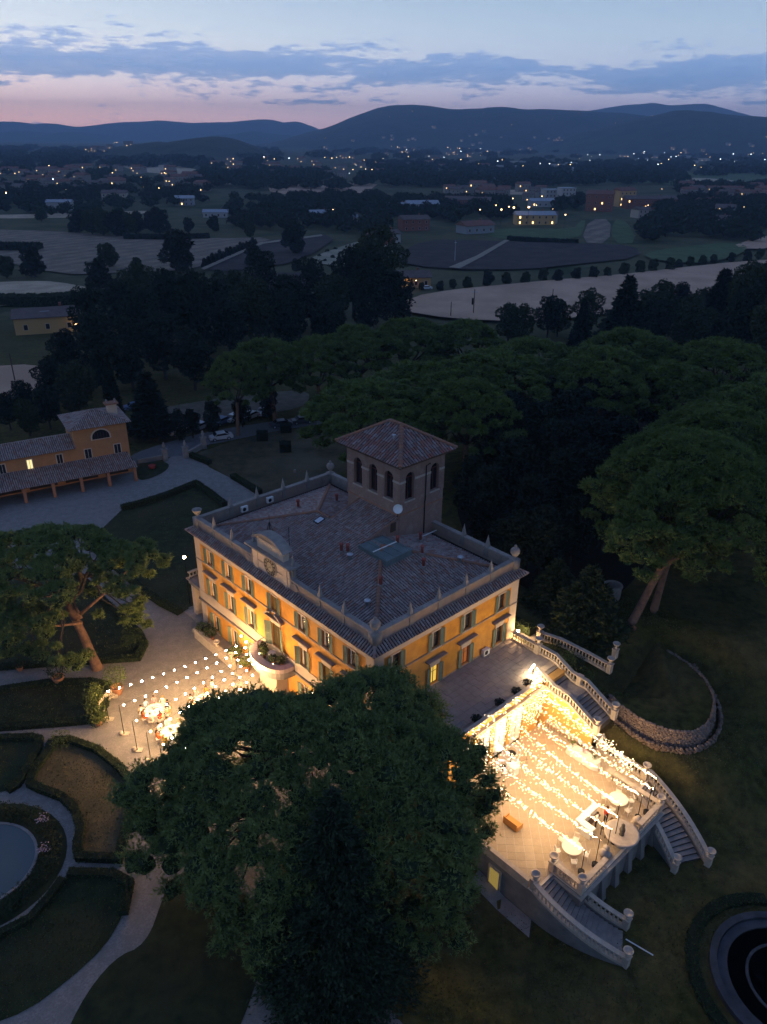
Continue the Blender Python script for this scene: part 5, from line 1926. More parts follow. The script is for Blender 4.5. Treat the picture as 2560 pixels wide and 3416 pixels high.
bed1 = xy([(-58.37, 81.80, 0.00), (-43.10, 84.53, 0.00), (-38.47, 82.19, 0.00), (-35.76, 79.16, 0.00), (-32.90, 75.95, -0.00), (-29.74, 72.62, 0.00), (-27.05, 69.80, 0.00), (-25.85, 67.71, 0.00), (-25.89, 65.26, 0.00), (-29.36, 64.79, 0.00), (-34.95, 64.14, 0.00), (-39.76, 63.47, 0.00), (-47.74, 62.59, 0.00)])
sheet('pine_lawn', smooth_poly(bed1, 1), 0.06, LAWN, 'dark triangular lawn around the trunk of the left-hand pine')
hedge([bed1[i] for i in range(2, 13)], 0.75, 0.55, 'low clipped hedge round the lawn of the left-hand pine')
bed2 = xy([(-39.49, 89.81, 0.00), (-39.65, 95.53, 0.00), (-38.84, 101.06, 0.00), (-36.24, 102.96, 0.00), (-33.12, 106.04, 0.00), (-29.93, 110.27, 0.00), (-26.99, 106.78, 0.00), (-23.78, 102.51, 0.00)])
b2b = [VW(19, 31.5), VW(9, 31.5), VW(4.5, 33.0), VW(0.4, 33.2)]
bed2 = bed2 + [(p.x, p.y) for p in b2b] + xy([(-22.75, 75.10, 0.00), (-23.51, 73.89, 0.00), (-26.08, 75.73, 0.00), (-29.20, 78.54, 0.00), (-32.88, 82.69, 0.00), (-36.36, 86.34, 0.00)])
sheet('side_lawn', bed2, 0.06, LAWN, 'dark lawn between the drive and the west side of the villa')
hedge(bed2[2:8], 0.9, 0.85, 'clipped hedge along the farm track edge of the side lawn')
hedge(bed2[13:] + bed2[:1], 0.9, 0.75, 'clipped hedge along the drive edge of the side lawn')
bed3 = xy([(-45.65, 58.83, 0.00), (-38.11, 59.87, -0.00), (-33.72, 61.07, 0.00), (-29.52, 61.32, -0.00), (-27.51, 60.71, -0.00), (-26.90, 57.92, 0.00), (-27.10, 55.73, 0.00), (-29.42, 55.32, 0.00), (-35.67, 54.54, 0.00), (-42.79, 53.65, 0.00)])
sheet('middle_lawn', smooth_poly(bed3, 1), 0.06, LAWN, 'long narrow lawn strip beside the courtyard')
hedge(bed3[1:9], 0.7, 0.55, 'low clipped hedge round the narrow lawn strip')
bed4 = xy([(-40.85, 52.84, 0.00), (-35.05, 53.17, 0.00), (-32.13, 53.34, 0.00), (-31.30, 53.08, -0.00), (-30.94, 51.75, 0.00), (-30.88, 49.68, 0.00), (-30.98, 47.63, 0.00), (-31.53, 46.99, 0.00), (-37.31, 46.21, 0.00)])
sheet('parterre_bed', smooth_poly(bed4, 1), 0.06, LAWN, 'parterre lawn at the left edge of the gravel ring')
hedge(bed4[1:8], 0.7, 0.5, 'low clipped hedge round the parterre lawn at the left edge')
bed5 = xy([(-30.07, 52.89, 0.00), (-28.39, 52.97, 0.00), (-25.61, 51.82, 0.00), (-23.09, 49.88, 0.00), (-21.06, 47.67, 0.00), (-20.55, 44.39, 0.00), (-20.00, 40.36, 0.00), (-23.10, 40.47, 0.00), (-23.61, 41.51, 0.00), (-23.95, 43.22, 0.00), (-25.12, 45.09, 0.00), (-26.67, 46.35, 0.00), (-28.78, 47.17, 0.00), (-29.92, 47.73, 0.00), (-30.18, 49.21, 0.00), (-29.91, 51.36, 0.00)])
sheet('ring_lawn', bed5, 0.06, DRYLAWN, 'dry curved lawn between the pond ring path and the courtyard')
hedge(bed5, 0.7, 0.55, 'low clipped hedge round the dry curved lawn', closed=True)
bed6 = xy([(-23.38, 39.03, 0.00), (-20.12, 39.00, 0.00), (-18.55, 38.26, 0.00), (-18.26, 35.76, 0.00), (-18.84, 33.33, 0.00), (-20.44, 31.08, 0.00), (-22.21, 29.19, 0.00), (-24.59, 28.09, 0.00), (-27.61, 28.06, 0.00), (-27.59, 32.10, 0.00), (-26.34, 34.14, 0.00), (-24.69, 35.31, 0.00), (-24.06, 36.92, 0.00), (-23.62, 38.54, 0.00)])
sheet('dark_lawn', smooth_poly(bed6, 1), 0.06, LAWN, 'shadowed lawn below the pond ring path')
hedge(bed6[0:4], 0.7, 0.55, 'low clipped hedge on the pond side of the shadowed lawn')
hedge(bed6[9:14], 0.6, 0.5, 'low clipped hedge along the ring path edge of the shadowed lawn')
bed7 = xy([(-17.95, 32.65, 0.00), (-16.02, 33.59, 0.00), (-15.82, 37.08, 0.00), (-15.72, 38.98, 0.00), (-13.46, 39.86, 0.00), (-7.36, 35.88, 0.00), (-8.44, 28.49, 0.00), (-9.84, 25.39, 0.00), (-19.42, 25.31, 0.00), (-19.23, 29.52, 0.00)])
sheet('lower_lawn', smooth_poly(bed7, 2), 0.055, LAWN, 'dark lawn under the front pine between two paths')
bed8 = xy([(-33.28, 121.38, 0.00), (-31.92, 124.82, 0.00), (-27.87, 129.32, -0.00), (-21.44, 134.16, 0.00), (-14.47, 137.93, 0.00), (-1.73, 121.85, 0.00), (-2.73, 105.99, 0.00)])
bed8 += [(VW(21, 31.2).x, VW(21, 31.2).y)] + xy([(-19.65, 106.65, 0.00), (-24.58, 112.90, 0.00), (-29.39, 118.23, 0.00)])
sheet('dry_lawn', bed8, 0.05, DRYLAWN, 'dry brown lawn behind the villa beside the road')
hedge(xy([(-33.45, 122.12, 0.00), (-29.51, 118.79, 0.00)]), 1.0, 0.9, 'short clipped hedge beside the gate piers')
hedge(xy([(-24.67, 113.43, 0.00), (-19.21, 107.08, 0.00)]), 1.0, 0.8, 'long clipped hedge beside the drive behind the villa')
isl = smooth_poly(xy([(-41.92, 117.90, 0.00), (-38.97, 120.13, 0.00), (-36.35, 119.11, 0.00), (-35.94, 115.97, 0.00), (-37.70, 112.57, 0.00), (-39.64, 111.55, 0.00)]), 2)
sheet('gate_island', isl, 0.06, LAWN, 'small grass island in front of the gate')
# box-shaped topiary blocks on the dry lawn
for i, (p, lab) in enumerate((((-22.32, 130.51, 0.00), 'square clipped box shrub nearest the road on the dry lawn'), ((-18.54, 134.95, 0.00), 'square clipped box shrub beside the pine trunks'), ((-17.46, 125.19, 0.00), 'square clipped box shrub in the middle of the dry lawn'))):
    hedge([(p[0] - 1.0, p[1]), (p[0] + 1.0, p[1] + 0.3)], 2.0, 1.7, lab, 60, 0.14, LEAFDARK, name='box_shrub')
# pond with planted rim
pc = (-30.72, 39.66, 0.00)
pond = [(pc[0] + 4.4 * math.cos(t), pc[1] + 4.0 * math.sin(t)) for t in [2 * PI * i / 40 for i in range(40)]]
rim = [(pc[0] + 6.6 * math.cos(t), pc[1] + 6.1 * math.sin(t)) for t in [2 * PI * i / 40 for i in range(40)]]
sheet('pond_bed', rim, 0.055, LAWN, 'planted bed round the pond')
WATER = mat('pond_water', (0.06, 0.085, 0.09), 0.06, spec=0.5)
sheet('water', pond, 0.16, WATER, 'still pond water reflecting the evening sky')
b = MB()
b.sweep([(p[0], p[1], 0.0) for p in pond], [(-0.10, 0), (0.12, 0), (0.12, 0.2), (-0.10, 0.2)], closed=True)
tag(b.build('pond_rim', PARAPET), 'low stone rim round the pond', None, None, 'structure')


def bush(loc, r, h, label, material=None, leaf=0.14, per=260, group=None, name='shrub', cat='shrub', lobes=5, seed=1):
    rnd = random.Random(seed)
    lb = [(r * 0.45 * math.cos(i * 2.4), r * 0.45 * math.sin(i * 2.4), h * (0.35 + 0.3 * (i % 2)), r * rnd.uniform(0.5, 0.75), h * 0.42) for i in range(lobes)]
    o = leafy_proto(name, lb, leaf, per, 0, 0.05, seed, material or LEAF, label, group, cat)
    o.location = loc
    return o


k = 0
for i in range(14):
    t = -1.45 + i * 0.235
    p = (pc[0] + 5.45 * math.cos(t), pc[1] + 5.0 * math.sin(t))
    bush(G(*p, 0.05), 0.95, 0.8, '%s low shrub from the lower end of the planted pond rim' % ordinal(i), LEAF, 0.12, 300, 'shrubs round the pond', seed=40 + i)
FLOWER = mat('pale_pink_blossom', (0.62, 0.42, 0.45), 0.8)
for q, lab in (((-27.11, 43.63, 0.00), 'pale pink flower patch at the upper curve of the pond rim'), ((-25.83, 40.81, 0.00), 'pale pink flower patch on the pond rim beside the path')):
    rng = np.random.default_rng(5)
    P = rng.normal(scale=0.22, size=(70, 3)) * np.array([1, 1, 0.4]) + np.array([q[0], q[1], 0.75])
    V, F = leaves(P - np.array([q[0], q[1], 0]), 0.12, rng)
    tag(put('flower_patch', np_mesh('blossom', V, F, FLOWER), None, (q[0], q[1], 0)), lab, 'flowers')
# round topiary, potted shrubs and a bench near the courtyard
bush((-27.27, 67.83, 0.00), 1.35, 1.9, 'round clipped topiary ball at the tip of the pine lawn', HEDGE, 0.12, 320, name='topiary', cat='topiary', seed=3)
bush((-29.21, 52.58, 0.00), 1.2, 1.3, 'round brown-green shrub at the corner of the curved hedge', LEAFBRIGHT, 0.12, 300, seed=4)
bush((-27.64, 57.20, 0.00), 1.05, 3.3, 'tall upright shrub beside the curved bench', LEAFBRIGHT, 0.15, 420, name='tall_shrub', lobes=7, seed=5)
bush((-26.91, 55.62, -0.00), 1.2, 1.7, 'leafy yellow-green shrub below the tall upright shrub', LEAFBRIGHT, 0.16, 260, seed=6)
bush((-26.93, 58.87, 0.00), 0.7, 1.9, 'rounded dark shrub behind the curved bench', HEDGE, 0.12, 300, seed=7)


def potted(loc, label, s=1.0, leafm=None, seed=1, h=1.3):
    r = empty('potted_shrub', loc, 0, label, 'potted plant')
    MB().lathe([(0.30 * s, 0), (0.40 * s, 0.35 * s), (0.47 * s, 0.62 * s), (0.50 * s, 0.66 * s), (0.50 * s, 0.72 * s), (0.42 * s, 0.72 * s), (0.36 * s, 0.6 * s), (0.02, 0.58 * s)], seg=14).build('pot', TERRAC, r, smooth=True)
    rng = np.random.default_rng(seed)
    n = int(520 * s)
    P = rnd_unit(n, rng) * (rng.uniform(0.25, 1, n) ** 0.5)[:, None] * np.array([0.95 * s, 0.95 * s, h * 0.55 * s]) + np.array([0, 0, 0.72 * s + h * 0.55 * s])
    V, F = leaves(P, 0.15 * rng.uniform(0.6, 1.3, n), rng)
    put('foliage', np_mesh('pot_leaves', V, F, leafm or LEAFBRIGHT), r)
    return r


potted((-32.72, 61.27, 0.00), 'large potted shrub standing on the gravel path by the pine lawn', 1.25, LEAF, 1)
potted((-37.56, 63.29, 0.00), 'terracotta pot with a small plant at the hedge of the pine lawn', 0.8, LEAF, 2, 0.6)
potted((-26.29, 59.74, 0.00), 'tall potted bush behind the curved bench', 1.3, LEAFBRIGHT, 3, 1.8)
potted((-26.65, 55.29, 0.00), 'clay pot at the foot of the yellow-green shrub', 0.8, LEAFBRIGHT, 4, 0.7)
for i, (p, lab) in enumerate((((-1.3, 26.7), 'spiky potted plant at the far end of the walk parapet'), ((-1.3, 25.2), 'leafy potted plant behind the walk parapet'), ((-1.2, 20.5), 'bushy potted plant near the entrance steps'), ((-1.2, 18.3), 'yellow-green potted plant at the corner of the balcony'))):
    q = VW(p[0], p[1], 0.40)
    potted(q, lab, 0.9, LEAFBRIGHT if i > 1 else LEAF, 10 + i, 1.0)
# stone bench, curved
bn = empty('stone_bench', (-25.82, 56.49, 0.00), 0.0, 'curved stone bench between shrubs at the courtyard edge', 'bench')
pts = [(1.9 * math.cos(t) + 1.9 - 1.2, 1.9 * math.sin(t) + 1.2) for t in [PI * (0.72 + 0.42 * i / 8) for i in range(9)]]
MB().sweep([(p[0], p[1], 0) for p in pts], [(-0.28, 0.40), (0.28, 0.40), (0.28, 0.50), (-0.28, 0.50)]).build('seat', TRAV, bn)
MB().sweep([(p[0] - 0.25, p[1], 0) for p in pts], [(-0.07, 0.50), (0.07, 0.50), (0.07, 1.05), (-0.07, 1.05)]).build('backrest', TRAV, bn)
for i in (0, 4, 8):
    MB().box(pts[i][0] - 0.2, pts[i][1] - 0.14, 0, pts[i][0] + 0.2, pts[i][1] + 0.14, 0.40).build('leg', TRAV, bn)
# gate piers with statues, low walls
for i, (p, lab) in enumerate((((-37.46, 120.53, 0.00), 'stone gate pier on the farmhouse side of the drive'), ((-34.20, 121.72, 0.00), 'stone gate pier with figure on the lawn side of the drive'), ((-32.12, 126.38, 0.00), 'stone pier at the end of the low wall by the silver car'))):
    g = empty('gate_pier', p, 0.6, lab, 'gate pier', 'stone piers at the gate')
    MB().box(-0.4, -0.4, -0.2, 0.4, 0.4, 1.9).box(-0.5, -0.5, 1.9, 0.5, 0.5, 2.08).build('pier', STONE, g)
    MB().lathe([(0.3, 2.08), (0.16, 2.2), (0.26, 2.5), (0.30, 2.75), (0.14, 2.95), (0.17, 3.15), (0.03, 3.32)], seg=9).build('figure' if i == 1 else 'finial', STONE, g, smooth=True)
a, c = (-34.15, 122.10, 0.00), (-32.30, 126.53, 0.00)
tag(MB().sweep([a, c], [(-0.2, -0.1), (0.2, -0.1), (0.2, 0.9), (-0.2, 0.9)]).build('low_wall', STONE), 'low stone wall beside the gate', 'wall')
a, c = (-41.69, 118.97, 0.00), (-38.10, 121.03, 0.00)
tag(MB().sweep([a, c], [(-0.2, -0.1), (0.2, -0.1), (0.2, 0.7), (-0.2, 0.7)]).build('low_wall', STONE), 'low stone wall behind the small grass island', 'wall')
tag(MB().lathe([(0.5, 0), (0.55, 0.5), (0.62, 0.55), (0.3, 0.6)], seg=12).build('flower_tub', mat('red_planter', (0.32, 0.04, 0.03), 0.7), loc=(-38.72, 116.93, 0.00)), 'red flower tub on the small grass island', 'planter')
tag(MB().lathe([(0.2, 0), (0.2, 0.5), (0.16, 0.62)], seg=8).build('stone_marker', STONE, loc=(-14.70, 115.54, 0.00)), 'small stone marker on the dry lawn behind the villa', 'marker')
# old stone well head among the trees on the east side
wl = empty('stone_well', (25.10, 70.78, 5.00), 0, 'old round stone well half hidden under the right-hand pine', 'well')
MB().lathe([(0.95, -0.3), (0.95, 1.3), (1.05, 1.35), (1.05, 1.5), (0.75, 1.5), (0.75, 0.6)], seg=18).build('drum', STONE, wl)
# round stepped basin at the lower right corner
bc_ = (28.77, 33.00, -2.85)
bs = empty('round_basin', (bc_[0], bc_[1], gz(bc_[0], bc_[1])), 0, 'dark round stepped stone basin in the lower right corner', 'basin')
BSTONE = mat('dark_wet_stone', (0.06, 0.063, 0.07), 0.6, (0.03, 0.032, 0.036), 1.0, 6)
for (r0, r1, z, nm) in ((5.4, 4.9, 0.42, 'outer_rim'), (4.85, 4.2, 0.24, 'inner_step'), (3.0, 2.8, 0.20, 'water_ring')):
    MB().lathe([(r0, -0.6), (r0, z), (r1, z), (r1, -0.6)], seg=56).build(nm, BSTONE, bs)
MB().lathe([(4.2, 0.12), (0.02, 0.12)], seg=40).build('dark_floor', mat('basin_floor', (0.012, 0.013, 0.015), 0.4), bs)
hedge([(bc_[0] + 6.6 * math.cos(t), bc_[1] + 6.6 * math.sin(t)) for t in [PI * (0.45 + 0.75 * i / 14) for i in range(15)]], 0.9, 0.45, 'low rough hedge ringing the round basin', 70, 0.13, HEDGE)
tag(MB().tube([(18.12, 36.25, -2.70), (19.76, 35.04, -2.70)], 0.05, 5).build('white_pole', WHITEPAINT), 'thin white pole lying on the grass in front of the terrace', 'pole')
hedge([(VW(20.2, 2.6).x, VW(20.2, 2.6).y), (VW(20.4, 0.6).x, VW(20.4, 0.6).y), (VW(20.3, -1.4).x, VW(20.3, -1.4).y)], 1.1, 0.9, 'bright green clipped hedge beside the corner lamp', 110, 0.11, HEDGE)
sheet('side_path', [(VW(x, y).x, VW(x, y).y) for x, y in ((19.0, 6), (19.0, -2.2), (20.6, -2.3), (21.6, -1.4), (21.0, 0.2), (19.6, 1.0), (19.6, 6))], 0.05, GRAVEL, 'narrow gravel path round the lamp-lit corner of the villa', drape=True)
# planting on the bank beside the stairs
for i, (x, y, s) in enumerate(((19.4, -4.6, 0.9), (19.7, -6.2, 1.0), (20.2, -7.6, 1.1), (19.6, -8.9, 1.0), (20.6, -9.6, 1.2), (19.5, -10.6, 1.2), (20.6, -11.2, 1.25), (21.9, -11.2, 1.2), (19.6, -11.9, 1.0))):
    w = VW(x, y)
    bush(G(w.x, w.y, -0.1), 0.95 * s, 1.05 * s, '%s shrub down the green bank beside the straight stairs' % ordinal(i), LEAFBRIGHT if i % 3 else LEAF, 0.16, 240, 'shrubs on the bank by the stairs', seed=60 + i)
for i, (p, lab) in enumerate((((18.83, 59.60, 4.90), 'flowering shrub behind the bank balustrade'), ((17.14, 62.10, 5.00), 'small shrub by the vase pier beside the path'))):
    bush(G(p[0], p[1]), 0.8, 0.9, lab, LEAF, 0.14, 240, seed=80 + i)
# tangled shrub below the front pine and one lit by the cellar door
p = (5.25, 37.37, -2.70)
bush(G(p[0], p[1]), 2.0, 2.6, 'pale-leaved shrub right of the dark cypress on the lower lawn', LEAF, 0.16, 200, lobes=8, seed=91)

# ------------------------------------------------------------------ trees near the villa
# big umbrella pine in front
fp = pine_proto('umbrella_pine', 12.9, 5.0, 9.2, (0.6, 1.0), 470, 160, 5, 0.30, 0.034, 5, 0.55, 130, PINE,
                'huge umbrella pine in front of the villa corner, seen from above', sink=0.9, gaps=((-5.6, -1.6, 1.7), (-3.4, -3.4, 1.2)), ey=0.68)
fp.location = G(-4.9, 38.7)
# drooping lower boughs on its left and lower side
rng = np.random.default_rng(77)
# dark cypress-like tree in front of it
CYPRESS = mat('cypress_needles', (0.02, 0.035, 0.018), 0.8, (0.05, 0.07, 0.03), 0.9, 3, island=[(0.014, 0.026, 0.013), (0.036, 0.054, 0.024), (0.022, 0.037, 0.017), (0.046, 0.064, 0.028)])
dc = cone_proto('dark_cypress', 17.0, 5.0, 52, 0.30, 70, 8, CYPRESS, 'tall dark evergreen cone standing in front of the big pine', 0.35)
dc.location = G(-2.8, 31.9)
# pine on the left
lp = pine_proto('umbrella_pine', 6.4, 3.4, 11.4, (-3.2, 1.8), 175, 150, 5, 0.30, 0.036, 12, 0.48, 60, PINE, 'leaning pine with bare reddish trunk on the left-hand lawn', sink=1.5)
lp.location = (-29.71, 63.73, 0.00)
V, F, C = pine_crown(3.6, 2.4, 50, 150, 5, 0.30, 0.036, 13)
put('crown', np_mesh('pine_crown', V + np.array([4.6, 1.5, 11.0]), F, [PINE, PINECORE], MIDX[len(F)]), lp)
V, F, C2 = pine_crown(3.6, 2.0, 44, 150, 5, 0.30, 0.036, 14)
put('crown', np_mesh('pine_crown', V + np.array([-5.5, -2.5, 6.6]), F, [PINE, PINECORE], MIDX[len(F)]), lp)
b = MB()
limb(b, (-0.8, 0.4, 6.5), (4.4, 1.4, 11.2), 0.2, 0.06, 0.08, 6)
limb(b, (-0.8, 0.4, 5.5), (-5.2, -2.2, 6.8), 0.18, 0.05, 0.08, 6)
limb(b, (-0.8, 0.4, 6.0), (-3.2, 3.0, 9.0), 0.16, 0.05, 0.08, 6)
b.build('branch', BARK, lp, smooth=True)
# pines on the right
rp1 = pine_proto('stone_pine', 9.8, 6.4, 11.6, (5.8, 4.6), 350, 170, 5, 0.34, 0.042, 21, 0.42, 80, PINE2, 'nearest right-hand umbrella pine with leaning forked trunk', sink=0.42)
rp1.location = (25.88, 65.67, 4.90)
b = MB()
limb(b, (2.2, 1.6, 5.6), (6.4, 0.6, 9.6), 0.26, 0.13, 0.05, 8)
b.build('branch', BARK, rp1, smooth=True)


# ------------------------------------------------------------------ rough grass standing in the lawns near the camera
def grass_stuff():
    rng = np.random.default_rng(3)
    P = []
    zones = [((-4, -29, 16, -20), 9000), ((17.2, -30, 34, -3), 26000), ((-12, -30, 0, -12), 9000), ((19.5, -3, 34, 6), 7000)]
    for (xa, ya, xb, yb), n in zones:
        for x, y in zip(rng.uniform(xa, xb, n), rng.uniform(ya, yb, n)):
            if noise.noise(Vector((x * 0.35, y * 0.35, 0))) < rng.uniform(-0.5, 0.35):
                continue
            w = VW(x, y)
            P.append((w.x, w.y, gz(w.x, w.y)))
    for poly, n in ((bed1, 5000), (bed2, 5000), (bed3, 4000), (bed4, 2500), (bed5, 6000), (bed6, 4500)):
        xs_, ys_ = [p[0] for p in poly], [p[1] for p in poly]
        m = len(poly)
        for x, y in zip(rng.uniform(max(-45, min(xs_)), max(xs_), n), rng.uniform(min(ys_), max(ys_), n)):
            ins = False
            for i in range(m):
                (xa, ya), (xb, yb) = poly[i], poly[(i + 1) % m]
                if (ya > y) != (yb > y) and x < (xb - xa) * (y - ya) / (yb - ya) + xa:
                    ins = not ins
            if ins:
                P.append((x, y, 0.05))
    P = np.array(P)
    D = np.array([0, 0, 1.0]) + rng.normal(scale=0.55, size=P.shape)
    D /= np.linalg.norm(D, axis=1)[:, None]
    V, F = blades(P, D, rng.uniform(0.06, 0.17, len(P)), rng.uniform(0.02, 0.06, len(P)), rng)
    tag(put('grass', np_mesh('grass', V, F, mat('grass_blade', (0.07, 0.08, 0.03), 0.9, island=[(0.05, 0.06, 0.02), (0.13, 0.12, 0.045), (0.08, 0.09, 0.03), (0.17, 0.14, 0.06)]))), 'short rough grass on the lawns round the villa', None, None, 'stuff')


grass_stuff()


# ------------------------------------------------------------------ pines behind the villa: (x, y, crown width) each
mp1 = pine_proto('stone_pine', 7.0, 4.8, 10.6, (0.5, 0.3), 150, 120, 4, 0.42, 0.06, 31, 0.42, 40, PINE2, 'umbrella pine', 'umbrella pines behind the villa', 0.5)
mp2 = pine_proto('stone_pine', 7.0, 4.4, 10.6, (-0.8, 0.5), 145, 120, 4, 0.42, 0.06, 32, 0.40, 40, PINE2, 'umbrella pine', 'umbrella pines behind the villa', 0.5)
PINES = [
    ((-27.20, 132.91, 11.20), 'leftmost umbrella pine over the parked cars'),
    ((-21.33, 141.06, 16.25), 'second umbrella pine from the left above the car park'),
    ((-12.86, 143.73, 14.81), 'third umbrella pine from the left behind the tower'),
    ((-5.10, 150.19, 17.78), 'fourth umbrella pine from the left, its flat crown reaching the wood'),
    ((5.21, 158.66, 17.43), 'umbrella pine standing just before the wheat field'),
    ((17.23, 160.63, 17.00), 'umbrella pine below the utility pole in the wheat field'),
    ((-1.88, 104.54, 20.18), 'broad umbrella pine directly behind the villa tower'),
    ((7.19, 113.70, 20.31), 'broad umbrella pine right behind the tower roof'),
    ((17.91, 119.88, 20.79), 'broad umbrella pine above the dark hollow'),
    ((27.57, 134.65, 20.36), 'umbrella pine second row, left of the cedar'),
    ((34.15, 116.25, 16.95), 'umbrella pine at the far edge of the dark hollow'),
    ((44.30, 133.22, 18.05), 'umbrella pine in front of the tall cedar'),
    ((54.81, 122.11, 18.18), 'umbrella pine with flat dark crown at the right'),
    ((49.85, 99.00, 17.62), 'umbrella pine just beyond the nearest right-hand pine'),
    ((11.59, 100.41, 14.22), 'lower umbrella pine beside the dark hollow behind the tower'),
    ((43.69, 110.54, 13.57), 'umbrella pine half hidden beyond the dark hollow'),
]
for i, ((x, y, w), lab) in enumerate(PINES):
    src = mp1 if i % 2 == 0 else mp2
    s = w / 14.6
    if i < 2:
        o = src
        o.location = G(x, y)
        o['label'] = lab
    else:
        o = copy_thing(src, G(x, y), random.uniform(0, 6.28), None, lab)
    o.scale = (s, s, 1.0 + 0.12 * (s - 1))
# a second and a third trunk beside the near right-hand pine
for p, lab, w in (((28.81, 67.91, 5.00), 'right-hand pine behind the leaning one, trunk in shadow', 8.5), ((35.68, 76.45, 5.00), 'farther right-hand pine with a reddish shadowed trunk', 8.5)):
    copy_thing(rp1, G(p[0] + 0.0, p[1]), 0.35, (0.92, 0.92, 0.95), lab)

# ------------------------------------------------------------------ broad-leaved trees
def std_leafy(seed, m, lobes=13, R=4.2, z0=3.2, z1=10.5, rx=2.3, leaf=0.42, per=105):
    return leafy_proto('broadleaf_tree', rand_lobes(lobes, R, z0, z1, rx, seed), leaf, per, 5.0, 0.3, seed, m, 'tree')


bl = [std_leafy(101, LEAF), std_leafy(102, LEAFDARK), std_leafy(103, LEAF, 16, 4.6, 2.6, 12.0, 2.2), std_leafy(104, LEAFDARK, 15, 3.6, 2.4, 13.5, 2.1)]
for o in bl:
    o['used'] = 0


def plant(kind, p, s, label, group, sz=None):
    src = bl[kind]
    if src['used'] == 0:
        o = src
        o.location = G(p[0], p[1], -0.2)
        o.rotation_euler = (0, 0, random.uniform(0, 6.28))
        o['label'] = label
        if group:
            o['group'] = group
        src['used'] = 1
    else:
        o = copy_thing(src, G(p[0], p[1], -0.2), random.uniform(0, 6.28), None, label, group)
    o.scale = (s, s, sz or s * random.uniform(0.9, 1.12))
    return o


# the dark wood left of the pines: crown centres
WOOD_L = [(-69.28, 162.19, 9.71), (-71.84, 185.59, 12.38), (-72.60, 209.76, 13.84), (-58.43, 184.55, 13.77), (-71.41, 226.19, 13.11), (-58.81, 208.40, 13.75), (-53.86, 214.98, 13.32),
          (-45.87, 183.50, 13.70), (-46.42, 211.11, 13.10), (-42.67, 222.27, 12.87), (-34.01, 199.81, 14.02), (-36.40, 232.18, 13.40), (-27.14, 214.23, 14.10), (-21.32, 223.43, 13.80),
          (-14.87, 217.04, 13.43), (-9.90, 240.12, 17.44), (-2.56, 239.87, 19.22), (2.74, 218.28, 14.29), (-4.71, 213.27, 14.87), (-60.26, 157.55, 11.36), (-54.77, 160.23, 11.53), (-49.86, 168.27, 12.71),
          (-60.25, 143.38, 7.57), (-66.76, 147.58, 6.59), (-41.44, 160.76, 10.92), (-38.62, 186.70, 12.48), (-24.41, 190.68, 12.72), (-14.84, 192.84, 12.09)]
for i, (x, y, w) in enumerate(sorted(WOOD_L)):
    plant((1, 3, 2, 1)[i % 4], (x, y), max(0.9, w / 9.5), '%s tree from the left in the dark wood beyond the car park' % ordinal(i), 'trees of the dark wood')
# cypresses and round trees beside the farmhouse
cyp = cone_proto('cypress', 15, 1.7, 40, 0.5, 46, 51, LEAFDARK, 'tall dark cypress beside the farmhouse bell tower', 0.05, 'cypresses by the farmhouse')
cyp.location = G(*(-49.15, 131.84, 0.00)[:2])
copy_thing(cyp, G(*(-42.62, 131.24, 0.00)[:2]), 1, (2.0, 2.0, 0.85), 'broad dark cypress beside the red tail light')
for i, (p, s, lab) in enumerate((((-63.02, 135.36, 3.00), 0.75, 'dark tree behind the farmhouse roof'), ((-65.23, 131.49, 2.00), 0.6, 'small tree behind the farmhouse wing'), ((-70.20, 134.63, 2.00), 0.6, 'small tree at the left edge behind the farmhouse wing'),
                                 ((-71.58, 144.17, 3.00), 0.62, 'dark bush-like tree at the edge of the reddish field'))):
    plant((1, 0, 1, 1)[i], p, s, lab, None)
for i, (p, w, lab) in enumerate((((-37.31, 129.85, 0.00), 0.42, 'small parking tree above the red tail light'), ((-35.15, 131.14, 0.00), 0.46, 'small parking tree between two pale cars'), ((-31.69, 133.13, 0.00), 0.5, 'parking tree beside the lit car lamp'),
                                 ((-27.11, 137.34, 0.00), 0.52, 'parking tree beside the pine trunk'), ((-22.56, 141.77, 0.00), 0.55, 'parking tree at the far end of the cars'))):
    plant((3, 1)[i % 2], p, w, lab, 'small trees between the parked cars')
# dense trees of the dark hollow and the east bank
HOLLOW = [(19.21, 109.22, 10.58), (26.49, 116.11, 11.14), (32.68, 117.72, 11.27), (15.11, 97.74, 9.68), (20.90, 102.20, 11.36), (27.34, 105.82, 11.24), (11.69, 88.97, 8.97),
          (17.43, 90.26, 10.30), (23.54, 95.10, 10.75), (29.32, 100.36, 10.37), (37.34, 115.04, 11.05), (44.99, 121.03, 11.54), (12.49, 81.81, 7.33), (17.65, 81.46, 8.07), (21.75, 85.47, 8.00), (26.57, 88.69, 8.60), (22.02, 77.91, 6.73), (17.86, 74.43, 6.16), (26.87, 81.65, 6.98), (33.49, 100.32, 9.89), (14.43, 74.36, 5.81)]
for i, (x, y, w) in enumerate(sorted(HOLLOW)):
    plant((1, 3)[i % 2], (x, y), max(0.75, w / 11.5), '%s tree from the left in the black hollow behind the villa' % ordinal(i), 'trees of the dark hollow')
sheet('hollow_shade_floor', smooth_poly([(p[0], p[1]) for p in ((8.64, 87.29, 3.00), (13.27, 111.46, 3.00), (24.28, 140.99, 2.00), (50.53, 151.29, 2.00), (53.12, 124.85, 4.00), (39.47, 92.81, 5.00), (28.48, 73.34, 5.00), (22.54, 68.37, 5.00), (18.05, 70.05, 5.00), (15.49, 72.45, 5.00))], 2), 0.06, mat('hollow_shade_tone', (0.022, 0.018, 0.011), 0.98, (0.010, 0.009, 0.006), 1.5, 6), 'ground painted black for the shade under the trees behind the villa', drape=True)  # near-black sheet: the shade under the trees put into the ground colour
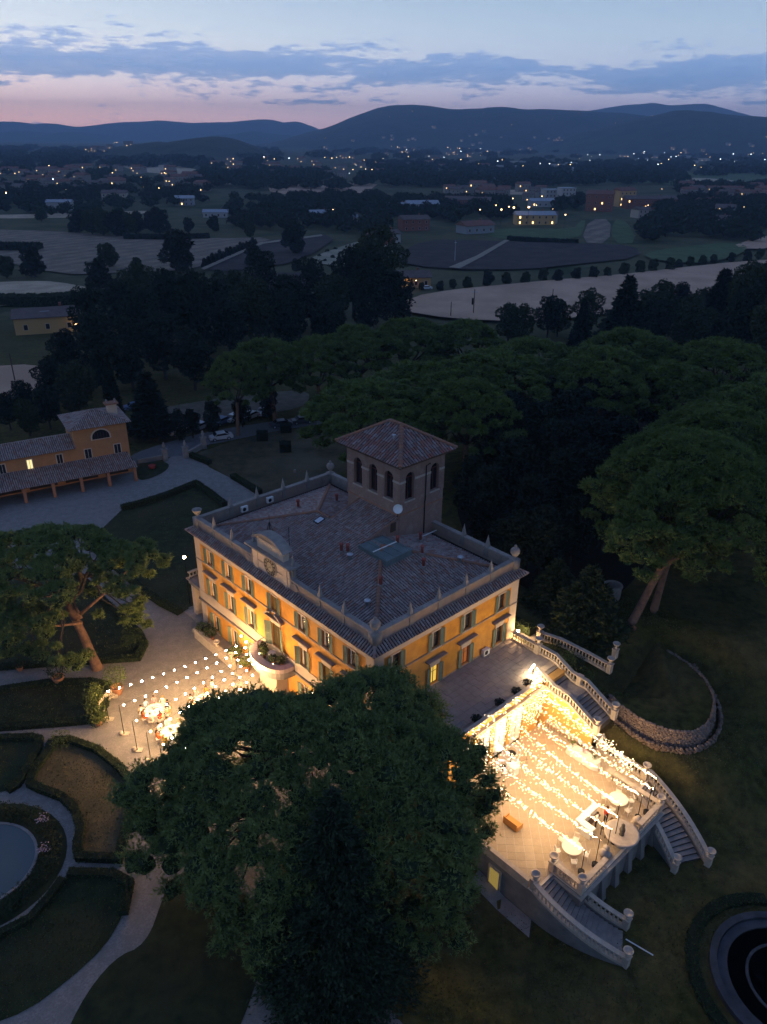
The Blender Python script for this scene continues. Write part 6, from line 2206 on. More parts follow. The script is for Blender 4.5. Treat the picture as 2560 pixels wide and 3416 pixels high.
er = cone_proto('spreading_evergreen', 7.5, 4.2, 22, 0.42, 60, 52, LEAF, 'wide dark evergreen beside the corner hedge', 0.3)
er.location = G(*(20.80, 65.01, 5.00)[:2])
copy_thing(er, G(*(18.59, 69.46, 5.00)[:2]), 2, (0.8, 0.8, 0.75), 'smaller dark evergreen behind the corner hedge')
# cedars and mixed trees along the near edge of the wheat field
ced = cone_proto('cedar', 21, 7.5, 24, 0.9, 26, 53, LEAFDARK, 'tall cedar with tiered top against the wheat field', 0.22)
ced.location = G(*(59.97, 192.70, 0.00)[:2])
copy_thing(ced, G(*(89.09, 206.45, 0.00)[:2]), 2.2, (1.05, 1.05, 1.0), 'tall cedar farther right against the wheat field')
copy_thing(ced, G(*(50.18, 195.32, 0.00)[:2]), 1.2, (0.45, 0.45, 0.7), 'slim pointed conifer left of the tall cedar')
EDGE = [(33.34, 206.13, 9.67), (36.75, 205.34, 8.82), (45.54, 213.54, 9.97), (48.60, 214.84, 9.17), (56.38, 214.93, 9.21), (72.11, 214.85, 10.86), (79.54, 222.84, 11.20), (86.39, 227.69, 10.55),
        (104.60, 235.73, 11.80), (113.46, 243.73, 12.17), (120.17, 249.37, 13.38), (93.95, 202.27, 15.75), (76.88, 193.62, 12.89), (67.11, 191.48, 12.01), (95.48, 191.62, 16.49), (89.33, 219.01, 10.18), (79.54, 169.56, 15.45), (81.61, 159.28, 14.61)]
for i, (x, y, w) in enumerate(sorted(EDGE)):
    plant((0, 2, 1)[i % 3], (x, y), max(0.55, w / 9.5), '%s tree from the left along the near edge of the big wheat field' % ordinal(i), 'trees along the near edge of the wheat field')

# ------------------------------------------------------------------ farmland: fields lie on the valley floor
def fieldmat(name, c, c2, stripes=0.0, ang=0.0, sc=0.12):
    m = mat(name, c, 0.97, c2, sc, 6, coord='Object', contrast=(0.38, 0.62))
    if stripes:
        t = m.node_tree
        bs_ = t.nodes['Principled BSDF']
        src = bs_.inputs['Base Color'].links[0].from_socket
        tcn = N(t, 'ShaderNodeTexCoord')
        mp = N(t, 'ShaderNodeMapping')
        mp.inputs['Rotation'].default_value = (0, 0, ang)
        t.links.new(tcn.outputs['Object'], mp.inputs[0])
        wv = N(t, 'ShaderNodeTexWave')
        wv.inputs['Scale'].default_value = stripes
        wv.inputs['Distortion'].default_value = 1.5
        wv.inputs['Detail'].default_value = 2
        t.links.new(mp.outputs[0], wv.inputs[0])
        d = mixc(t, 1.0, src, ramp(t, wv.outputs['Fac'], [(0.2, (0.85, 0.85, 0.85, 1)), (0.8, (1.08, 1.08, 1.08, 1))]), 'MULTIPLY')
        t.links.new(d, bs_.inputs['Base Color'])
    return m


WHEAT = fieldmat('ripe_wheat', (0.54, 0.35, 0.23), (0.42, 0.265, 0.17), 0, 0.3, 0.05)
STUBBLE = fieldmat('stubble', (0.50, 0.38, 0.25), (0.38, 0.29, 0.19))
BROWN = fieldmat('brown_striped_field', (0.24, 0.18, 0.125), (0.15, 0.12, 0.085), 0.035, 0.5)
PLOUGH = fieldmat('ploughed_earth', (0.058, 0.044, 0.038), (0.032, 0.026, 0.024), 0.2, 1.0)
MEADOW = fieldmat('green_meadow', (0.085, 0.125, 0.045), (0.06, 0.085, 0.032))
OLIVEG = fieldmat('pale_grove_ground', (0.34, 0.29, 0.20), (0.20, 0.19, 0.12))


def field(name, pts, m, label, dz=0.25):
    return sheet(name, smooth_poly([(p[0], p[1]) for p in pts], 1), dz, m, label, drape=True)


field('wheat_field', [(8.87, 268.91, 0.00), (24.47, 283.92, 0.00), (40.86, 293.45, 0.00), (68.45, 310, 0.00), (94.11, 323, 0.00), (129.02, 347, 0.00), (166.37, 371, 0.00), (213.95, 390, 0.00), (178.28, 312, -0.00), (121.11, 272.74, -0.00), (108.68, 272.09, 0.00), (64.36, 239.60, 0.00), (41.22, 230.34, 0.00), (20.50, 232.58, 0.00), (3.78, 245.37, 0.00)], WHEAT, 'big pinkish wheat field crossing behind the pines', 1.0)
field('plough_field', [(0.94, 355, 0.00), (19.91, 436, 0.00), (48.91, 437, 0.00), (63.36, 432, 0.00), (102.63, 429, 0.00), (132.59, 425, 0.00), (121.26, 379, 0.00), (86.99, 355, 0.00), (59.80, 335, 0.00), (23.34, 332, 0.00)], PLOUGH, 'dark ploughed field beyond the row of trees', 0.7)
field('green_field', [(120.79, 378, 0.00), (138.46, 409, 0.00), (199.08, 449, 0.00), (187.88, 414, 0.00), (160.13, 374, 0.00), (135.28, 359, 0.00)], MEADOW, 'green field wedge beyond the row of trees', 1.0)
field('tan_field', [(187.19, 436, 0.00), (263.50, 515, 0.00), (224.95, 436, 0.00), (185.45, 411, 0.00)], WHEAT, 'small tan field at the right edge', 1.0)
field('strip_field', [(105.52, 436, 0.00), (142.81, 571, 0.00), (158.72, 573, 0.00), (120.25, 432, 0.00)], BROWN, 'brown strip field running towards the red brick houses')
field('strip_meadow', [(121.53, 432, 0.00), (159.90, 573, 0.00), (167.22, 566, 0.00), (138.44, 439, 0.00)], MEADOW, 'green strip field beside the brown strip field')
field('vineyard_field', [(55.24, 448, 0.00), (66.83, 510, 0.00), (116.00, 501, 0.00), (134.19, 562, 0.00), (139.12, 563, -0.00), (104.24, 436, 0.00)], MEADOW, 'green garden plot below the yellow house')
field('straw_field', [(-151.13, 288.26, 0.00), (-134.86, 294.23, 0.00), (-123.02, 292.90, 0.00), (-105.63, 280.34, -0.00), (-95.47, 268.41, 0.00), (-106.15, 259.52, 0.00), (-129.75, 244.16, 0.00)], STUBBLE, 'pale straw field at the left edge', 0.6)
field('red_field', [(-102.02, 174.49, 0.00), (-81.09, 179.55, 0.00), (-74.63, 166.16, 0.00), (-75.82, 157.62, 0.00), (-77.70, 150.85, 0.00), (-87.00, 145.33, -0.00)], WHEAT, 'reddish field behind the farmhouse', 0.5)
field('striped_field', [(-238.28, 468, 0.00), (-196.96, 466, 0.00), (-136.47, 442, 0.00), (-96.66, 435, 0.00), (-60.51, 447, 0.00), (-70.11, 390, 0.00), (-77.12, 325, -0.00), (-103.42, 317, -0.00), (-130.84, 308, 0.00), (-189.98, 368, 0.00)], BROWN, 'broad brown field with tractor stripes', 0.5)
field('dark_strip', [(-77.32, 328, 0.00), (-71.23, 390, 0.00), (-61.91, 438, 0.00), (-25.35, 463, 0.00), (-36.93, 352, 0.00), (-62.84, 319, 0.00)], PLOUGH, 'dark ploughed wedge beside the small conifers', 0.6)
field('grove_field', [(-36.93, 352, 0.00), (-26.18, 393, 0.00), (-13.69, 431, 0.00), (3.84, 443, 0.00), (3.20, 353, 0.00), (-16.55, 335, 0.00)], OLIVEG, 'pale olive grove ground', 0.6)
field('brown_patch', [(-62.63, 318, 0.00), (-21.56, 321, 0.00), (-20.77, 294.86, 0.00), (-33.58, 284.40, 0.00), (-57.01, 287.84, 0.00)], PLOUGH, 'dark brown patch beyond the wood', 0.6)
field('far_tan_field', [(-130.10, 905, 0.00), (-96.52, 1007, 0.00), (-9.19, 1013, 0.00), (-17.71, 874, 0.00), (-22.23, 775, -0.00), (-63.99, 778, 0.00), (-113.58, 804, 0.00)], WHEAT, 'tan field across the middle of the valley')
field('far_tan_strip', [(-506, 1542, 0.00), (-423, 1568, 0.00), (-292.48, 1343, 0.00), (-265.71, 1202, 0.00), (-352, 1222, 0.00)], STUBBLE, 'narrow tan strip below the wooded hill')
field('far_stubble', [(-218.70, 949, 0.00), (-231.96, 1054, 0.00), (-98.02, 1023, 0.00), (-123.56, 933, 0.00)], STUBBLE, 'long tan strip behind the valley trees')
field('far_straw', [(-282.72, 560, 0.00), (-228.06, 584, 0.00), (-180.38, 616, 0.00), (-171.59, 597, 0.00), (-195.65, 557, 0.00), (-269.58, 533, 0.00)], STUBBLE, 'thin straw strip at the left of the valley')
field('far_meadow', [(-195.23, 561, 0.00), (-171.36, 572, 0.00), (-158.52, 522, 0.00), (-183.61, 526, 0.00)], MEADOW, 'small green meadow by the valley wood')
field('far_green', [(370, 1351, 0.00), (529, 1425, 0.00), (710, 1431, 0.00), (552, 1108, 0.00), (294.84, 1007, 0.00)], MEADOW, 'green fields far right of the valley')
field('far_brown', [(404, 1277, -0.00), (505, 1204, 0.00), (465, 1120, -0.00), (386, 1186, 0.00)], STUBBLE, 'tan strip far right of the valley', 0.6)
field('far_patch', [(108.54, 887, 0.00), (182.61, 950, 0.00), (159.39, 838, 0.00), (108.90, 831, 0.00)], STUBBLE, 'tan patch left of the white flats')
# farm tracks
TRACK = mat('dusty_track', (0.30, 0.255, 0.19), 0.97, (0.24, 0.20, 0.15), 0.3, 4)
for pts, lab in (([(26.55, 336, 0.00), (42.15, 372, 0.00), (64.85, 438, 0.00), (67.11, 436, 0.00), (45.25, 371, 0.00), (31.29, 334, 0.00)], 'dusty track crossing the ploughed field'),
                 ([(-76.45, 326, -0.00), (-65.17, 417, 0.00), (-36.82, 457, 0.00), (-35.57, 449, 0.00), (-62.88, 410, 0.00), (-74.26, 322, 0.00)], 'pale track beside the row of small conifers')):
    sheet('track', [(p[0], p[1]) for p in pts], 0.95, TRACK, lab, drape=True)

# field trees: one leafy mesh of each kind, shared
ft_ = [leafy_proto('field_tree', rand_lobes(9, 3.0, 1.6, 6.4, 1.9, 201), 0.75, 55, 2.5, 0.25, 201, LEAF, 'tree'),
       leafy_proto('field_tree', rand_lobes(9, 3.2, 1.4, 6.8, 1.9, 202), 0.75, 55, 2.5, 0.25, 202, LEAFDARK, 'tree')]
ft_used = [0, 0]


def ftree(p, w, label, group=None, zs=1.0):
    """w: crown width in metres; the mesh is about 8 m wide"""
    k = random.randrange(2)
    s = w / 8.4
    if not ft_used[k]:
        o = ft_[k]
        o.location = G(p[0], p[1], -0.2)
        o['label'] = label
        if group:
            o['group'] = group
        ft_used[k] = 1
    else:
        o = copy_thing(ft_[k], G(p[0], p[1], -0.2), random.uniform(0, 6.28), None, label, group)
    o.scale = (s, s, s * zs)
    return o


ROW = [(13.22, 287.05, 3.41), (20.00, 286.48, 3.91), (24.95, 290.11, 4.30), (30.27, 289.93, 5.33), (38.71, 297.32, 6.16), (46.31, 301.33, 5.52), (53.94, 303.34, 5.56), (61.99, 309.13, 6.02), (67.20, 307.82, 5.63), (75.86, 313.24, 5.54),
       (83.80, 318.20, 5.43), (90.42, 322.04, 4.93), (98.43, 326.65, 6.33), (107.01, 333.24, 6.45), (114.39, 338.08, 6.54), (122.79, 342.46, 6.62), (128.84, 348.10, 4.68), (136.62, 356.78, 5.21), (144.71, 362.27, 5.29),
       (151.71, 367.82, 4.93), (161.74, 372.99, 5.00), (170.91, 376.67, 5.70), (178.90, 381.88, 6.22), (187.80, 387.29, 6.75)]
for i, (x, y, w) in enumerate(ROW):
    ftree((x, y), w, '%s tree from the left in the row along the far edge of the wheat field' % ordinal(i), 'row of trees beyond the wheat field', 1.05)
SINGLES = [((-84.85, 321.01, 18.41), 'big dark round tree standing on the striped field'), ((-115.46, 329.42, 12.09), 'spreading tree on the striped field left of the big round tree'), ((-101.59, 278.26, 12.41), 'dark round tree at the corner of the straw field'),
           ((-136.82, 306.31, 12.66), 'dark tree clump on the left of the striped field'), ((-146.63, 302.98, 9.85), 'dark tree at the left edge beside the striped field'), ((-100.88, 319.99, 7.06), 'small tree between the two big field trees'),
           ((-44.05, 379.19, 16.00), 'large dark tree at the ploughed wedge'), ((-75.75, 445.28, 9.63), 'lone round tree in the middle of the brown field'), ((-102.39, 478.20, 9.89), 'round tree near the hedge of the brown field'),
           ((-115.92, 473.19, 8.98), 'upright tree left of the round hedge tree'), ((-130.67, 463.32, 16.00), 'loose tree at the right end of the valley wood'), ((-6.06, 351.95, 12.35), 'dark tree beside the olive grove'),
           ((-223.78, 524.85, 10.51), 'small tree above the striped field'), ((-61.24, 287.60, 7.68), 'tree at the brown patch edge'), ((-56.91, 338.41, 10.91), 'low dark tree on the ploughed wedge'), ((-37.33, 327.07, 5.77), 'small tree below the olive grove'),
           ((-76.05, 282.01, 6.70), 'small tree behind the dark wood'), ((-91.15, 276.56, 5.76), 'shrubby tree right of the straw field corner'), ((-180.31, 458.81, 3.17), 'tiny lone tree on the left of the brown field')]
for p, lab in SINGLES:
    ftree((p[0], p[1]), p[2], lab)
for i in range(9):
    p = ((-175.20, 459.28, 14.54), (-165.00, 450.88, 15.59), (-156.86, 445.96, 15.43), (-148.95, 443.32, 15.34), (-144.72, 450.41, 14.28), (-142.36, 462.26, 13.30), (-169.90, 480.80, 15.19), (-159.17, 481.82, 15.22), (-139.90, 477.23, 12.34))[i]
    ftree((p[0], p[1]), p[2], '%s tree of the clump on the brown field' % ordinal(i), 'clump of trees on the brown field')
smallcon = cone_proto('young_conifer', 4.2, 1.25, 9, 0.5, 16, 61, LEAFDARK, 'young conifer', 0.1, 'row of young conifers')
a_, b_ = (-76.76, 334, 0.00), (-66.98, 410, 0.00)
for i in range(16):
    t = i / 15
    p = (a_[0] + (b_[0] - a_[0]) * t, a_[1] + (b_[1] - a_[1]) * t)
    lab = '%s conifer from the near end of the small conifer row' % ordinal(i)
    if i == 0:
        smallcon.location = G(*p)
        smallcon['label'] = lab
    else:
        copy_thing(smallcon, G(*p), i, random.uniform(0.8, 1.2), lab)
OL = [(-27.20, 352.59, 2.68), (-24.25, 362.87, 3.18), (-21.22, 375.29, 3.50), (-18.03, 389.37, 3.39), (-15.19, 404.44, 3.05), (-31.05, 368.39, 2.79), (-28.43, 384.43, 3.13), (-20.80, 358.01, 2.72), (-17.68, 358.23, 2.72), (-14.05, 373.47, 3.05), (-33.27, 357.14, 2.50), (-25.05, 393.10, 2.74)]
for i, (x, y, w) in enumerate(sorted(OL)):
    ftree((x, y), w, '%s small olive tree from the left in the pale grove' % ordinal(i), 'olive trees of the pale grove', 0.7)
hedge([(-140.70, 431, 0.00)[:2], (-117.97, 430, 0.00)[:2], (-96.92, 439, 0.00)[:2]], 4.0, 2.6, 'long dark hedge across the brown field', 6, 0.9, LEAFDARK)
hedge([(66.88, 443, 0.00)[:2], (85.07, 435, 0.00)[:2], (103.34, 431, 0.00)[:2]], 3.0, 2.2, 'clipped hedge below the garden of the yellow house', 8, 0.7, LEAFDARK)
hedge([(-191.38, 380, 0.00)[:2], (-166.16, 382, 0.00)[:2]], 9.0, 3.0, 'dark vine rows at the left edge', 3, 1.2, LEAFDARK)
hedge([(-130.33, 251.58, 0.00)[:2], (-111.11, 252.57, 0.00)[:2], (-94.33, 261.36, 0.00)[:2]], 6.0, 3.2, 'dark hedge band below the straw field', 6, 0.7, LEAF)

# ------------------------------------------------------------------ far woods: masses of crowns nobody could count
BLOB = mat('far_wood_leaf', (0.020, 0.030, 0.014), 0.95, (0.010, 0.015, 0.008), 0.25, 4, island=[(0.009, 0.014, 0.008), (0.026, 0.036, 0.016), (0.016, 0.024, 0.011)])


def wood_mass(name, spots, label):
    rng = np.random.default_rng(len(spots))
    Vb = np.array(ICO[1][0])
    Fb = np.array(ICO[1][1])
    PV, PF, off = [], [], 0
    for (x, y, w, h) in spots:
        c = np.array([x, y, gz(x, y) + h * 0.45])
        sc_ = np.array([w / 2, w / 2, h * 0.5])
        V = Vb * sc_ * 0.72 + c
        PV.append(V)
        PF.append(Fb + off)
        off += len(V)
        n = 70
        d = rnd_unit(n, rng)
        d[:, 2] = np.abs(d[:, 2]) * 1.1 - 0.15
        V, F = leaves(c + d * sc_ * rng.uniform(0.75, 1.05, n)[:, None], w * rng.uniform(0.13, 0.26, n), rng)
        PV.append(V)
        PF.append(F + off)
        off += len(V)
    o = put(name, np_mesh(name, np.concatenate(PV), np.concatenate(PF), BLOB))
    return tag(o, label, None, None, 'stuff')


def scatter(quad, n, w0, w1, rnd):
    """points inside a quad given by ground corners"""
    a, b, c, d = [Vector((q[0], q[1])) for q in quad]
    out = []
    for _ in range(n):
        u, v = rnd.random(), rnd.random()
        p = a.lerp(b, u).lerp(d.lerp(c, u), v)
        w = rnd.uniform(w0, w1)
        out.append((p.x, p.y, w, min(w, 9 + 0.1 * w) * rnd.uniform(0.65, 1.0)))
    return out


rw = random.Random(17)
wood_mass('valley_wood', scatter([(-92.72, 482, 0.00), (-1.53, 443, 0.00), (-2.87, 741, 0.00), (-141.09, 722, 0.00)], 110, 8, 14, rw) + scatter([(-74.97, 612, 0.00), (-2.33, 620, 0.00), (-2.87, 741, 0.00), (-83.92, 759, 0.00)], 60, 10, 16, rw)
          + scatter([(-4.90, 524, 0.00), (48.07, 530, 0.00), (64.59, 723, 0.00), (-6.77, 713, 0.00)], 90, 8, 13, rw), 'broad dark wood in the middle of the valley')
wood_mass('village_trees', scatter([(29.45, 551, -0.00), (86.97, 557, 0.00), (104.11, 728, 0.00), (44.01, 720, 0.00)], 70, 8, 13, rw) + scatter([(127.06, 615, 0.00), (148.60, 618, 0.00), (183.05, 767, 0.00), (156.36, 763, 0.00)], 26, 7, 12, rw)
          + scatter([(139.36, 444, 0.00), (213.60, 450, 0.00), (328, 705, 0.00), (228.60, 693, -0.00)], 130, 9, 15, rw) + scatter([(234.63, 648, -0.00), (317, 680, 0.00), (483, 1051, 0.00), (341, 977, 0.00)], 110, 10, 16, rw), 'dark trees between the houses on the right of the valley')
wood_mass('left_valley_trees', scatter([(-258.12, 521, 0.00), (-205.77, 577, 0.00), (-305, 867, 0.00), (-396, 812, 0.00)], 110, 8, 13, rw) + scatter([(-212.04, 596, 0.00), (-141.41, 646, 0.00), (-210.95, 975, 0.00), (-370, 1055, 0.00)], 95, 9, 15, rw)
          + scatter([(-396, 812, 0.00), (-314, 956, 0.00), (-473, 1452, 0.00), (-672, 1394, -0.00)], 100, 10, 18, rw), 'dark tree belts on the left of the valley')
wood_mass('far_valley_trees', scatter([(-187.33, 810, 0.00), (-42.07, 870, 0.00), (-105.62, 1392, 0.00), (-296.66, 1295, 0.00)], 150, 12, 24, rw) + scatter([(-27.97, 873, 0.00), (182.61, 950, 0.00), (384, 2029, 0.00), (-59.82, 1874, 0.00)], 330, 13, 26, rw)
          + scatter([(155.23, 945, 0.00), (391, 1089, 0.00), (768, 2162, 0.00), (325, 2008, 0.00)], 240, 14, 28, rw) + scatter([(428, 1298, 0.00), (650, 1347, 0.00), (1645, 3448, 0.00), (1026, 3148, 0.00)], 170, 16, 34, rw)
          + scatter([(-672, 1394, -0.00), (-186.89, 1422, 0.00), (-517, 3968, 0.00), (-1513, 3171, 0.00)], 260, 20, 50, rw) + scatter([(-176.71, 2026, 0.00), (1228, 2567, 0.00), (5763, 12143, 0.00), (-470, 5415, 0.00)], 360, 25, 60, rw), 'hazy tree belts on the far valley floor')

# ------------------------------------------------------------------ hills
HILLM = mat('wooded_hillside', (0.034, 0.044, 0.022), 0.97, (0.008, 0.012, 0.008), 0.012, 9, 1.0, 0.02, col3=(0.05, 0.05, 0.03), contrast=(0.42, 0.58))


def hill(name, D, prof, depth, label, base=-6.0, rough=0.05, mtl=None):
    """ridge whose skyline passes through prof [(x, z)] at distance D, falling away to both sides"""
    xs = np.linspace(prof[0][0], prof[-1][0], 150)
    zs = np.interp(xs, [p[0] for p in prof], [p[1] for p in prof])
    k = np.ones(5) / 5
    zs = np.convolve(np.pad(zs, 2, mode='edge'), k, mode='valid')
    rows = 26
    V, F = [], []
    for j in range(rows):
        t = j / (rows - 1) * 2 - 1
        fall = max(0.0, math.cos(t * PI / 2)) ** 1.25
        for x, z in zip(xs, zs):
            w = 1 + 0.35 * noise.noise(Vector((x / D * 6, t * 1.3, D * 0.001)))
            y = D + t * depth * w
            hgt = base + (z - base) * fall
            hgt += (z - base) * rough * noise.fractal(Vector((x / D * 18, y / D * 18, 1.0)), 1.0, 2.0, 4) * (1.0 if t < 0.0 else 0.4) * min(1, fall * 2)
            V.append((x, y, hgt))
    n = len(xs)
    for j in range(rows - 1):
        for i in range(n - 1):
            F.append((j * n + i, j * n + i + 1, (j + 1) * n + i + 1, (j + 1) * n + i))
    o = MB().add(V, F).build(name, mtl or HILLM, smooth=True)
    return tag(o, label, None, None, 'structure')


hill('hill', 9000, [(-4731, 141.3), (-4094, 155.4), (-3903, 162.5), (-3750, 132.9), (-3557, 151.6), (-3342, 114.3), (-3053, 133.6), (-2827, 163.8), (-2381, 185.0), (-2067, 165.1), (-1623, 177.9), (-1241, 209.4), (-1054, 168.9), (-973, 200.4), (-739, 126.5), (-550, 43.6)], 1671, 'far pale blue mountain range on the left skyline', -40, 0.03)
hill('hill', 8800, [(1557, 124.5), (1717, 224.0), (2045, 308.6), (2315, 351.9), (2677, 387.1), (2865, 359.4), (3165, 389.1), (3389, 342.4), (3647, 279.5), (4031, 217.2), (4603, 117.7)], 1624, 'far blue twin-topped mountain on the right skyline', -40, 0.03)
hill('hill', 7000, [(-4200, 58.8), (-3700, 44.8), (-3202, 50.0), (-2976, 67.5), (-2759, 41.2), (-2605, 67.5), (-2459, 51.8), (-2313, 36.0), (-2100, -2.5)], 1137, 'low blue hills at the left edge of the valley', -20, 0.06)
hill('hill', 6500, [(-1700, 10), (-1504, 27), (-1317, 53), (-1155, 63), (-1016, 80), (-834, 62), (-650, 47), (-420, 10)], 900, 'low dark hill left of the big wooded hill', -20, 0.06)
hill('hill', 5200, [(-900, -10), (-632, 23), (-501, 64), (-353, 100), (-170, 166), (-25, 214), (156, 227), (265, 218), (374, 199), (502, 197), (627, 212), (827, 204), (1100, 199), (1373, 195), (1650, 167), (2025, 113), (2324, 83), (2900, 20)], 1500, 'big wooded hill above the town lights', -20, 0.05)
hill('hill', 3900, [(600, -10), (810, 51), (903, 80), (1037, 105), (1169, 140), (1300, 168), (1409, 167), (1548, 152), (1727, 143), (1920, 138), (2131, 115), (2600, 60)], 950, 'dark wooded hill at the right edge', -20, 0.05)
hill('hill', 2300, [(-960, -14), (-867, -8), (-816, 4), (-748, 17), (-681, 29), (-631, 33), (-599, 30), (-565, 37), (-524, 43), (-466, 47), (-426, 45), (-386, 31), (-339, 9), (-260, -14)], 420, 'wooded hillock with a hilltop village on the left', -12, 0.10)

# ------------------------------------------------------------------ houses in the valley
RED_ROOF = mat('red_tiled_roof', (0.22, 0.10, 0.075), 0.9, (0.16, 0.08, 0.06), 0.6, 5)
PALE_ROOF = mat('pale_metal_roof', (0.28, 0.30, 0.33), 0.5)
BROWN_ROOF = mat('brown_tiled_roof', (0.15, 0.11, 0.095), 0.9, (0.11, 0.085, 0.075), 0.6, 5)
H_WALLS = {'cream': mat('cream_house_wall', (0.42, 0.36, 0.29), 0.9), 'white': mat('white_house_wall', (0.40, 0.38, 0.36), 0.9), 'brick': mat('red_brick_wall', (0.26, 0.10, 0.07), 0.9, (0.20, 0.08, 0.06), 0.8, 4),
           'ochre': mat('ochre_house_wall', (0.48, 0.30, 0.13), 0.9), 'dim': mat('weathered_house_wall', (0.26, 0.225, 0.20), 0.9), 'grey': mat('grey_shed_wall', (0.26, 0.27, 0.28), 0.9)}
H_LIT = glow('lit_far_window', (1.0, 0.62, 0.25), 3.0, light=False)
H_DARK = mat('dark_far_window', (0.02, 0.02, 0.025), 0.2, spec=0.5)


def house(p, w, d, h, rz, wall, roof, label, group=None, lit=(), floors=2, bays=4, flat=False, rise=None, lamps=()):
    r = empty('house', G(p[0], p[1], -0.3), rz, label, 'house', group)
    MB().box(-w / 2, -d / 2, 0, w / 2, d / 2, h).build('wall', H_WALLS[wall], r)
    rs = rise or d * 0.20
    if flat:
        MB().box(-w / 2 - 0.3, -d / 2 - 0.3, h, w / 2 + 0.3, d / 2 + 0.3, h + 0.4).build('roof', roof, r)
    else:
        e = 0.5
        b = MB()
        b.add([(-w / 2 - e, -d / 2 - e, h - 0.1), (w / 2 + e, -d / 2 - e, h - 0.1), (w / 2 + e, 0, h + rs), (-w / 2 - e, 0, h + rs), (-w / 2 - e, d / 2 + e, h - 0.1), (w / 2 + e, d / 2 + e, h - 0.1),
               (-w / 2 - e, -d / 2 - e, h - 0.3), (w / 2 + e, -d / 2 - e, h - 0.3), (-w / 2 - e, d / 2 + e, h - 0.3), (w / 2 + e, d / 2 + e, h - 0.3)],
              [(0, 1, 2, 3), (3, 2, 5, 4), (6, 7, 1, 0), (9, 8, 4, 5), (6, 8, 9, 7), (0, 3, 4, 8, 6), (1, 7, 9, 5, 2)])
        rf = b.build('roof', roof, r)
        if w > 7:
            MB().box(w * 0.2, -0.3 + d * 0.1, h + rs * 0.3, w * 0.2 + 0.7, 0.4 + d * 0.1, h + rs + 0.9).build('chimney', H_WALLS['brick'], rf)
    k = 0
    for fl in range(floors):
        for i in range(bays):
            x = -w / 2 + w * (i + 0.5) / bays
            z = h * (fl + 0.32) / floors
            hh = min(1.4, h / floors * 0.45)
            f_ = MB().box(x - 0.62, -d / 2 - 0.06, z - 0.1, x + 0.62, -d / 2 + 0.02, z + hh + 0.1).build('window', TRIM, r)
            MB().box(x - 0.5, -d / 2 - 0.09, z, x + 0.5, -d / 2 - 0.06, z + hh).build('pane', H_LIT if k in lit else H_DARK, f_)
            k += 1
    for (lx, lz) in lamps:
        MB().ico((lx, -d / 2 - 0.5, lz), 0.45, 1).build('wall_lamp', LAMPGLOW, r)
    return r


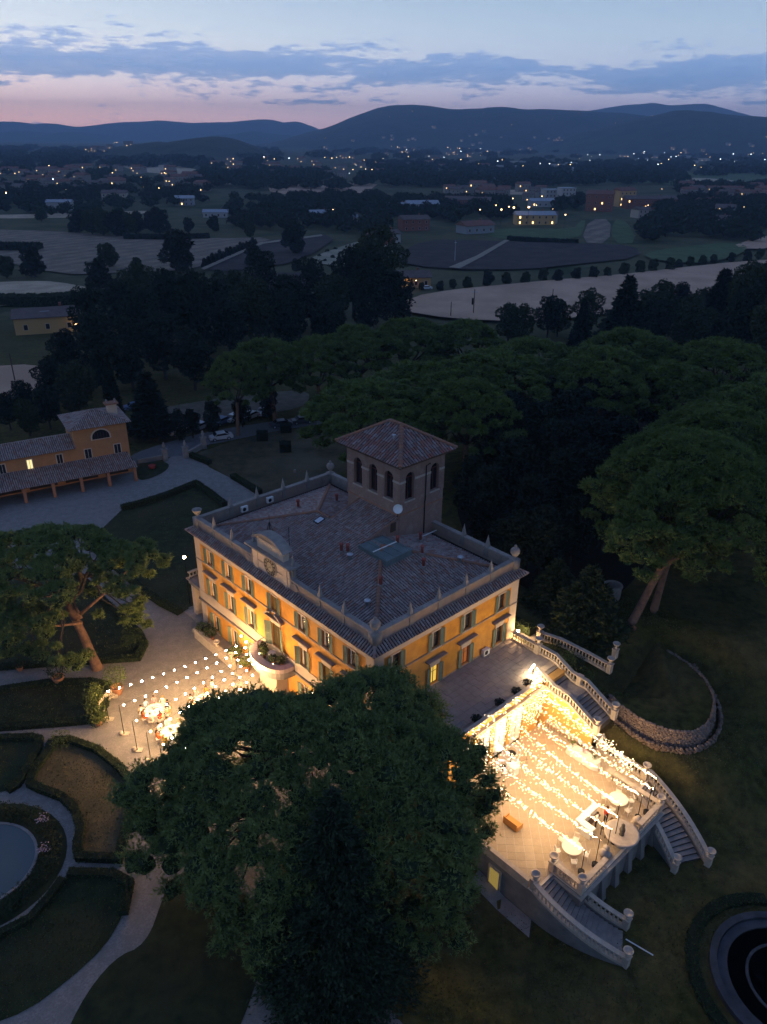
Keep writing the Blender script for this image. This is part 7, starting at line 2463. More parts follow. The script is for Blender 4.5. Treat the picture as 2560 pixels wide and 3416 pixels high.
LAMPGLOW = glow('warm_street_lamp', (1.0, 0.62, 0.28), 9.0, light=False)
LAMPCOOL = glow('white_street_lamp', (0.85, 0.92, 1.0), 11.0, light=False)
HOUSES = [
    ((150.16, 748, 0.00), 17, 11, 10, 0.25, 'white', PALE_ROOF, 'white flats with grey flat roof among the trees', (2,), 3, 5, True),
    ((160.17, 735, 0.00), 13, 11, 12, 0.25, 'white', PALE_ROOF, 'taller white block beside the white flats', (7,), 4, 4, True),
    ((166.47, 640, 0.00), 20, 12, 13, -0.35, 'brick', RED_ROOF, 'tall red brick house with gable beside the strip field', (1, 6), 3, 4, False),
    ((199.16, 689, 0.00), 15, 11, 13, 0.3, 'ochre', RED_ROOF, 'orange-lit brick block with its glowing side', (0, 1, 4), 3, 4, False),
    ((213.98, 668, 0.00), 42, 11, 8, 0.08, 'brick', BROWN_ROOF, 'long brown terraced row right of the brick block', (3, 9), 2, 9, False),
    ((97.39, 535, 0.00), 26, 10, 6.5, 0.1, 'ochre', PALE_ROOF, 'yellow house with two bright lamps and solar roof', (0, 2, 5, 6), 2, 6, False),
    ((109.00, 544, 0.00), 9, 9, 6, 0.1, 'cream', BROWN_ROOF, 'small house at the end of the yellow house', (1,), 2, 2, False),
    ((52.76, 480, 0.00), 20, 11, 5, 0.5, 'grey', RED_ROOF, 'grey barn with reddish roof beside the ploughed field', (), 1, 4, False),
    ((16.59, 492, 0.00), 17, 10, 7, 0.3, 'brick', BROWN_ROOF, 'brown farm building left of the grey barn', (), 2, 4, False),
    ((0.39, 428, 0.00), 12, 9, 5, 0.4, 'white', BROWN_ROOF, 'small white house at the edge of the olive grove', (), 1, 3, False),
    ((217.72, 532, 0.00), 16, 10, 5.5, -0.2, 'white', BROWN_ROOF, 'white house with lit front under the right-hand trees', (0, 1, 2), 1, 4, False),
    ((248.75, 600, 0.00), 13, 10, 7, -0.3, 'white', BROWN_ROOF, 'white house behind the lit one on the right', (3,), 2, 3, False),
    ((183.56, 588, 0.00), 11, 9, 6, 0.4, 'cream', BROWN_ROOF, 'cream house at the top of the green strip', (), 2, 3, False),
    ((269.10, 686, 0.00), 18, 10, 6, 0.1, 'cream', RED_ROOF, 'cream house with a lit window far right', (1,), 2, 4, False),
    ((339, 789, 0.00), 40, 14, 7, 0.1, 'brick', RED_ROOF, 'long brick building at the far right', (), 2, 8, False),
    ((26.47, 614, 0.00), 24, 11, 7, 0.2, 'white', PALE_ROOF, 'white two-storey house on the left of the village', (4,), 2, 5, False),
    ((58.27, 660, 0.00), 22, 12, 7, -0.2, 'brick', BROWN_ROOF, 'reddish house behind the valley wood', (2,), 2, 5, False),
    ((8.26, 622, 0.00), 18, 10, 5, 0.15, 'white', PALE_ROOF, 'low white house at the middle of the valley', (1, 2), 1, 5, False),
    ((128.34, 680, 0.00), 20, 10, 5, 0.15, 'white', PALE_ROOF, 'low house with bright white roof', (0,), 1, 4, False),
    ((77.58, 674, 0.00), 16, 10, 6, -0.1, 'cream', BROWN_ROOF, 'cream house with a row of lit windows', (0, 1), 2, 4, False),
    ((-44.36, 544, 0.00), 14, 9, 6, 0.3, 'brick', PALE_ROOF, 'dark red house with pale roof in the valley wood', (3,), 2, 3, False),
    ((-36.90, 536, 0.00), 9, 7, 4, 0.3, 'white', PALE_ROOF, 'white shed beside the dark red house', (1,), 1, 2, False),
    ((-26.59, 545, 0.00), 14, 7, 3.5, 0.1, 'white', PALE_ROOF, 'low pale shed right of the dark red house', (), 1, 4, False),
    ((-119.36, 569, 0.00), 17, 8, 4, 0.05, 'white', PALE_ROOF, 'long low white greenhouse left of the valley wood', (), 1, 4, False),
    ((-4.19, 417, 0.00), 14, 9, 5, 0.2, 'brick', RED_ROOF, 'brick farmhouse beside the dark grove tree', (), 2, 3, False),
    ((-246.63, 616, 0.00), 18, 8, 6, 0.1, 'white', PALE_ROOF, 'white marquee-like shed on the left', (), 1, 3, False),
    ((-228.25, 689, 0.00), 20, 10, 8, 0.1, 'cream', BROWN_ROOF, 'cream houses with a lit door on the left', (0, 2), 2, 5, False),
    ((-164.63, 667, 0.00), 15, 9, 6, 0.1, 'grey', PALE_ROOF, 'grey-roofed house on the left of the valley', (1,), 2, 4, False),
]
for (p, w, d, h, rz, wl_, rf_, lab, lit, fl, bays, flat) in HOUSES:
    house(p, w, d, h, rz, wl_, rf_, lab, None, lit, fl, bays, flat)
# the modern lit house at the left edge and the lit barn by the field road
mh = house((-96.19, 218.01, 0.00), 17, 11, 5.0, 0.35, 'ochre', BROWN_ROOF, 'modern low house with bright lamp at its corner on the left', None, (), 1, 3, False, 1.6)
MB().ico((7.6, -5.9, 2.4), 0.42, 1).build('wall_lamp', glow('corner_flood_lamp', (1.0, 0.72, 0.35), 22.0), mh)
MB().box(-1.6, -2.6, 5.75, 0.9, -1.4, 5.95).build('skylight', PALE_ROOF, mh)
bh = house((8.75, 295.58, 0.00), 15, 9, 4.2, 0.15, 'ochre', BROWN_ROOF, 'lit barn house beside the field road', None, (0, 1), 1, 4, False)
MB().ico((-2.0, -5.2, 2.6), 0.35, 1).build('wall_lamp', glow('barn_lamp', (1.0, 0.6, 0.2), 20.0), bh)
# small far houses: two kinds copied over the valley floor
fh1 = house((0, 0), 13, 10, 8, 0, 'dim', BROWN_ROOF, 'x', 'far houses of the valley town', (1,), 2, 3)
fh2 = house((0, 0), 16, 11, 10, 0, 'dim', RED_ROOF, 'x', 'far houses of the valley town', (2, 4), 2, 4)
fh3 = house((0, 0), 34, 18, 8, 0, 'white', PALE_ROOF, 'x', 'far sheds of the industrial strip', (0, 3), 1, 6, True)
firsts = {id(fh1): 1, id(fh2): 1, id(fh3): 1}
rf_ = random.Random(29)


def plur(s):
    for w in ('house', 'shed', 'lamp'):
        if w in s:
            return s.replace(w, w + 's', 1)
    return s


TOWN = [([(-340, 694, 0.00), (-277.17, 732, 0.00), (-468, 1252, 0.00), (-556, 1149, 0.00)], 34, 'pale house of the scattered town on the left of the valley', (fh1, fh2)),
        ([(-287.85, 761, 0.00), (-176.30, 811, 0.00), (-307, 1339, 0.00), (-483, 1293, 0.00)], 34, 'pale house of the scattered town below the wooded hillock', (fh1, fh2)),
        ([(-233.92, 1084, 0.00), (-4.62, 1132, 0.00), (-10.01, 2335, 0.00), (-378, 1763, 0.00)], 36, 'pale house of the far town in the middle of the valley', (fh1, fh2)),
        ([(-4.93, 1201, 0.00), (167.62, 1240, 0.00), (651, 4902, 0.00), (-15.63, 3589, 0.00)], 44, 'pale house of the lit town below the big hill', (fh1, fh2)),
        ([(183.10, 1417, 0.00), (325, 1452, -0.00), (415, 1862, 0.00), (232.15, 1804, 0.00)], 12, 'long pale shed of the lit industrial strip', (fh3,)),
        ([(459, 1876, 0.00), (889, 1852, 0.00), (1645, 3448, 0.00), (732, 3005, 0.00)], 18, 'long pale shed on the far right of the valley', (fh3,)),
        ([(49.91, 749, 0.00), (146.31, 734, 0.00), (179.56, 907, 0.00), (56.24, 848, -0.00)], 16, 'house between the valley wood and the white flats', (fh1, fh2)),
        ([(278.49, 780, 0.00), (363, 763, 0.00), (449, 951, 0.00), (331, 931, 0.00)], 14, 'house among the trees at the far right', (fh1, fh2))]
for quad, n, lab, kinds in TOWN:
    for (x, y, w, h) in scatter(quad, n, 1, 2, rf_):
        src = rf_.choice(kinds)
        s = rf_.uniform(0.65, 1.05)
        if firsts[id(src)]:
            firsts[id(src)] = 0
            src.location = G(x, y, -0.3)
            src['label'] = lab
            src['group'] = plur(lab)
        else:
            copy_thing(src, G(x, y, -0.3), rf_.uniform(-0.5, 0.5), s, lab, plur(lab))
# hill villages: houses standing on the slopes
def hill_z(x, y):
    ok, loc, nrm, idx, ob, mtx = SC.ray_cast(bpy.context.view_layer.depsgraph, Vector((x, y, 1500)), Vector((0, 0, -1)))
    return loc.z if ok else 0.0


bpy.context.view_layer.update()
for (xa, xb, ya, yb, n, lab) in ((-760, -660, 2080, 2250, 10, 'house of the hilltop village on the wooded hillock'), (-300, 900, 3750, 4200, 26, 'house of the town climbing the big hill'), (1050, 1700, 2950, 3250, 24, 'house of the village on the right-hand hill')):
    for _ in range(n):
        x, y = rf_.uniform(xa, xb), rf_.uniform(ya, yb)
        z = hill_z(x, y)
        copy_thing(rf_.choice((fh1, fh2)), (x, y, z - 1.0), rf_.uniform(-0.5, 0.5), rf_.uniform(0.8, 1.3), lab, plur(lab))
# street lamps far away: each a short post with a glowing head
lamps = {}
for nm, mtl in (('warm', LAMPGLOW), ('cool', LAMPCOOL)):
    r = empty('street_lamp', (0, 0, 0), 0, 'x', 'street lamp', 'far street lamps')
    MB().tube([(0, 0, 0), (0, 0, 9.5)], 0.08, 4).build('post', IRON, r)
    MB().ico((0, 0, 9.8), 0.5, 1).build('lamp_head', mtl, r)
    lamps[nm] = [r, 0]


def far_lamp(p, kind, s, label, z=None):
    r, u = lamps[kind]
    loc = (p[0], p[1], gz(p[0], p[1]) if z is None else z)
    if not u:
        lamps[kind][1] = 1
        r.location = loc
        r['label'] = label
        r['group'] = plur(label)
        o = r
    else:
        o = copy_thing(r, loc, 0, None, label, plur(label))
    o.scale = (s, s, s if s < 1 else 1 + (s - 1) * 0.25)
    return o


rl_ = random.Random(41)
for quad, n, kinds, lab in (([(-13.76, 1416, 0.00), (198.23, 1472, 0.00), (706, 5548, 0.00), (-19.11, 4366, 0.00)], 46, 'wwwc', 'bright street lamp of the lit town below the big hill'),
                            ([(180.56, 1396, 0.00), (320, 1431, -0.00), (407, 1828, 0.00), (228.07, 1772, 0.00)], 20, 'ccw', 'white street lamp of the industrial strip'),
                            ([(329, 1454, 0.00), (675, 1441, 0.00), (1640, 3539, 0.00), (667, 2973, 0.00)], 40, 'ccw', 'street lamp far right of the valley floor'),
                            ([(-221.64, 999, 0.00), (-4.09, 1014, 0.00), (-8.91, 2091, 0.00), (-378, 1763, 0.00)], 26, 'wwc', 'street lamp of the far town in the middle of the valley'),
                            ([(-314, 647, 0.00), (-172.71, 718, 0.00), (-324, 1335, 0.00), (-584, 1222, 0.00)], 34, 'wwwc', 'street lamp of the scattered town on the left'),
                            ([(29.45, 551, -0.00), (113.00, 529, 0.00), (154.83, 735, 0.00), (35.33, 669, 0.00)], 12, 'w', 'warm lamp among the village houses'),
                            ([(134.19, 562, 0.00), (245.67, 542, 0.00), (420, 946, 0.00), (204.55, 871, 0.00)], 14, 'w', 'warm lamp among the houses on the right')):
    for (x, y, _, _) in scatter(quad, n, 1, 2, rl_):
        D = math.hypot(x, y)
        far_lamp((x, y), 'warm' if rl_.choice(kinds) == 'w' else 'cool', max(0.6, D / 1500.0) * rl_.uniform(0.45, 1.35), lab)
for (xa, xb, ya, yb, n, lab) in ((-350, 1300, 3950, 4750, 12, 'lamp on the slope of the big wooded hill'), (1000, 1800, 2980, 3300, 10, 'lamp on the slope of the right-hand hill'), (-760, -640, 2080, 2260, 6, 'lamp of the hilltop village on the hillock')):
    for _ in range(n):
        x, y = rl_.uniform(xa, xb), rl_.uniform(ya, yb)
        far_lamp((x, y), 'warm', max(1.0, y / 2000) * rl_.uniform(0.5, 1.2), lab, hill_z(x, y))
for p, s, lab in (((-77.68, 240.67, 0.00), 0.5, 'single small lamp in the dark wood'), ((82.45, 529, 0.00), 1.3, 'bright lamp at the left corner of the yellow house'), ((91.79, 527, 0.00), 1.5, 'bright lamp at the front of the yellow house'),
                  ((73.54, 522, 0.00), 1.0, 'lamp left of the yellow house'), ((113.04, 514, 0.00), 0.8, 'lamp on the lane right of the yellow house'), ((-34.70, 526, 0.00), 0.9, 'lamp beside the white shed in the valley wood'),
                  ((11.09, 286.93, 0.00), 0.35, 'small lamp beside the lit barn house')):
    far_lamp(p, 'warm', s, lab)
# utility poles in the fields
for i, (p, h, lab) in enumerate((((27.67, 242.30, 0.00), 8.5, 'wooden utility pole with transformer box in the wheat field'), ((54.39, 253.36, 0.00), 7.0, 'plain wooden pole in the wheat field'), ((85.39, 266.70, 0.00), 7.0, 'leaning wooden pole before the wheat field'),
                                 ((20.16, 237.50, 0.00), 5.5, 'short pole at the near edge of the wheat field'), ((30.94, 357, 0.00), 9.5, 'pale pylon on the ploughed field'), ((-43.72, 288.60, 0.00), 9.5, 'pale double pole beside the brown patch'),
                                 ((-47.56, 287.42, 0.00), 7.0, 'thin pole left of the double pole'), ((-82.85, 165.24, 0.00), 7.0, 'thin pole in the reddish field'))):
    u = empty('utility_pole', G(p[0], p[1], -0.3), 0.2 * i, lab, 'pole', 'poles in the fields')
    MB().tube([(0, 0, 0), (0.06 * (i == 2) * 10, 0, h)], [0.16, 0.11], 6).build('pole', WOOD if i not in (4, 5) else GREYMETAL, u)
    if i in (0, 4, 5):
        MB().box(-0.8, -0.08, h - 0.9, 0.8, 0.08, h - 0.72).build('cross_arm', GREYMETAL, u)
    if i == 0:
        MB().box(-0.75, -0.25, h * 0.45, -0.2, 0.25, h * 0.68).build('transformer', IRON, u)

# ------------------------------------------------------------------ cars
def car_mesh(col, name):
    m = mat(name, col, 0.35, spec=0.5)
    body = MB()
    prof = [(-2.1, 0.35), (-2.15, 0.62), (-2.05, 0.86), (-1.35, 0.95), (-0.75, 1.42), (0.75, 1.48), (1.55, 1.05), (2.1, 0.92), (2.15, 0.5), (2.05, 0.32)]
    body.extrude_y(prof, -0.80, 0.80)
    sx = [(x, y * (0.90 if z > 1.1 else 1.0), z) for x, y, z in body.v]
    body.v = sx
    return body.mesh('car_body', m)


WHEEL = MB().lathe([(0.02, -0.11), (0.31, -0.11), (0.34, -0.07), (0.34, 0.07), (0.31, 0.11), (0.02, 0.11)], seg=16).mesh('tyre', mat('tyre_rubber', (0.02, 0.02, 0.02), 0.9))
RIMM = MB().lathe([(0.02, -0.12), (0.19, -0.12), (0.19, 0.12), (0.02, 0.12)], seg=10).mesh('rim', GREYMETAL)
HEADG = mat('headlight_glass', (0.6, 0.62, 0.65), 0.15)
TAILG = mat('tail_light_red', (0.35, 0.02, 0.02), 0.3)
TAIL_ON = glow('tail_light_on', (1.0, 0.05, 0.03), 12.0)
HEAD_ON = glow('headlight_on', (1.0, 0.78, 0.42), 26.0)


def car(p, rz, me, label, tail=None, head=None):
    r = empty('parked_car', (p[0], p[1], gz(p[0], p[1]) + 0.03), rz, label, 'car', 'cars parked by the road')
    put('body', me, r)
    g = MB()
    g.add([(-1.28, -0.74, 1.0), (-0.76, -0.70, 1.38), (-0.76, 0.70, 1.38), (-1.28, 0.74, 1.0)], [(0, 1, 2, 3)])
    g.v = [(x - 0.03, y, z + 0.02) for x, y, z in g.v]
    g.build('rear_window', DARKGLASS, r)
    MB().add([(0.80, -0.70, 1.47), (1.50, -0.76, 1.10), (1.50, 0.76, 1.10), (0.80, 0.70, 1.47)], [(0, 1, 2, 3)]).build('windscreen', DARKGLASS, r)
    for s in (-1, 1):
        yb, yt = s * 0.805, s * 0.735
        MB().add([(-1.15, yb, 1.0), (1.35, yb, 1.06), (0.72, yt, 1.40), (-0.72, yt, 1.35)], [(0, 1, 2, 3)]).build('side_window', DARKGLASS, r)
        for x in (-1.32, 1.30):
            w = put('wheel', WHEEL, r, (x, s * 0.74, 0.34), rot=(PI / 2, 0, 0))
            put('rim', RIMM, w)
        MB().box(2.06, s * 0.62 - 0.16, 0.70, 2.17, s * 0.62 + 0.16, 0.86).build('headlight', head or HEADG, r)
        MB().box(-2.16, s * 0.64 - 0.14, 0.66, -2.08, s * 0.64 + 0.14, 0.86).build('tail_light', tail or TAILG, r)
    return r


c_silver = car_mesh((0.50, 0.50, 0.50), 'silver_car_paint')
c_white = car_mesh((0.70, 0.70, 0.70), 'white_car_paint')
c_dark = car_mesh((0.05, 0.055, 0.065), 'dark_car_paint')
c_blue = car_mesh((0.10, 0.16, 0.28), 'blue_car_paint')
car((-29.91, 130.67, 0.00), 0.42, c_silver, 'silver hatchback parked alone on the road edge by the lawn')
for p, rz, me, lab, kw in (((-42.71, 136.64, -0.00), 1.2, c_dark, 'dark car with a glowing red tail light', dict(tail=TAIL_ON)), ((-38.43, 133.49, 0.00), 0.9, c_white, 'pale car between the red tail light and the small trees', {}),
                           ((-34.90, 135.97, 0.00), 1.0, c_silver, 'silver car below the small parking trees', dict(head=HEAD_ON)), ((-33.07, 138.76, 0.00), 1.1, c_dark, 'dark car with its headlamps on', dict(head=HEAD_ON)),
                           ((-31.39, 138.99, 0.00), 1.0, c_blue, 'blue-grey car right of the lit headlamps', {}), ((-29.34, 141.03, 0.00), 1.0, c_white, 'pale car left of the pine trunk', {}), ((-26.29, 142.46, 0.00), 1.0, c_silver, 'pale car right of the pine trunk', {}),
                           ((-23.99, 144.99, 0.00), 1.0, c_white, 'white car at the far end of the parking row', {}), ((-50.68, 147.29, 0.00), 0.4, c_blue, 'dark blue car beside the cypress', {}),
                           ((-19.87, 137.76, 0.00), 0.35, c_dark, 'dark car stopped on the road beyond the silver hatchback', {}), ((-15.95, 140.01, 0.00), 0.35, c_dark, 'second dark car on the road near the pine trunks', {})):
    car(p, rz, me, lab, **kw)
car((14.97, 288.10, 0.00), 0.2, c_white, 'white car with red tail light by the lit barn house', TAIL_ON)
cars_glow = None


# ------------------------------------------------------------------ courtyard festoon lights
BULB = glow('warm_festoon_bulb', (1.0, 0.62, 0.28), 470.0)
FAIRY = glow('warm_fairy_bulb', (1.0, 0.72, 0.40), 28.0, light=False)
CANDLE = glow('candle_flame', (1.0, 0.55, 0.18), 60.0)
FLOOD = glow('white_flood_lamp', (1.0, 0.84, 0.56), 30.0)
LAMPM = MB().ico((0, 0, 0), 0.088, 1).mesh('bulb', BULB)
CAPM = MB().lathe([(0.035, 0), (0.045, 0.05), (0.02, 0.10)], (0, 0, 0.08), 6).mesh('lamp_cap', IRON)


def festoon(a, z, n, sag, label, skip=()):
    a, z = Vector(a), Vector(z)
    r = empty('festoon_string', a, 0, label, 'string lights', 'festoon strings over the courtyard')
    pts = []
    for i in range(41):
        t = i / 40
        p = a.lerp(z, t)
        p.z -= sag * 4 * t * (1 - t)
        pts.append(p - a)
    MB().tube(pts, 0.012, 3).build('cable', IRON, r)
    for k in range(n):
        t = (k + 0.4) / n
        p = a.lerp(z, t)
        p.z -= sag * 4 * t * (1 - t) + 0.16
        l = put('lamp', LAMPM, r, p - a)
        put('cap', CAPM, l)
    return r


def lamp_pole(p, h, label):
    r = empty('lamp_pole', p, 0, label, 'pole', 'poles of the courtyard festoons')
    MB().tube([(0, 0, 0), (0, 0, h)], 0.035, 6).build('pole', IRON, r)
    MB().ico((-0.25, -0.1, 0.22), 0.24, 2).build('ballast_ball', TRAV, r, smooth=True)
    MB().box(-0.1, -0.28, 0, 0.46, 0.28, 0.06).build('base_plate', TRAV, r)
    return r


anchor = VW(-1.2, 16.6, 4.6)
poles = [((-25.97, 56.03, -0.00), 'courtyard lamp pole beside the curved bench'), ((-23.89, 54.08, 0.00), 'second lamp pole on the gravel, nearest the first guest table'), ((-22.06, 52.02, 0.00), 'third lamp pole on the gravel'),
         ((-20.41, 50.61, 0.00), 'fourth lamp pole, half hidden by the big pine'), ((-18.82, 49.06, -0.00), 'fifth lamp pole behind the branches of the big pine'), ((-17.28, 47.79, 0.00), 'sixth lamp pole under the big pine')]
ends = [VW(-1.0, 17.2, 4.9), VW(-1.5, 16.7, 4.8), VW(-1.9, 16.0, 4.6), VW(-2.2, 15.2, 4.6), VW(-2.3, 14.4, 4.6), VW(-2.3, 13.6, 4.6)]
for i, ((p, lab), e) in enumerate(zip(poles, ends)):
    q = Vector((p[0], p[1], 0.03))
    lamp_pole(q, 3.4, lab)
    L = (e - q).length
    festoon(q + Vector((0, 0, 3.4)), e, max(8, int(L / 1.02)), 0.35, '%s string of round lamps from the bench side across the courtyard' % ordinal(i))


def wall_lamp(p, rz, label, power, r=0.11, col=(1.0, 0.62, 0.28), name='wall_lamp', head=FLOOD):
    o = empty(name, p, rz, label, 'lamp')
    MB().box(-0.05, -0.02, -0.18, 0.05, 0.06, 0.05).build('bracket', IRON, o)
    MB().ico((0, -0.16, 0), r, 1).build('lamp_head', head, o)
    ld = bpy.data.lights.new('lamp_light', 'POINT')
    ld.energy = power
    ld.color = col
    ld.shadow_soft_size = r
    lo = bpy.data.objects.new('lamp_light', ld)
    COL.objects.link(lo)
    lo.parent = o
    lo.location = (0, -0.34, 0)
    return o


f_rot = VA - PI / 2
wall_lamp(VW(-0.2, 20.3, 3.2), f_rot, 'wall lamp on the garden front beside the balcony', 110)
wall_lamp(VW(-0.2, 8.2, 3.2), f_rot, 'wall lamp on the garden front behind the pine top', 110)
wall_lamp(VW(-1.2, 15.4, 4.2), f_rot, 'small lamp on the balcony floor by the parapet', 90, 0.07)
wall_lamp(VW(-1.2, 13.1, 4.2), f_rot, 'small lamp at the far end of the balcony floor', 90, 0.07)
# flood lamps: corner of the villa, corner of the upper terrace, end of the portico cornice
wall_lamp(VW(18.65, -0.55, 5.85), VA + 0.6, 'bright corner lamp at the foot of the villa wall by the hedge', 420, 0.16)
for (p, lab, pw, L) in ((VW(15.2, -5.35, 5.65), 'bright bar lamp on the upper terrace edge above the stairs', 420, 0.5), (VW(14.1, -6.55, 6.0), 'bright bar lamp at the end of the portico parapet', 300, 0.35)):
    o = empty('bar_lamp', p, VA, lab, 'lamp')
    MB().tube([(-L, 0.1, 0), (L, 0.35, 0.05)], 0.09, 8).build('tube', FLOOD, o)
    MB().box(-0.05, 0.0, -0.65, 0.05, 0.1, 0).build('stand', IRON, o)
    ld = bpy.data.lights.new('lamp_light', 'POINT')
    ld.energy = pw
    ld.color = (1.0, 0.72, 0.40)
    ld.shadow_soft_size = 0.2
    lo = bpy.data.objects.new('lamp_light', ld)
    COL.objects.link(lo)
    lo.parent = o
    lo.location = (0, -0.25, 0.15)
# garden lamp post west of the villa
gp_ = empty('lamp_post', ((2.00, 36.45, 0.00)[0], 0, 0), 0, 'lit lamp post at the west corner of the villa', 'lamp post')
w_ = VW(0.9, 33.6, 0)
gp_.location = (w_.x, w_.y, 0)
MB().tube([(0, 0, 0), (0, 0, 6.3)], [0.09, 0.05], 6).build('post', IRON, gp_)
MB().ico((0, 0, 6.5), 0.17, 2).build('globe', glow('post_lamp', (1.0, 0.62, 0.30), 90.0), gp_)

# ------------------------------------------------------------------ fairy lights over the terrace
POLE_X = [4.15, 5.5, 7.0, 8.45, 9.9, 12.0, 13.0, 14.7]
POLE_Y = [-18.85, -19.2, -19.2, -19.0, -18.2, -19.0, -19.2, -18.8]
POLE_H = [2.5, 2.95, 2.9, 2.9, 2.6, 2.6, 2.9, 2.5]
rgf = random.Random(61)


def octa(b, c, r):
    b.add([(c[0] + v[0] * r, c[1] + v[1] * r, c[2] + v[2] * r) for v in ICO[0][0]], ICO[0][1])


for i, (x, y, h) in enumerate(zip(POLE_X, POLE_Y, POLE_H)):
    pl_ = empty('light_pole', VW(x, y, 0.0), 0, '%s black pole from the near corner along the front of the lit terrace' % ordinal(i), 'pole', 'poles of the terrace lights')
    MB().tube([(0, 0, 0), (0, 0, h)], 0.03, 6).build('pole', IRON, pl_)
    MB().lathe([(0.24, 0), (0.27, 0.28), (0.2, 0.34)], seg=10).build('weight', IRON, pl_)
    # string of tiny bulbs up to the portico
    tx = 3.2 + i * 1.57
    a, z = Vector((x, y, h)), Vector((tx, -6.95, 4.75))
    so = empty('fairy_string', VO, VA, '%s bundle of tiny warm bulbs from the near corner, stretched over the terrace' % ordinal(i), 'string lights', 'fairy light bundles over the terrace')
    path = []
    for k in range(31):
        t = k / 30
        p = a.lerp(z, t)
        p.z -= 0.9 * 4 * t * (1 - t) * 0.55
        path.append(p)
    MB().tube(path, 0.01, 3).build('cable', IRON, so)
    b = MB()
    for k in range(190):
        t = rgf.random() ** 0.85
        j = min(29, int(t * 30))
        p = path[j].lerp(path[j + 1], t * 30 - j)
        sp = 0.04 + 0.50 * t
        octa(b, p + Vector((rgf.gauss(0, sp * 0.7), rgf.gauss(0, 0.1), -abs(rgf.gauss(0, sp)))), rgf.uniform(0.013, 0.020))
    for k in range(64):
        t = (k - 12 + rgf.random()) / 54 if k > 12 else rgf.random() * 0.12
        j = min(29, int(t * 30))
        p = path[j].lerp(path[j + 1], t * 30 - j)
        octa(b, p + Vector((rgf.gauss(0, 0.06), rgf.gauss(0, 0.08), -rgf.uniform(0, 0.15))), rgf.uniform(0.026, 0.040))
    for k in range(6):
        p = path[3 + k * 5]
        ld = bpy.data.lights.new('string_light', 'POINT')
        ld.energy = 62 + 2 * k
        ld.color = (1.0, 0.65, 0.31)
        ld.shadow_soft_size = 0.12
        lo = bpy.data.objects.new('string_light', ld)
        COL.objects.link(lo)
        lo.parent = so
        lo.location = p
    o = b.build('bulbs', FAIRY, so)
    o['kind'] = 'stuff'
# curtain of bulbs along the portico cornice and down its front
cu = empty('light_curtain', VO, VA, 'curtain of tiny warm bulbs hanging from the portico cornice', 'string lights')
b, wires = MB(), MB()
for k in range(64):
    x = PX0 + 0.2 + k * (PX1 - PX0 - 0.2) / 63
    dr = rgf.uniform(0.6, 2.6) if k < 50 else rgf.uniform(1.5, 3.6)
    wires.tube([(x, PY - 0.36, 4.9), (x, PY - 0.38, 4.9 - dr)], 0.005, 3)
    for j in range(int(dr / 0.22)):
        octa(b, (x + rgf.gauss(0, 0.03), PY - 0.38 - rgf.uniform(0, 0.2), 4.9 - 0.22 * j - rgf.uniform(0, 0.1)), rgf.uniform(0.011, 0.021))
for k in range(170):
    x = rgf.uniform(PX0, PX1)
    octa(b, (x, PY - 0.14 + rgf.gauss(0, 0.12), 5.45 + rgf.uniform(-0.35, 0.42)), rgf.choice((0.016, 0.02, 0.034)))
for k in range(6):
    ld = bpy.data.lights.new('curtain_light', 'POINT')
    ld.energy = 34
    ld.color = (1.0, 0.60, 0.25)
    ld.shadow_soft_size = 0.12
    lo = bpy.data.objects.new('curtain_light', ld)
    COL.objects.link(lo)
    lo.parent = cu
    lo.location = (PX0 + 1 + k * 2.1, PY - 0.7, 3.9)
wires.build('wires', IRON, cu)
o = b.build('bulbs', FAIRY, cu)
o['kind'] = 'stuff'
nt = empty('light_net', VO, VA, 'net of tiny bulbs hung over the flank of the straight stairs', 'string lights')
b = MB()
for k in range(380):
    t = rgf.random()
    y = -6.6 - 9.5 * t
    x = 15.1 + rgf.gauss(0, 0.28) + 0.5 * t
    zmx = 4.6 - 3.0 * t
    octa(b, (x, y, max(0.5, zmx - abs(rgf.gauss(0, 0.7)))), rgf.choice((0.013, 0.016, 0.02, 0.032)))
o = b.build('bulbs', FAIRY, nt)
o['kind'] = 'stuff'

# ------------------------------------------------------------------ furniture of the terrace
WHITEM = mat('white_garden_metal', (0.72, 0.66, 0.56), 0.6)


def chair_proto(name, m, label, group, gilded=False):
    r = empty(name, (0, 0, 0), 0, label, 'chair', group)
    MB().box(-0.21, -0.21, 0.43, 0.21, 0.21, 0.47).build('seat', m if not gilded else CLOTH, r)
    bk = MB()
    for k in range(5):
        bk.box(-0.20 + k * 0.095, -0.225, 0.47, -0.18 + k * 0.095, -0.20, 0.90)
    bk.box(-0.21, -0.23, 0.88, 0.21, -0.195, 0.94)
    bk.build('backrest', m, r)
    for sx in (-1, 1):
        for sy in (-1, 1):
            MB().tube([(sx * 0.19, sy * 0.19, 0), (sx * 0.18, sy * 0.18, 0.43)], 0.016, 5).build('leg', m, r)
        if not gilded:
            MB().tube([(sx * 0.21, -0.2, 0.66), (sx * 0.22, 0.18, 0.64), (sx * 0.21, 0.18, 0.45)], 0.014, 5).build('armrest', m, r)
    return r


def round_table(p, r_, label, m=WHITEM):
    t = empty('garden_table', p, 0, label, 'table')
    MB().lathe([(0.03, 0.70), (r_, 0.71), (r_, 0.75), (0.02, 0.75)], seg=26).build('table_top', m, t)
    MB().tube([(0, 0, 0.02), (0, 0, 0.71)], 0.05, 8).build('column', m, t)
    for k in range(3):
        a = 2 * PI * k / 3
        MB().tube([(0, 0, 0.2), (0.3 * math.cos(a), 0.3 * math.sin(a), 0.12), (0.45 * math.cos(a), 0.45 * math.sin(a), 0.01)], 0.025, 5).build('foot', m, t)
    return t


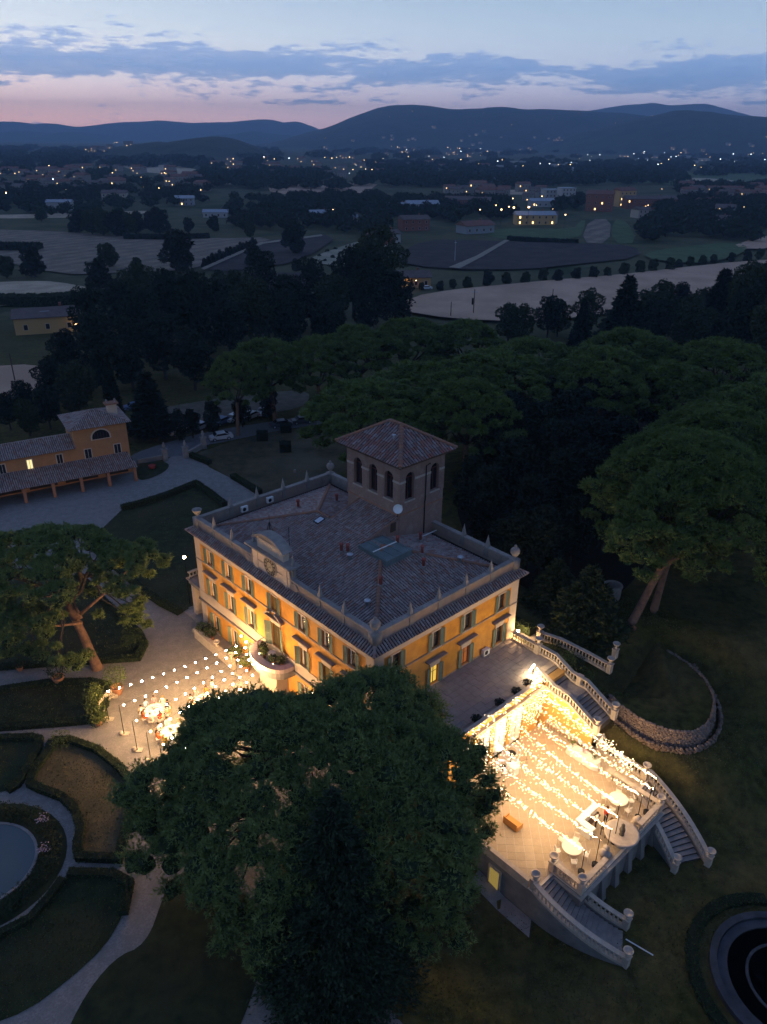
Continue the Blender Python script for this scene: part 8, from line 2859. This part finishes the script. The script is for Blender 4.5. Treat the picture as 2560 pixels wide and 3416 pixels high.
wch = chair_proto('garden_chair', WHITEM, 'white garden chair', 'white garden chairs on the terrace')
wfirst = True
for (cx_, cy_, nm, angs) in ((12.0, -17.1, 'far', (0.5, 2.0, 3.3, 4.5, 5.6)), (5.1, -17.3, 'near', (0.3, 1.4, 2.5, 3.9, 5.1))):
    round_table(VW(cx_, cy_, 0), 0.78, 'round white garden table on the %s side of the bar' % nm)
    for k, a in enumerate(angs):
        p = VW(cx_ + 1.12 * math.cos(a), cy_ + 1.12 * math.sin(a), 0)
        rz = VA + a + PI / 2
        lab = '%s white garden chair round the %s garden table, counted from the lawn side' % (ordinal(k), nm)
        if wfirst:
            wch.location, wch.rotation_euler, wfirst = p, (0, 0, rz), False
            wch['label'] = lab
        else:
            copy_thing(wch, p, rz, None, lab)
# bar: L-shaped white counter with bottles
bar = empty('bar_counter', VO, VA, 'white L-shaped bar counter with dark inner shelves', 'bar')
MB().box(7.35, -16.55, 0, 9.75, -16.15, 1.08).build('front_panel', CLOTH, bar)
MB().box(7.2, -16.6, 1.08, 9.85, -16.1, 1.14).build('counter_top', WHITEPAINT, bar)
MB().box(7.2, -17.6, 0, 7.6, -16.6, 1.08).build('side_panel', CLOTH, bar)
MB().box(7.12, -17.7, 1.08, 7.68, -16.6, 1.14).build('side_top', WHITEPAINT, bar)
MB().box(7.7, -17.0, 0.5, 9.6, -16.62, 0.56).build('shelf', WOOD, bar)
tb = empty('back_table', VO, VA, 'dark table with bottles behind the bar', 'table')
MB().box(8.3, -18.3, 0.72, 9.9, -17.8, 0.78).build('table_top', WOOD, tb)
for x in (8.35, 9.85):
    for y in (-18.25, -17.85):
        MB().box(x - 0.03, y - 0.03, 0, x + 0.03, y + 0.03, 0.72).build('leg', WOOD, tb)
BOT = [mat('green_bottle_glass', (0.03, 0.08, 0.03), 0.15, spec=0.5), mat('amber_bottle_glass', (0.20, 0.07, 0.02), 0.15, spec=0.5), mat('yellow_liquid', (0.45, 0.28, 0.03), 0.2)]
bm_ = [MB().lathe([(0.04, 0), (0.042, 0.2), (0.016, 0.26), (0.016, 0.34)], seg=8).mesh('bottle', q) for q in BOT]
for k in range(9):
    o = put('bottle', bm_[k % 3], None, VW(8.4 + k * 0.17, -18.05 + 0.1 * (k % 2), 0.78))
    tag(o, '%s bottle along the dark back table of the bar' % ordinal(k), 'bottle', 'bottles of the bar')
# long buffet with cloth and flowers
bf_ = empty('buffet_table', VO, VA, 'long cloth-covered buffet table beside the lawn balustrade', 'table')
b = MB()
n = 40
for k in range(n):
    a0 = 2 * PI * k / n
    a1 = 2 * PI * (k + 1) / n

    def pt(a, s, z):
        cx_, cy_ = math.cos(a), math.sin(a)
        e = 6
        rx_, ry_ = 0.45, 1.55
        q = (abs(cx_) ** e + abs(cy_) ** e) ** (-1 / e)
        wob = 1 + s * 0.05 * math.sin(9 * a)
        return (14.25 + cx_ * q * rx_ * (1 + 0.12 * s) * wob, -12.2 + cy_ * q * ry_ * (1 + 0.04 * s) * wob, z)
    b.add([pt(a0, 0, 0.8), pt(a1, 0, 0.8), pt(a1, 1, 0.02), pt(a0, 1, 0.02)], [(0, 1, 2, 3)])
    b.add([pt(a0, 0, 0.8), pt(a1, 0, 0.8), (14.25, -12.2, 0.802)], [(0, 1, 2)])
b.build('cloth', CLOTH, bf_, smooth=True)
for k, (y, m, lab) in enumerate(((-11.0, LEAFBRIGHT, 'green flower arrangement at the portico end of the buffet'), (-12.2, FLOWER, 'pink flower arrangement in the middle of the buffet'), (-13.3, LEAFBRIGHT, 'green flower arrangement at the near end of the buffet'))):
    fa = empty('flower_arrangement', VW(14.25, y, 0.8), 0, lab, 'flowers')
    MB().lathe([(0.08, 0), (0.12, 0.16), (0.10, 0.2)], seg=9).build('vase', CLOTH, fa)
    rng = np.random.default_rng(k)
    V, F = leaves(rng.normal(scale=0.13, size=(80, 3)) + np.array([0, 0, 0.36]), 0.11, rng)
    put('flowers', np_mesh('flower_leaves', V, F, m), fa)
for k in range(8):
    o = put('serving_dish', MB().lathe([(0.08, 0), (0.17, 0.03), (0.18, 0.05), (0.02, 0.04)], seg=12).mesh('dish', WHITEPAINT), None, VW(14.2 + 0.12 * (-1) ** k, -10.9 - 0.36 * k, 0.80))
    tag(o, '%s white dish from the portico end of the buffet' % ordinal(k), 'dish', 'dishes on the buffet')
# fountain bowl with figure at the front edge
fo = empty('fountain', VW(8.75, -19.35, 0), VA, 'large round stone fountain bowl with a small figure at the terrace front', 'fountain')
MB().lathe([(0.55, -0.1), (0.5, 0.25), (0.28, 0.4), (0.30, 0.7), (0.75, 0.92), (1.25, 1.08), (1.36, 1.12), (1.36, 1.20), (1.22, 1.20), (0.8, 1.06), (0.02, 1.0)], seg=30).build('bowl', TRAV, fo, smooth=True)
MB().lathe([(0.22, 1.0), (0.16, 1.15), (0.20, 1.35), (0.24, 1.55), (0.15, 1.78), (0.13, 1.9), (0.15, 2.02), (0.06, 2.16)], seg=9).build('figure', mat('mossy_statue_stone', (0.14, 0.12, 0.09), 0.95, (0.08, 0.075, 0.06), 5, 5), fo, smooth=True)
for k, (x, y, lab) in enumerate(((6.6, -19.35, 'carved stone block left of the fountain bowl'), (10.9, -19.3, 'carved stone block right of the fountain bowl'))):
    cb_ = empty('stone_carving', VW(x, y, 0), VA + 0.4 * k, lab, 'carving')
    b = MB()
    rq = random.Random(k)
    for j in range(7):
        b.ico((rq.uniform(-0.45, 0.45), rq.uniform(-0.2, 0.2), 0.15 + 0.12 * j), rq.uniform(0.22, 0.34), 2)
    b.build('block', TRAV, cb_, smooth=True)
ot = empty('orange_lounge', VW(3.9, -12.5, 0), VA, 'orange draped lounge seat near the pine branches', 'sofa')
OR_ = mat('orange_fabric', (0.50, 0.24, 0.07), 0.9)
ot.scale = (0.7, 0.6, 0.8)
MB().box(-0.5, -1.1, 0.05, 0.5, 1.1, 0.45).build('seat', OR_, ot)
MB().box(-0.62, -1.15, 0.05, -0.5, 1.15, 0.95).build('backrest', OR_, ot)
MB().box(-0.5, 1.1, 0.05, 0.5, 1.22, 0.65).build('armrest', OR_, ot)
MB().box(-0.5, -1.22, 0.05, 0.5, -1.1, 0.65).build('armrest', OR_, ot)
# band corner: octagonal hoop frames, plinth, stand, small white stage lamp
for k, (x, y, s, lab) in enumerate(((9.2, -8.0, 0.85, 'larger octagonal glass hoop on the white plinth by the portico'), (7.4, -8.5, 0.6, 'smaller octagonal glass hoop half behind the pine'))):
    hp = empty('hoop_frame', VW(x, y, 0), VA, lab, 'hoop')
    ringp = [(s * math.cos(2 * PI * i / 8 + 0.39), s * math.sin(2 * PI * i / 8 + 0.39), 1.15 + 0.18 * s * math.cos(2 * PI * i / 8)) for i in range(9)]
    MB().tube(ringp, 0.05, 6).build('outer_ring', GREYMETAL, hp)
    MB().tube([(p[0] * 0.62, p[1] * 0.62, p[2] + 0.1) for p in ringp], 0.04, 6).build('inner_ring', GREYMETAL, hp)
    for i in range(8):
        MB().tube([ringp[i], (ringp[i][0] * 0.62, ringp[i][1] * 0.62, ringp[i][2] + 0.1)], 0.02, 4).build('strut', GREYMETAL, hp)
    MB().lathe([(s * 0.5, 1.0), (s * 0.5, 1.06), (0.02, 1.06)], seg=12).build('dark_centre', IRON, hp)
    MB().tube([(0, 0, 0), (0, 0, 1.05)], 0.05, 6).build('stem', IRON, hp)
plw = empty('white_plinth', VW(8.3, -9.0, 0), VA, 'white box plinth in front of the hoops', 'plinth')
MB().box(-0.35, -0.35, 0, 0.35, 0.35, 0.92).box(-0.4, -0.4, 0.92, 0.4, 0.4, 0.99).build('box', WHITEPAINT, plw)
msd = empty('microphone_stand', VW(10.3, -8.9, 0), VA, 'thin black stand beside the larger hoop', 'stand')
MB().tube([(0, 0, 0.25), (0.05, 0, 1.75)], 0.015, 5).build('rod', IRON, msd)
for k in range(3):
    a = 2 * PI * k / 3
    MB().tube([(0, 0, 0.3), (0.32 * math.cos(a), 0.32 * math.sin(a), 0.01)], 0.013, 4).build('leg', IRON, msd)
sl_o = empty('stage_lamp', VW(8.1, -7.35, 0), VA, 'bright white stage lamp in front of the white drapes', 'lamp')
MB().tube([(0, 0, 0), (0, 0, 1.9)], 0.025, 5).build('stand', IRON, sl_o)
MB().ico((0, -0.1, 2.0), 0.22, 2).build('lamp_head', glow('cold_stage_lamp', (0.95, 0.95, 1.0), 40.0), sl_o)
# low planters on the upper terrace behind the parapet
for k, (x, lab) in enumerate(((6.2, 'round clipped bush on the upper terrace, near end'), (9.3, 'round clipped bush on the upper terrace, second'), (11.6, 'round clipped bush on the upper terrace, third'), (13.3, 'round clipped bush on the upper terrace beside the bar lamp'))):
    potted(VW(x, -6.15, 5.0), lab, 0.55, LEAFDARK, 70 + k, 0.7)

for k, (x, y, lab) in enumerate(((-0.7, 15.7, 'leafy plant at the near end of the balcony'), (-1.15, 14.9, 'plant in the middle of the balcony parapet'), (-1.15, 13.4, 'plant beyond the balcony door'), (-0.7, 12.7, 'plant at the far end of the balcony'))):
    potted(VW(x, y, 3.9), lab, 0.5, LEAFBRIGHT if k % 2 else LEAF, 90 + k, 1.5)
round_table(VW(-0.7, 14.2, 3.9), 0.4, 'small round table on the balcony')

# ------------------------------------------------------------------ guests at the tables
def skin_mesh(verts, edges, name, mats, classify):
    me = bpy.data.meshes.new(name)
    me.from_pydata([v[0] for v in verts], edges, [])
    o = bpy.data.objects.new(name, me)
    COL.objects.link(o)
    o.modifiers.new('skin', 'SKIN')
    for sv, v in zip(me.skin_vertices[0].data, verts):
        sv.radius = (v[1], v[2] if len(v) > 2 else v[1])
    me.skin_vertices[0].data[0].use_root = True
    sub = o.modifiers.new('sub', 'SUBSURF')
    sub.levels = sub.render_levels = 1
    dg = bpy.context.evaluated_depsgraph_get()
    out = bpy.data.meshes.new_from_object(o.evaluated_get(dg))
    bpy.data.objects.remove(o)
    out.materials.clear()
    for m in mats:
        out.materials.append(m)
    for p in out.polygons:
        p.material_index = classify(p.center)
        p.use_smooth = True
    out.name = name
    return out


def body(seated=True):
    if seated:
        J = [((0, 0, 0.56), 0.15, 0.13), ((0, -0.01, 0.80), 0.135, 0.11), ((0, 0.0, 1.02), 0.165, 0.115), ((0, 0.02, 1.17), 0.055), ((0, 0.04, 1.27), 0.075, 0.085), ((0, 0.05, 1.37), 0.075, 0.09)]
        E_ = [(0, 1), (1, 2), (2, 3), (3, 4), (4, 5)]
        for s in (-1, 1):
            k = len(J)
            J += [((s * 0.18, 0.0, 1.08), 0.06), ((s * 0.23, 0.12, 0.86), 0.045), ((s * 0.15, 0.34, 0.80), 0.03), ((s * 0.13, 0.41, 0.80), 0.032, 0.018)]
            E_ += [(2, k), (k, k + 1), (k + 1, k + 2), (k + 2, k + 3)]
            for q, (dx_, ln) in enumerate(((-0.03, 0.07), (-0.01, 0.085), (0.01, 0.08), (0.03, 0.06))):
                J.append(((s * 0.13 + dx_, 0.41 + ln, 0.79), 0.009))
                E_.append((k + 3, len(J) - 1))
            J.append(((s * 0.085, 0.42, 0.81), 0.01))
            E_.append((k + 2, len(J) - 1))
            k = len(J)
            J += [((s * 0.10, 0.06, 0.54), 0.095), ((s * 0.12, 0.42, 0.53), 0.065), ((s * 0.12, 0.42, 0.12), 0.042), ((s * 0.12, 0.56, 0.05), 0.04, 0.03)]
            E_ += [(0, k), (k, k + 1), (k + 1, k + 2), (k + 2, k + 3)]
    else:
        J = [((0, 0, 0.95), 0.14, 0.11), ((0, 0, 1.15), 0.13, 0.10), ((0, 0.0, 1.38), 0.165, 0.11), ((0, 0.01, 1.52), 0.055), ((0, 0.03, 1.61), 0.075, 0.085), ((0, 0.04, 1.71), 0.075, 0.09)]
        E_ = [(0, 1), (1, 2), (2, 3), (3, 4), (4, 5)]
        for s in (-1, 1):
            k = len(J)
            J += [((s * 0.19, 0.0, 1.43), 0.06), ((s * 0.24, 0.02, 1.15), 0.045), ((s * 0.20, 0.22, 1.02), 0.03), ((s * 0.18, 0.29, 1.03), 0.032, 0.018)]
            E_ += [(2, k), (k, k + 1), (k + 1, k + 2), (k + 2, k + 3)]
            for q, (dx_, ln) in enumerate(((-0.03, 0.07), (-0.01, 0.085), (0.01, 0.08), (0.03, 0.06))):
                J.append(((s * 0.18 + dx_, 0.29 + ln, 1.02), 0.009))
                E_.append((k + 3, len(J) - 1))
            J.append(((s * 0.14, 0.30, 1.05), 0.01))
            E_.append((k + 2, len(J) - 1))
            k = len(J)
            J += [((s * 0.09, 0, 0.86), 0.095), ((s * 0.10, 0.02, 0.48), 0.065), ((s * 0.10, -0.02, 0.10), 0.042), ((s * 0.10, 0.13, 0.05), 0.04, 0.03)]
            E_ += [(0, k), (k, k + 1), (k + 1, k + 2), (k + 2, k + 3)]
    return J, E_


SKIN = mat('skin', (0.50, 0.30, 0.21), 0.6)
HAIRS = [mat('dark_hair', (0.02, 0.014, 0.01), 0.7), mat('brown_hair', (0.07, 0.035, 0.018), 0.7), mat('fair_hair', (0.28, 0.18, 0.08), 0.7)]
CL = {'white': (0.72, 0.70, 0.66), 'orange': (0.62, 0.16, 0.04), 'light blue': (0.30, 0.46, 0.58), 'red': (0.50, 0.05, 0.03), 'black': (0.015, 0.015, 0.018), 'navy': (0.03, 0.05, 0.12), 'yellow': (0.62, 0.44, 0.08), 'pink': (0.62, 0.28, 0.28), 'beige': (0.48, 0.38, 0.26), 'green': (0.12, 0.24, 0.12), 'grey': (0.25, 0.25, 0.26)}
CLM = {k: mat(k.replace(' ', '_') + '_clothing', v, 0.85) for k, v in CL.items()}


def cls(seated):
    hz = 1.20 if seated else 1.55
    wz = 0.60 if seated else 0.98

    def f(c):
        if c.z > hz:
            return 0
        if seated:
            if c.y > 0.27 and c.z > 0.68:
                return 0
            if c.z > wz:
                return 1
            return 3 if (c.z < 0.12) else 2
        if c.y > 0.16 and c.z > 0.95:
            return 0
        if c.z > wz:
            return 1
        return 3 if c.z < 0.10 else 2
    return f


BODY = {}
for sd in (True, False):
    J, E_ = body(sd)
    BODY[sd] = skin_mesh(J, E_, 'seated_body' if sd else 'standing_body', [SKIN, CLM['white'], CLM['black'], CLM['black']], cls(sd))
hv = MB()
V0, F0 = ICO[2]
keep = [f for f in F0 if sum(V0[i][2] for i in f) / 3 > -0.15 or sum(V0[i][1] for i in f) / 3 < -0.25]
hv.add([(v[0] * 0.098, v[1] * 0.112, v[2] * 0.115) for v in V0], keep)
HAIRM = {}
for k, hm in enumerate(HAIRS):
    HAIRM[k, 0] = hv.mesh('short_hair', hm, True)
lg = MB()
lg.add([(v[0] * 0.10, v[1] * 0.115, v[2] * 0.115) for v in V0], keep)
lg.tube([(0, -0.08, 0.0), (0, -0.11, -0.12), (0, -0.10, -0.30)], [0.09, 0.085, 0.03], 8)
for k, hm in enumerate(HAIRS):
    HAIRM[k, 1] = lg.mesh('long_hair', hm, True)


def person(p, rz, top, bottom, label, seated=True, hair=0, long=0, group='guests at the courtyard tables', z0=0.03):
    o = put('person', BODY[seated], None, (p[0], p[1], p[2] if len(p) > 2 else z0), rz)
    for i, m in ((1, CLM[top]), (2, CLM[bottom])):
        o.material_slots[i].link = 'OBJECT'
        o.material_slots[i].material = m
    tag(o, label, 'person', group)
    hz = (0, 0.03, 1.375) if seated else (0, 0.02, 1.715)
    put('hair', HAIRM[hair, long], o, hz)
    return o


GOLD = mat('gilded_chair_wood', (0.50, 0.33, 0.12), 0.5)
gch = chair_proto('banquet_chair', GOLD, 'gilded chair', 'gilded chairs round the courtyard tables', True)
gfirst = True
PLATE = MB().lathe([(0.07, 0), (0.14, 0.012), (0.15, 0.02), (0.02, 0.01)], seg=12).mesh('plate', mat('porcelain', (0.75, 0.72, 0.66), 0.3, spec=0.5))
GLASSM = MB().lathe([(0.03, 0), (0.006, 0.01), (0.006, 0.08), (0.032, 0.11), (0.03, 0.18)], seg=7).mesh('wine_glass', mat('drinking_glass', (0.55, 0.55, 0.52), 0.1, spec=0.6))
TABLES = [
    ((-21.65, 56.60), 'nearest the lamp poles', [('light blue', 'navy', 0, 0), ('white', 'black', 0, 0), ('orange', 'orange', 1, 1), ('white', 'grey', 0, 0), ('red', 'red', 1, 1), ('beige', 'navy', 0, 0), ('navy', 'navy', 0, 0), ('white', 'white', 2, 1), ('pink', 'pink', 1, 1)]),
    ((-19.35, 53.68), 'half behind the pine', [('white', 'grey', 0, 0), ('white', 'black', 0, 0), ('orange', 'orange', 1, 1), ('yellow', 'yellow', 2, 1), ('light blue', 'grey', 0, 0), ('beige', 'beige', 2, 1), ('white', 'navy', 1, 0), None]),
    ((-17.30, 58.07), 'by the waiter', [('orange', 'orange', 1, 1), ('pink', 'pink', 2, 1), ('white', 'black', 0, 0), ('beige', 'beige', 1, 1), ('white', 'navy', 0, 0), ('yellow', 'yellow', 2, 1), None, None]),
    ((-13.80, 48.45, 0.75)[:2], 'in the pine gap', [('white', 'black', 0, 0), ('pink', 'pink', 1, 1), ('white', 'grey', 0, 0), ('light blue', 'navy', 0, 0), ('orange', 'orange', 1, 1), None, None, None]),
    ((-9.75, 50.80, 0.75)[:2], 'under the pine', [('white', 'black', 0, 0), ('yellow', 'yellow', 1, 1), ('white', 'grey', 0, 0), None, None, None, None, None]),
]
for ti, ((tx_, ty_), where, guests) in enumerate(TABLES):
    t = empty('banquet_table', (tx_, ty_, 0.03), 0, 'round banquet table %s' % where, 'table', 'round banquet tables in the courtyard')
    MB().lathe([(0.05, 0.70), (0.93, 0.70), (0.93, 0.735), (0.02, 0.735)], seg=24).build('table_top', WOOD, t)
    MB().tube([(0, 0, 0), (0, 0, 0.7)], 0.06, 6).build('pedestal', WOOD, t)
    b = MB()
    n = 48
    vs = [(0, 0, 0.745)]
    for k in range(n):
        a = 2 * PI * k / n
        vs.append((0.95 * math.cos(a), 0.95 * math.sin(a), 0.745))
    for k in range(n):
        a = 2 * PI * k / n
        q = 1.02 + 0.05 * math.sin(12 * a)
        vs.append((q * math.cos(a), q * math.sin(a), 0.03))
    fs = [(0, 1 + k, 1 + (k + 1) % n) for k in range(n)] + [(1 + k, n + 1 + k, n + 1 + (k + 1) % n, 1 + (k + 1) % n) for k in range(n)]
    b.add(vs, fs)
    tag(b.build('tablecloth', CLOTH, None, loc=(tx_, ty_, 0.03)), 'white cloth on the round banquet table %s' % where, 'tablecloth', 'white round tablecloths')
    fl = empty('centrepiece', (tx_, ty_, 0.775), 0, 'flower centrepiece with candle on the table %s' % where, 'centrepiece', 'table centrepieces')
    MB().lathe([(0.07, 0), (0.10, 0.14), (0.08, 0.16)], seg=9).build('vase', CLOTH, fl)
    rng = np.random.default_rng(ti)
    V, F = leaves(rng.normal(scale=0.14, size=(90, 3)) * np.array([1, 1, 0.5]) + np.array([0, 0, 0.26]), 0.10, rng)
    put('blossoms', np_mesh('blossoms', V, F, LEAFBRIGHT if ti % 2 else FLOWER), fl)
    for k in range(3):
        a = 2 * PI * k / 3 + ti
        MB().ico((0.30 * math.cos(a), 0.30 * math.sin(a), 0.06), 0.022, 0).build('candle_flame', CANDLE, fl)
    n = len(guests)
    for k, gst in enumerate(guests):
        a = 2 * PI * k / n + 2.6 - 0.5 * ti
        cx_, cy_ = tx_ + 1.28 * math.cos(a), ty_ + 1.28 * math.sin(a)
        rz = a + PI / 2
        lab = 'gilded chair %s, table %s' % ('left empty' if gst is None else 'under guest in %s' % gst[0], where)
        if gfirst:
            gch.location, gch.rotation_euler, gfirst = (cx_, cy_, 0.03), (0, 0, rz), False
            gch['label'] = lab
        else:
            copy_thing(gch, (cx_, cy_, 0.03), rz, None, lab)
        if gst:
            cnt_same = sum(1 for q in guests[:k] if q and q[0] == gst[0])
            tot_same = sum(1 for q in guests if q and q[0] == gst[0])
            extra = '' if tot_same == 1 else ('with %s bottoms ' % gst[1])
            person((cx_, cy_, 0.03), rz, gst[0], gst[1], 'seated guest in %s top %sat table %s' % (gst[0], extra, where), True, gst[2], gst[3])
        px_, py_ = tx_ + 0.70 * math.cos(a), ty_ + 0.70 * math.sin(a)
        tag(put('plate', PLATE, None, (px_, py_, 0.778)), 'white dinner plate on the banquet table %s' % where, 'plate', 'plates on the table ' + where)
        tag(put('wine_glass', GLASSM, None, (tx_ + 0.52 * math.cos(a + 0.25), ty_ + 0.52 * math.sin(a + 0.25), 0.778)), 'wine glass on the banquet table %s' % where, 'glass', 'glasses on the table ' + where)
w1 = (-16.77, 59.78, 0.00)
person((w1[0], w1[1], 0.03), 2.4, 'white', 'black', 'standing waiter in white shirt and black trousers beside a table', False, 0, 0, 'staff in the courtyard')
# guests on the terrace near the bar
for (x, y, rz, t_, b_, lab, hr, ln) in ((8.6, -17.2, 0.4, 'white', 'black', 'barman in white shirt standing behind the bar', 0, 0), (9.7, -17.4, 2.6, 'red', 'black', 'person in red top behind the bar beside the bottles', 1, 1)):
    q = VW(x, y, 0)
    person((q.x, q.y, 0.0), VA + rz, t_, b_, lab, False, hr, ln, 'staff on the terrace')

# ------------------------------------------------------------------ evening haze over the valley
hz_m = bpy.data.materials.new('evening_haze')
hz_m.use_nodes = True
t = hz_m.node_tree
t.nodes.clear()
pv = N(t, 'ShaderNodeVolumePrincipled')
pv.inputs['Color'].default_value = (0.46, 0.70, 1.0, 1)
pv.inputs['Density'].default_value = 0.00016
pv.inputs['Anisotropy'].default_value = 0.0
om = N(t, 'ShaderNodeOutputMaterial')
t.links.new(pv.outputs[0], om.inputs['Volume'])
hzo = MB().box(-9000, -3000, -60, 9000, 11200, 420).build('haze', hz_m)
tag(hzo, 'thin blue evening haze filling the valley', None, None, 'stuff')
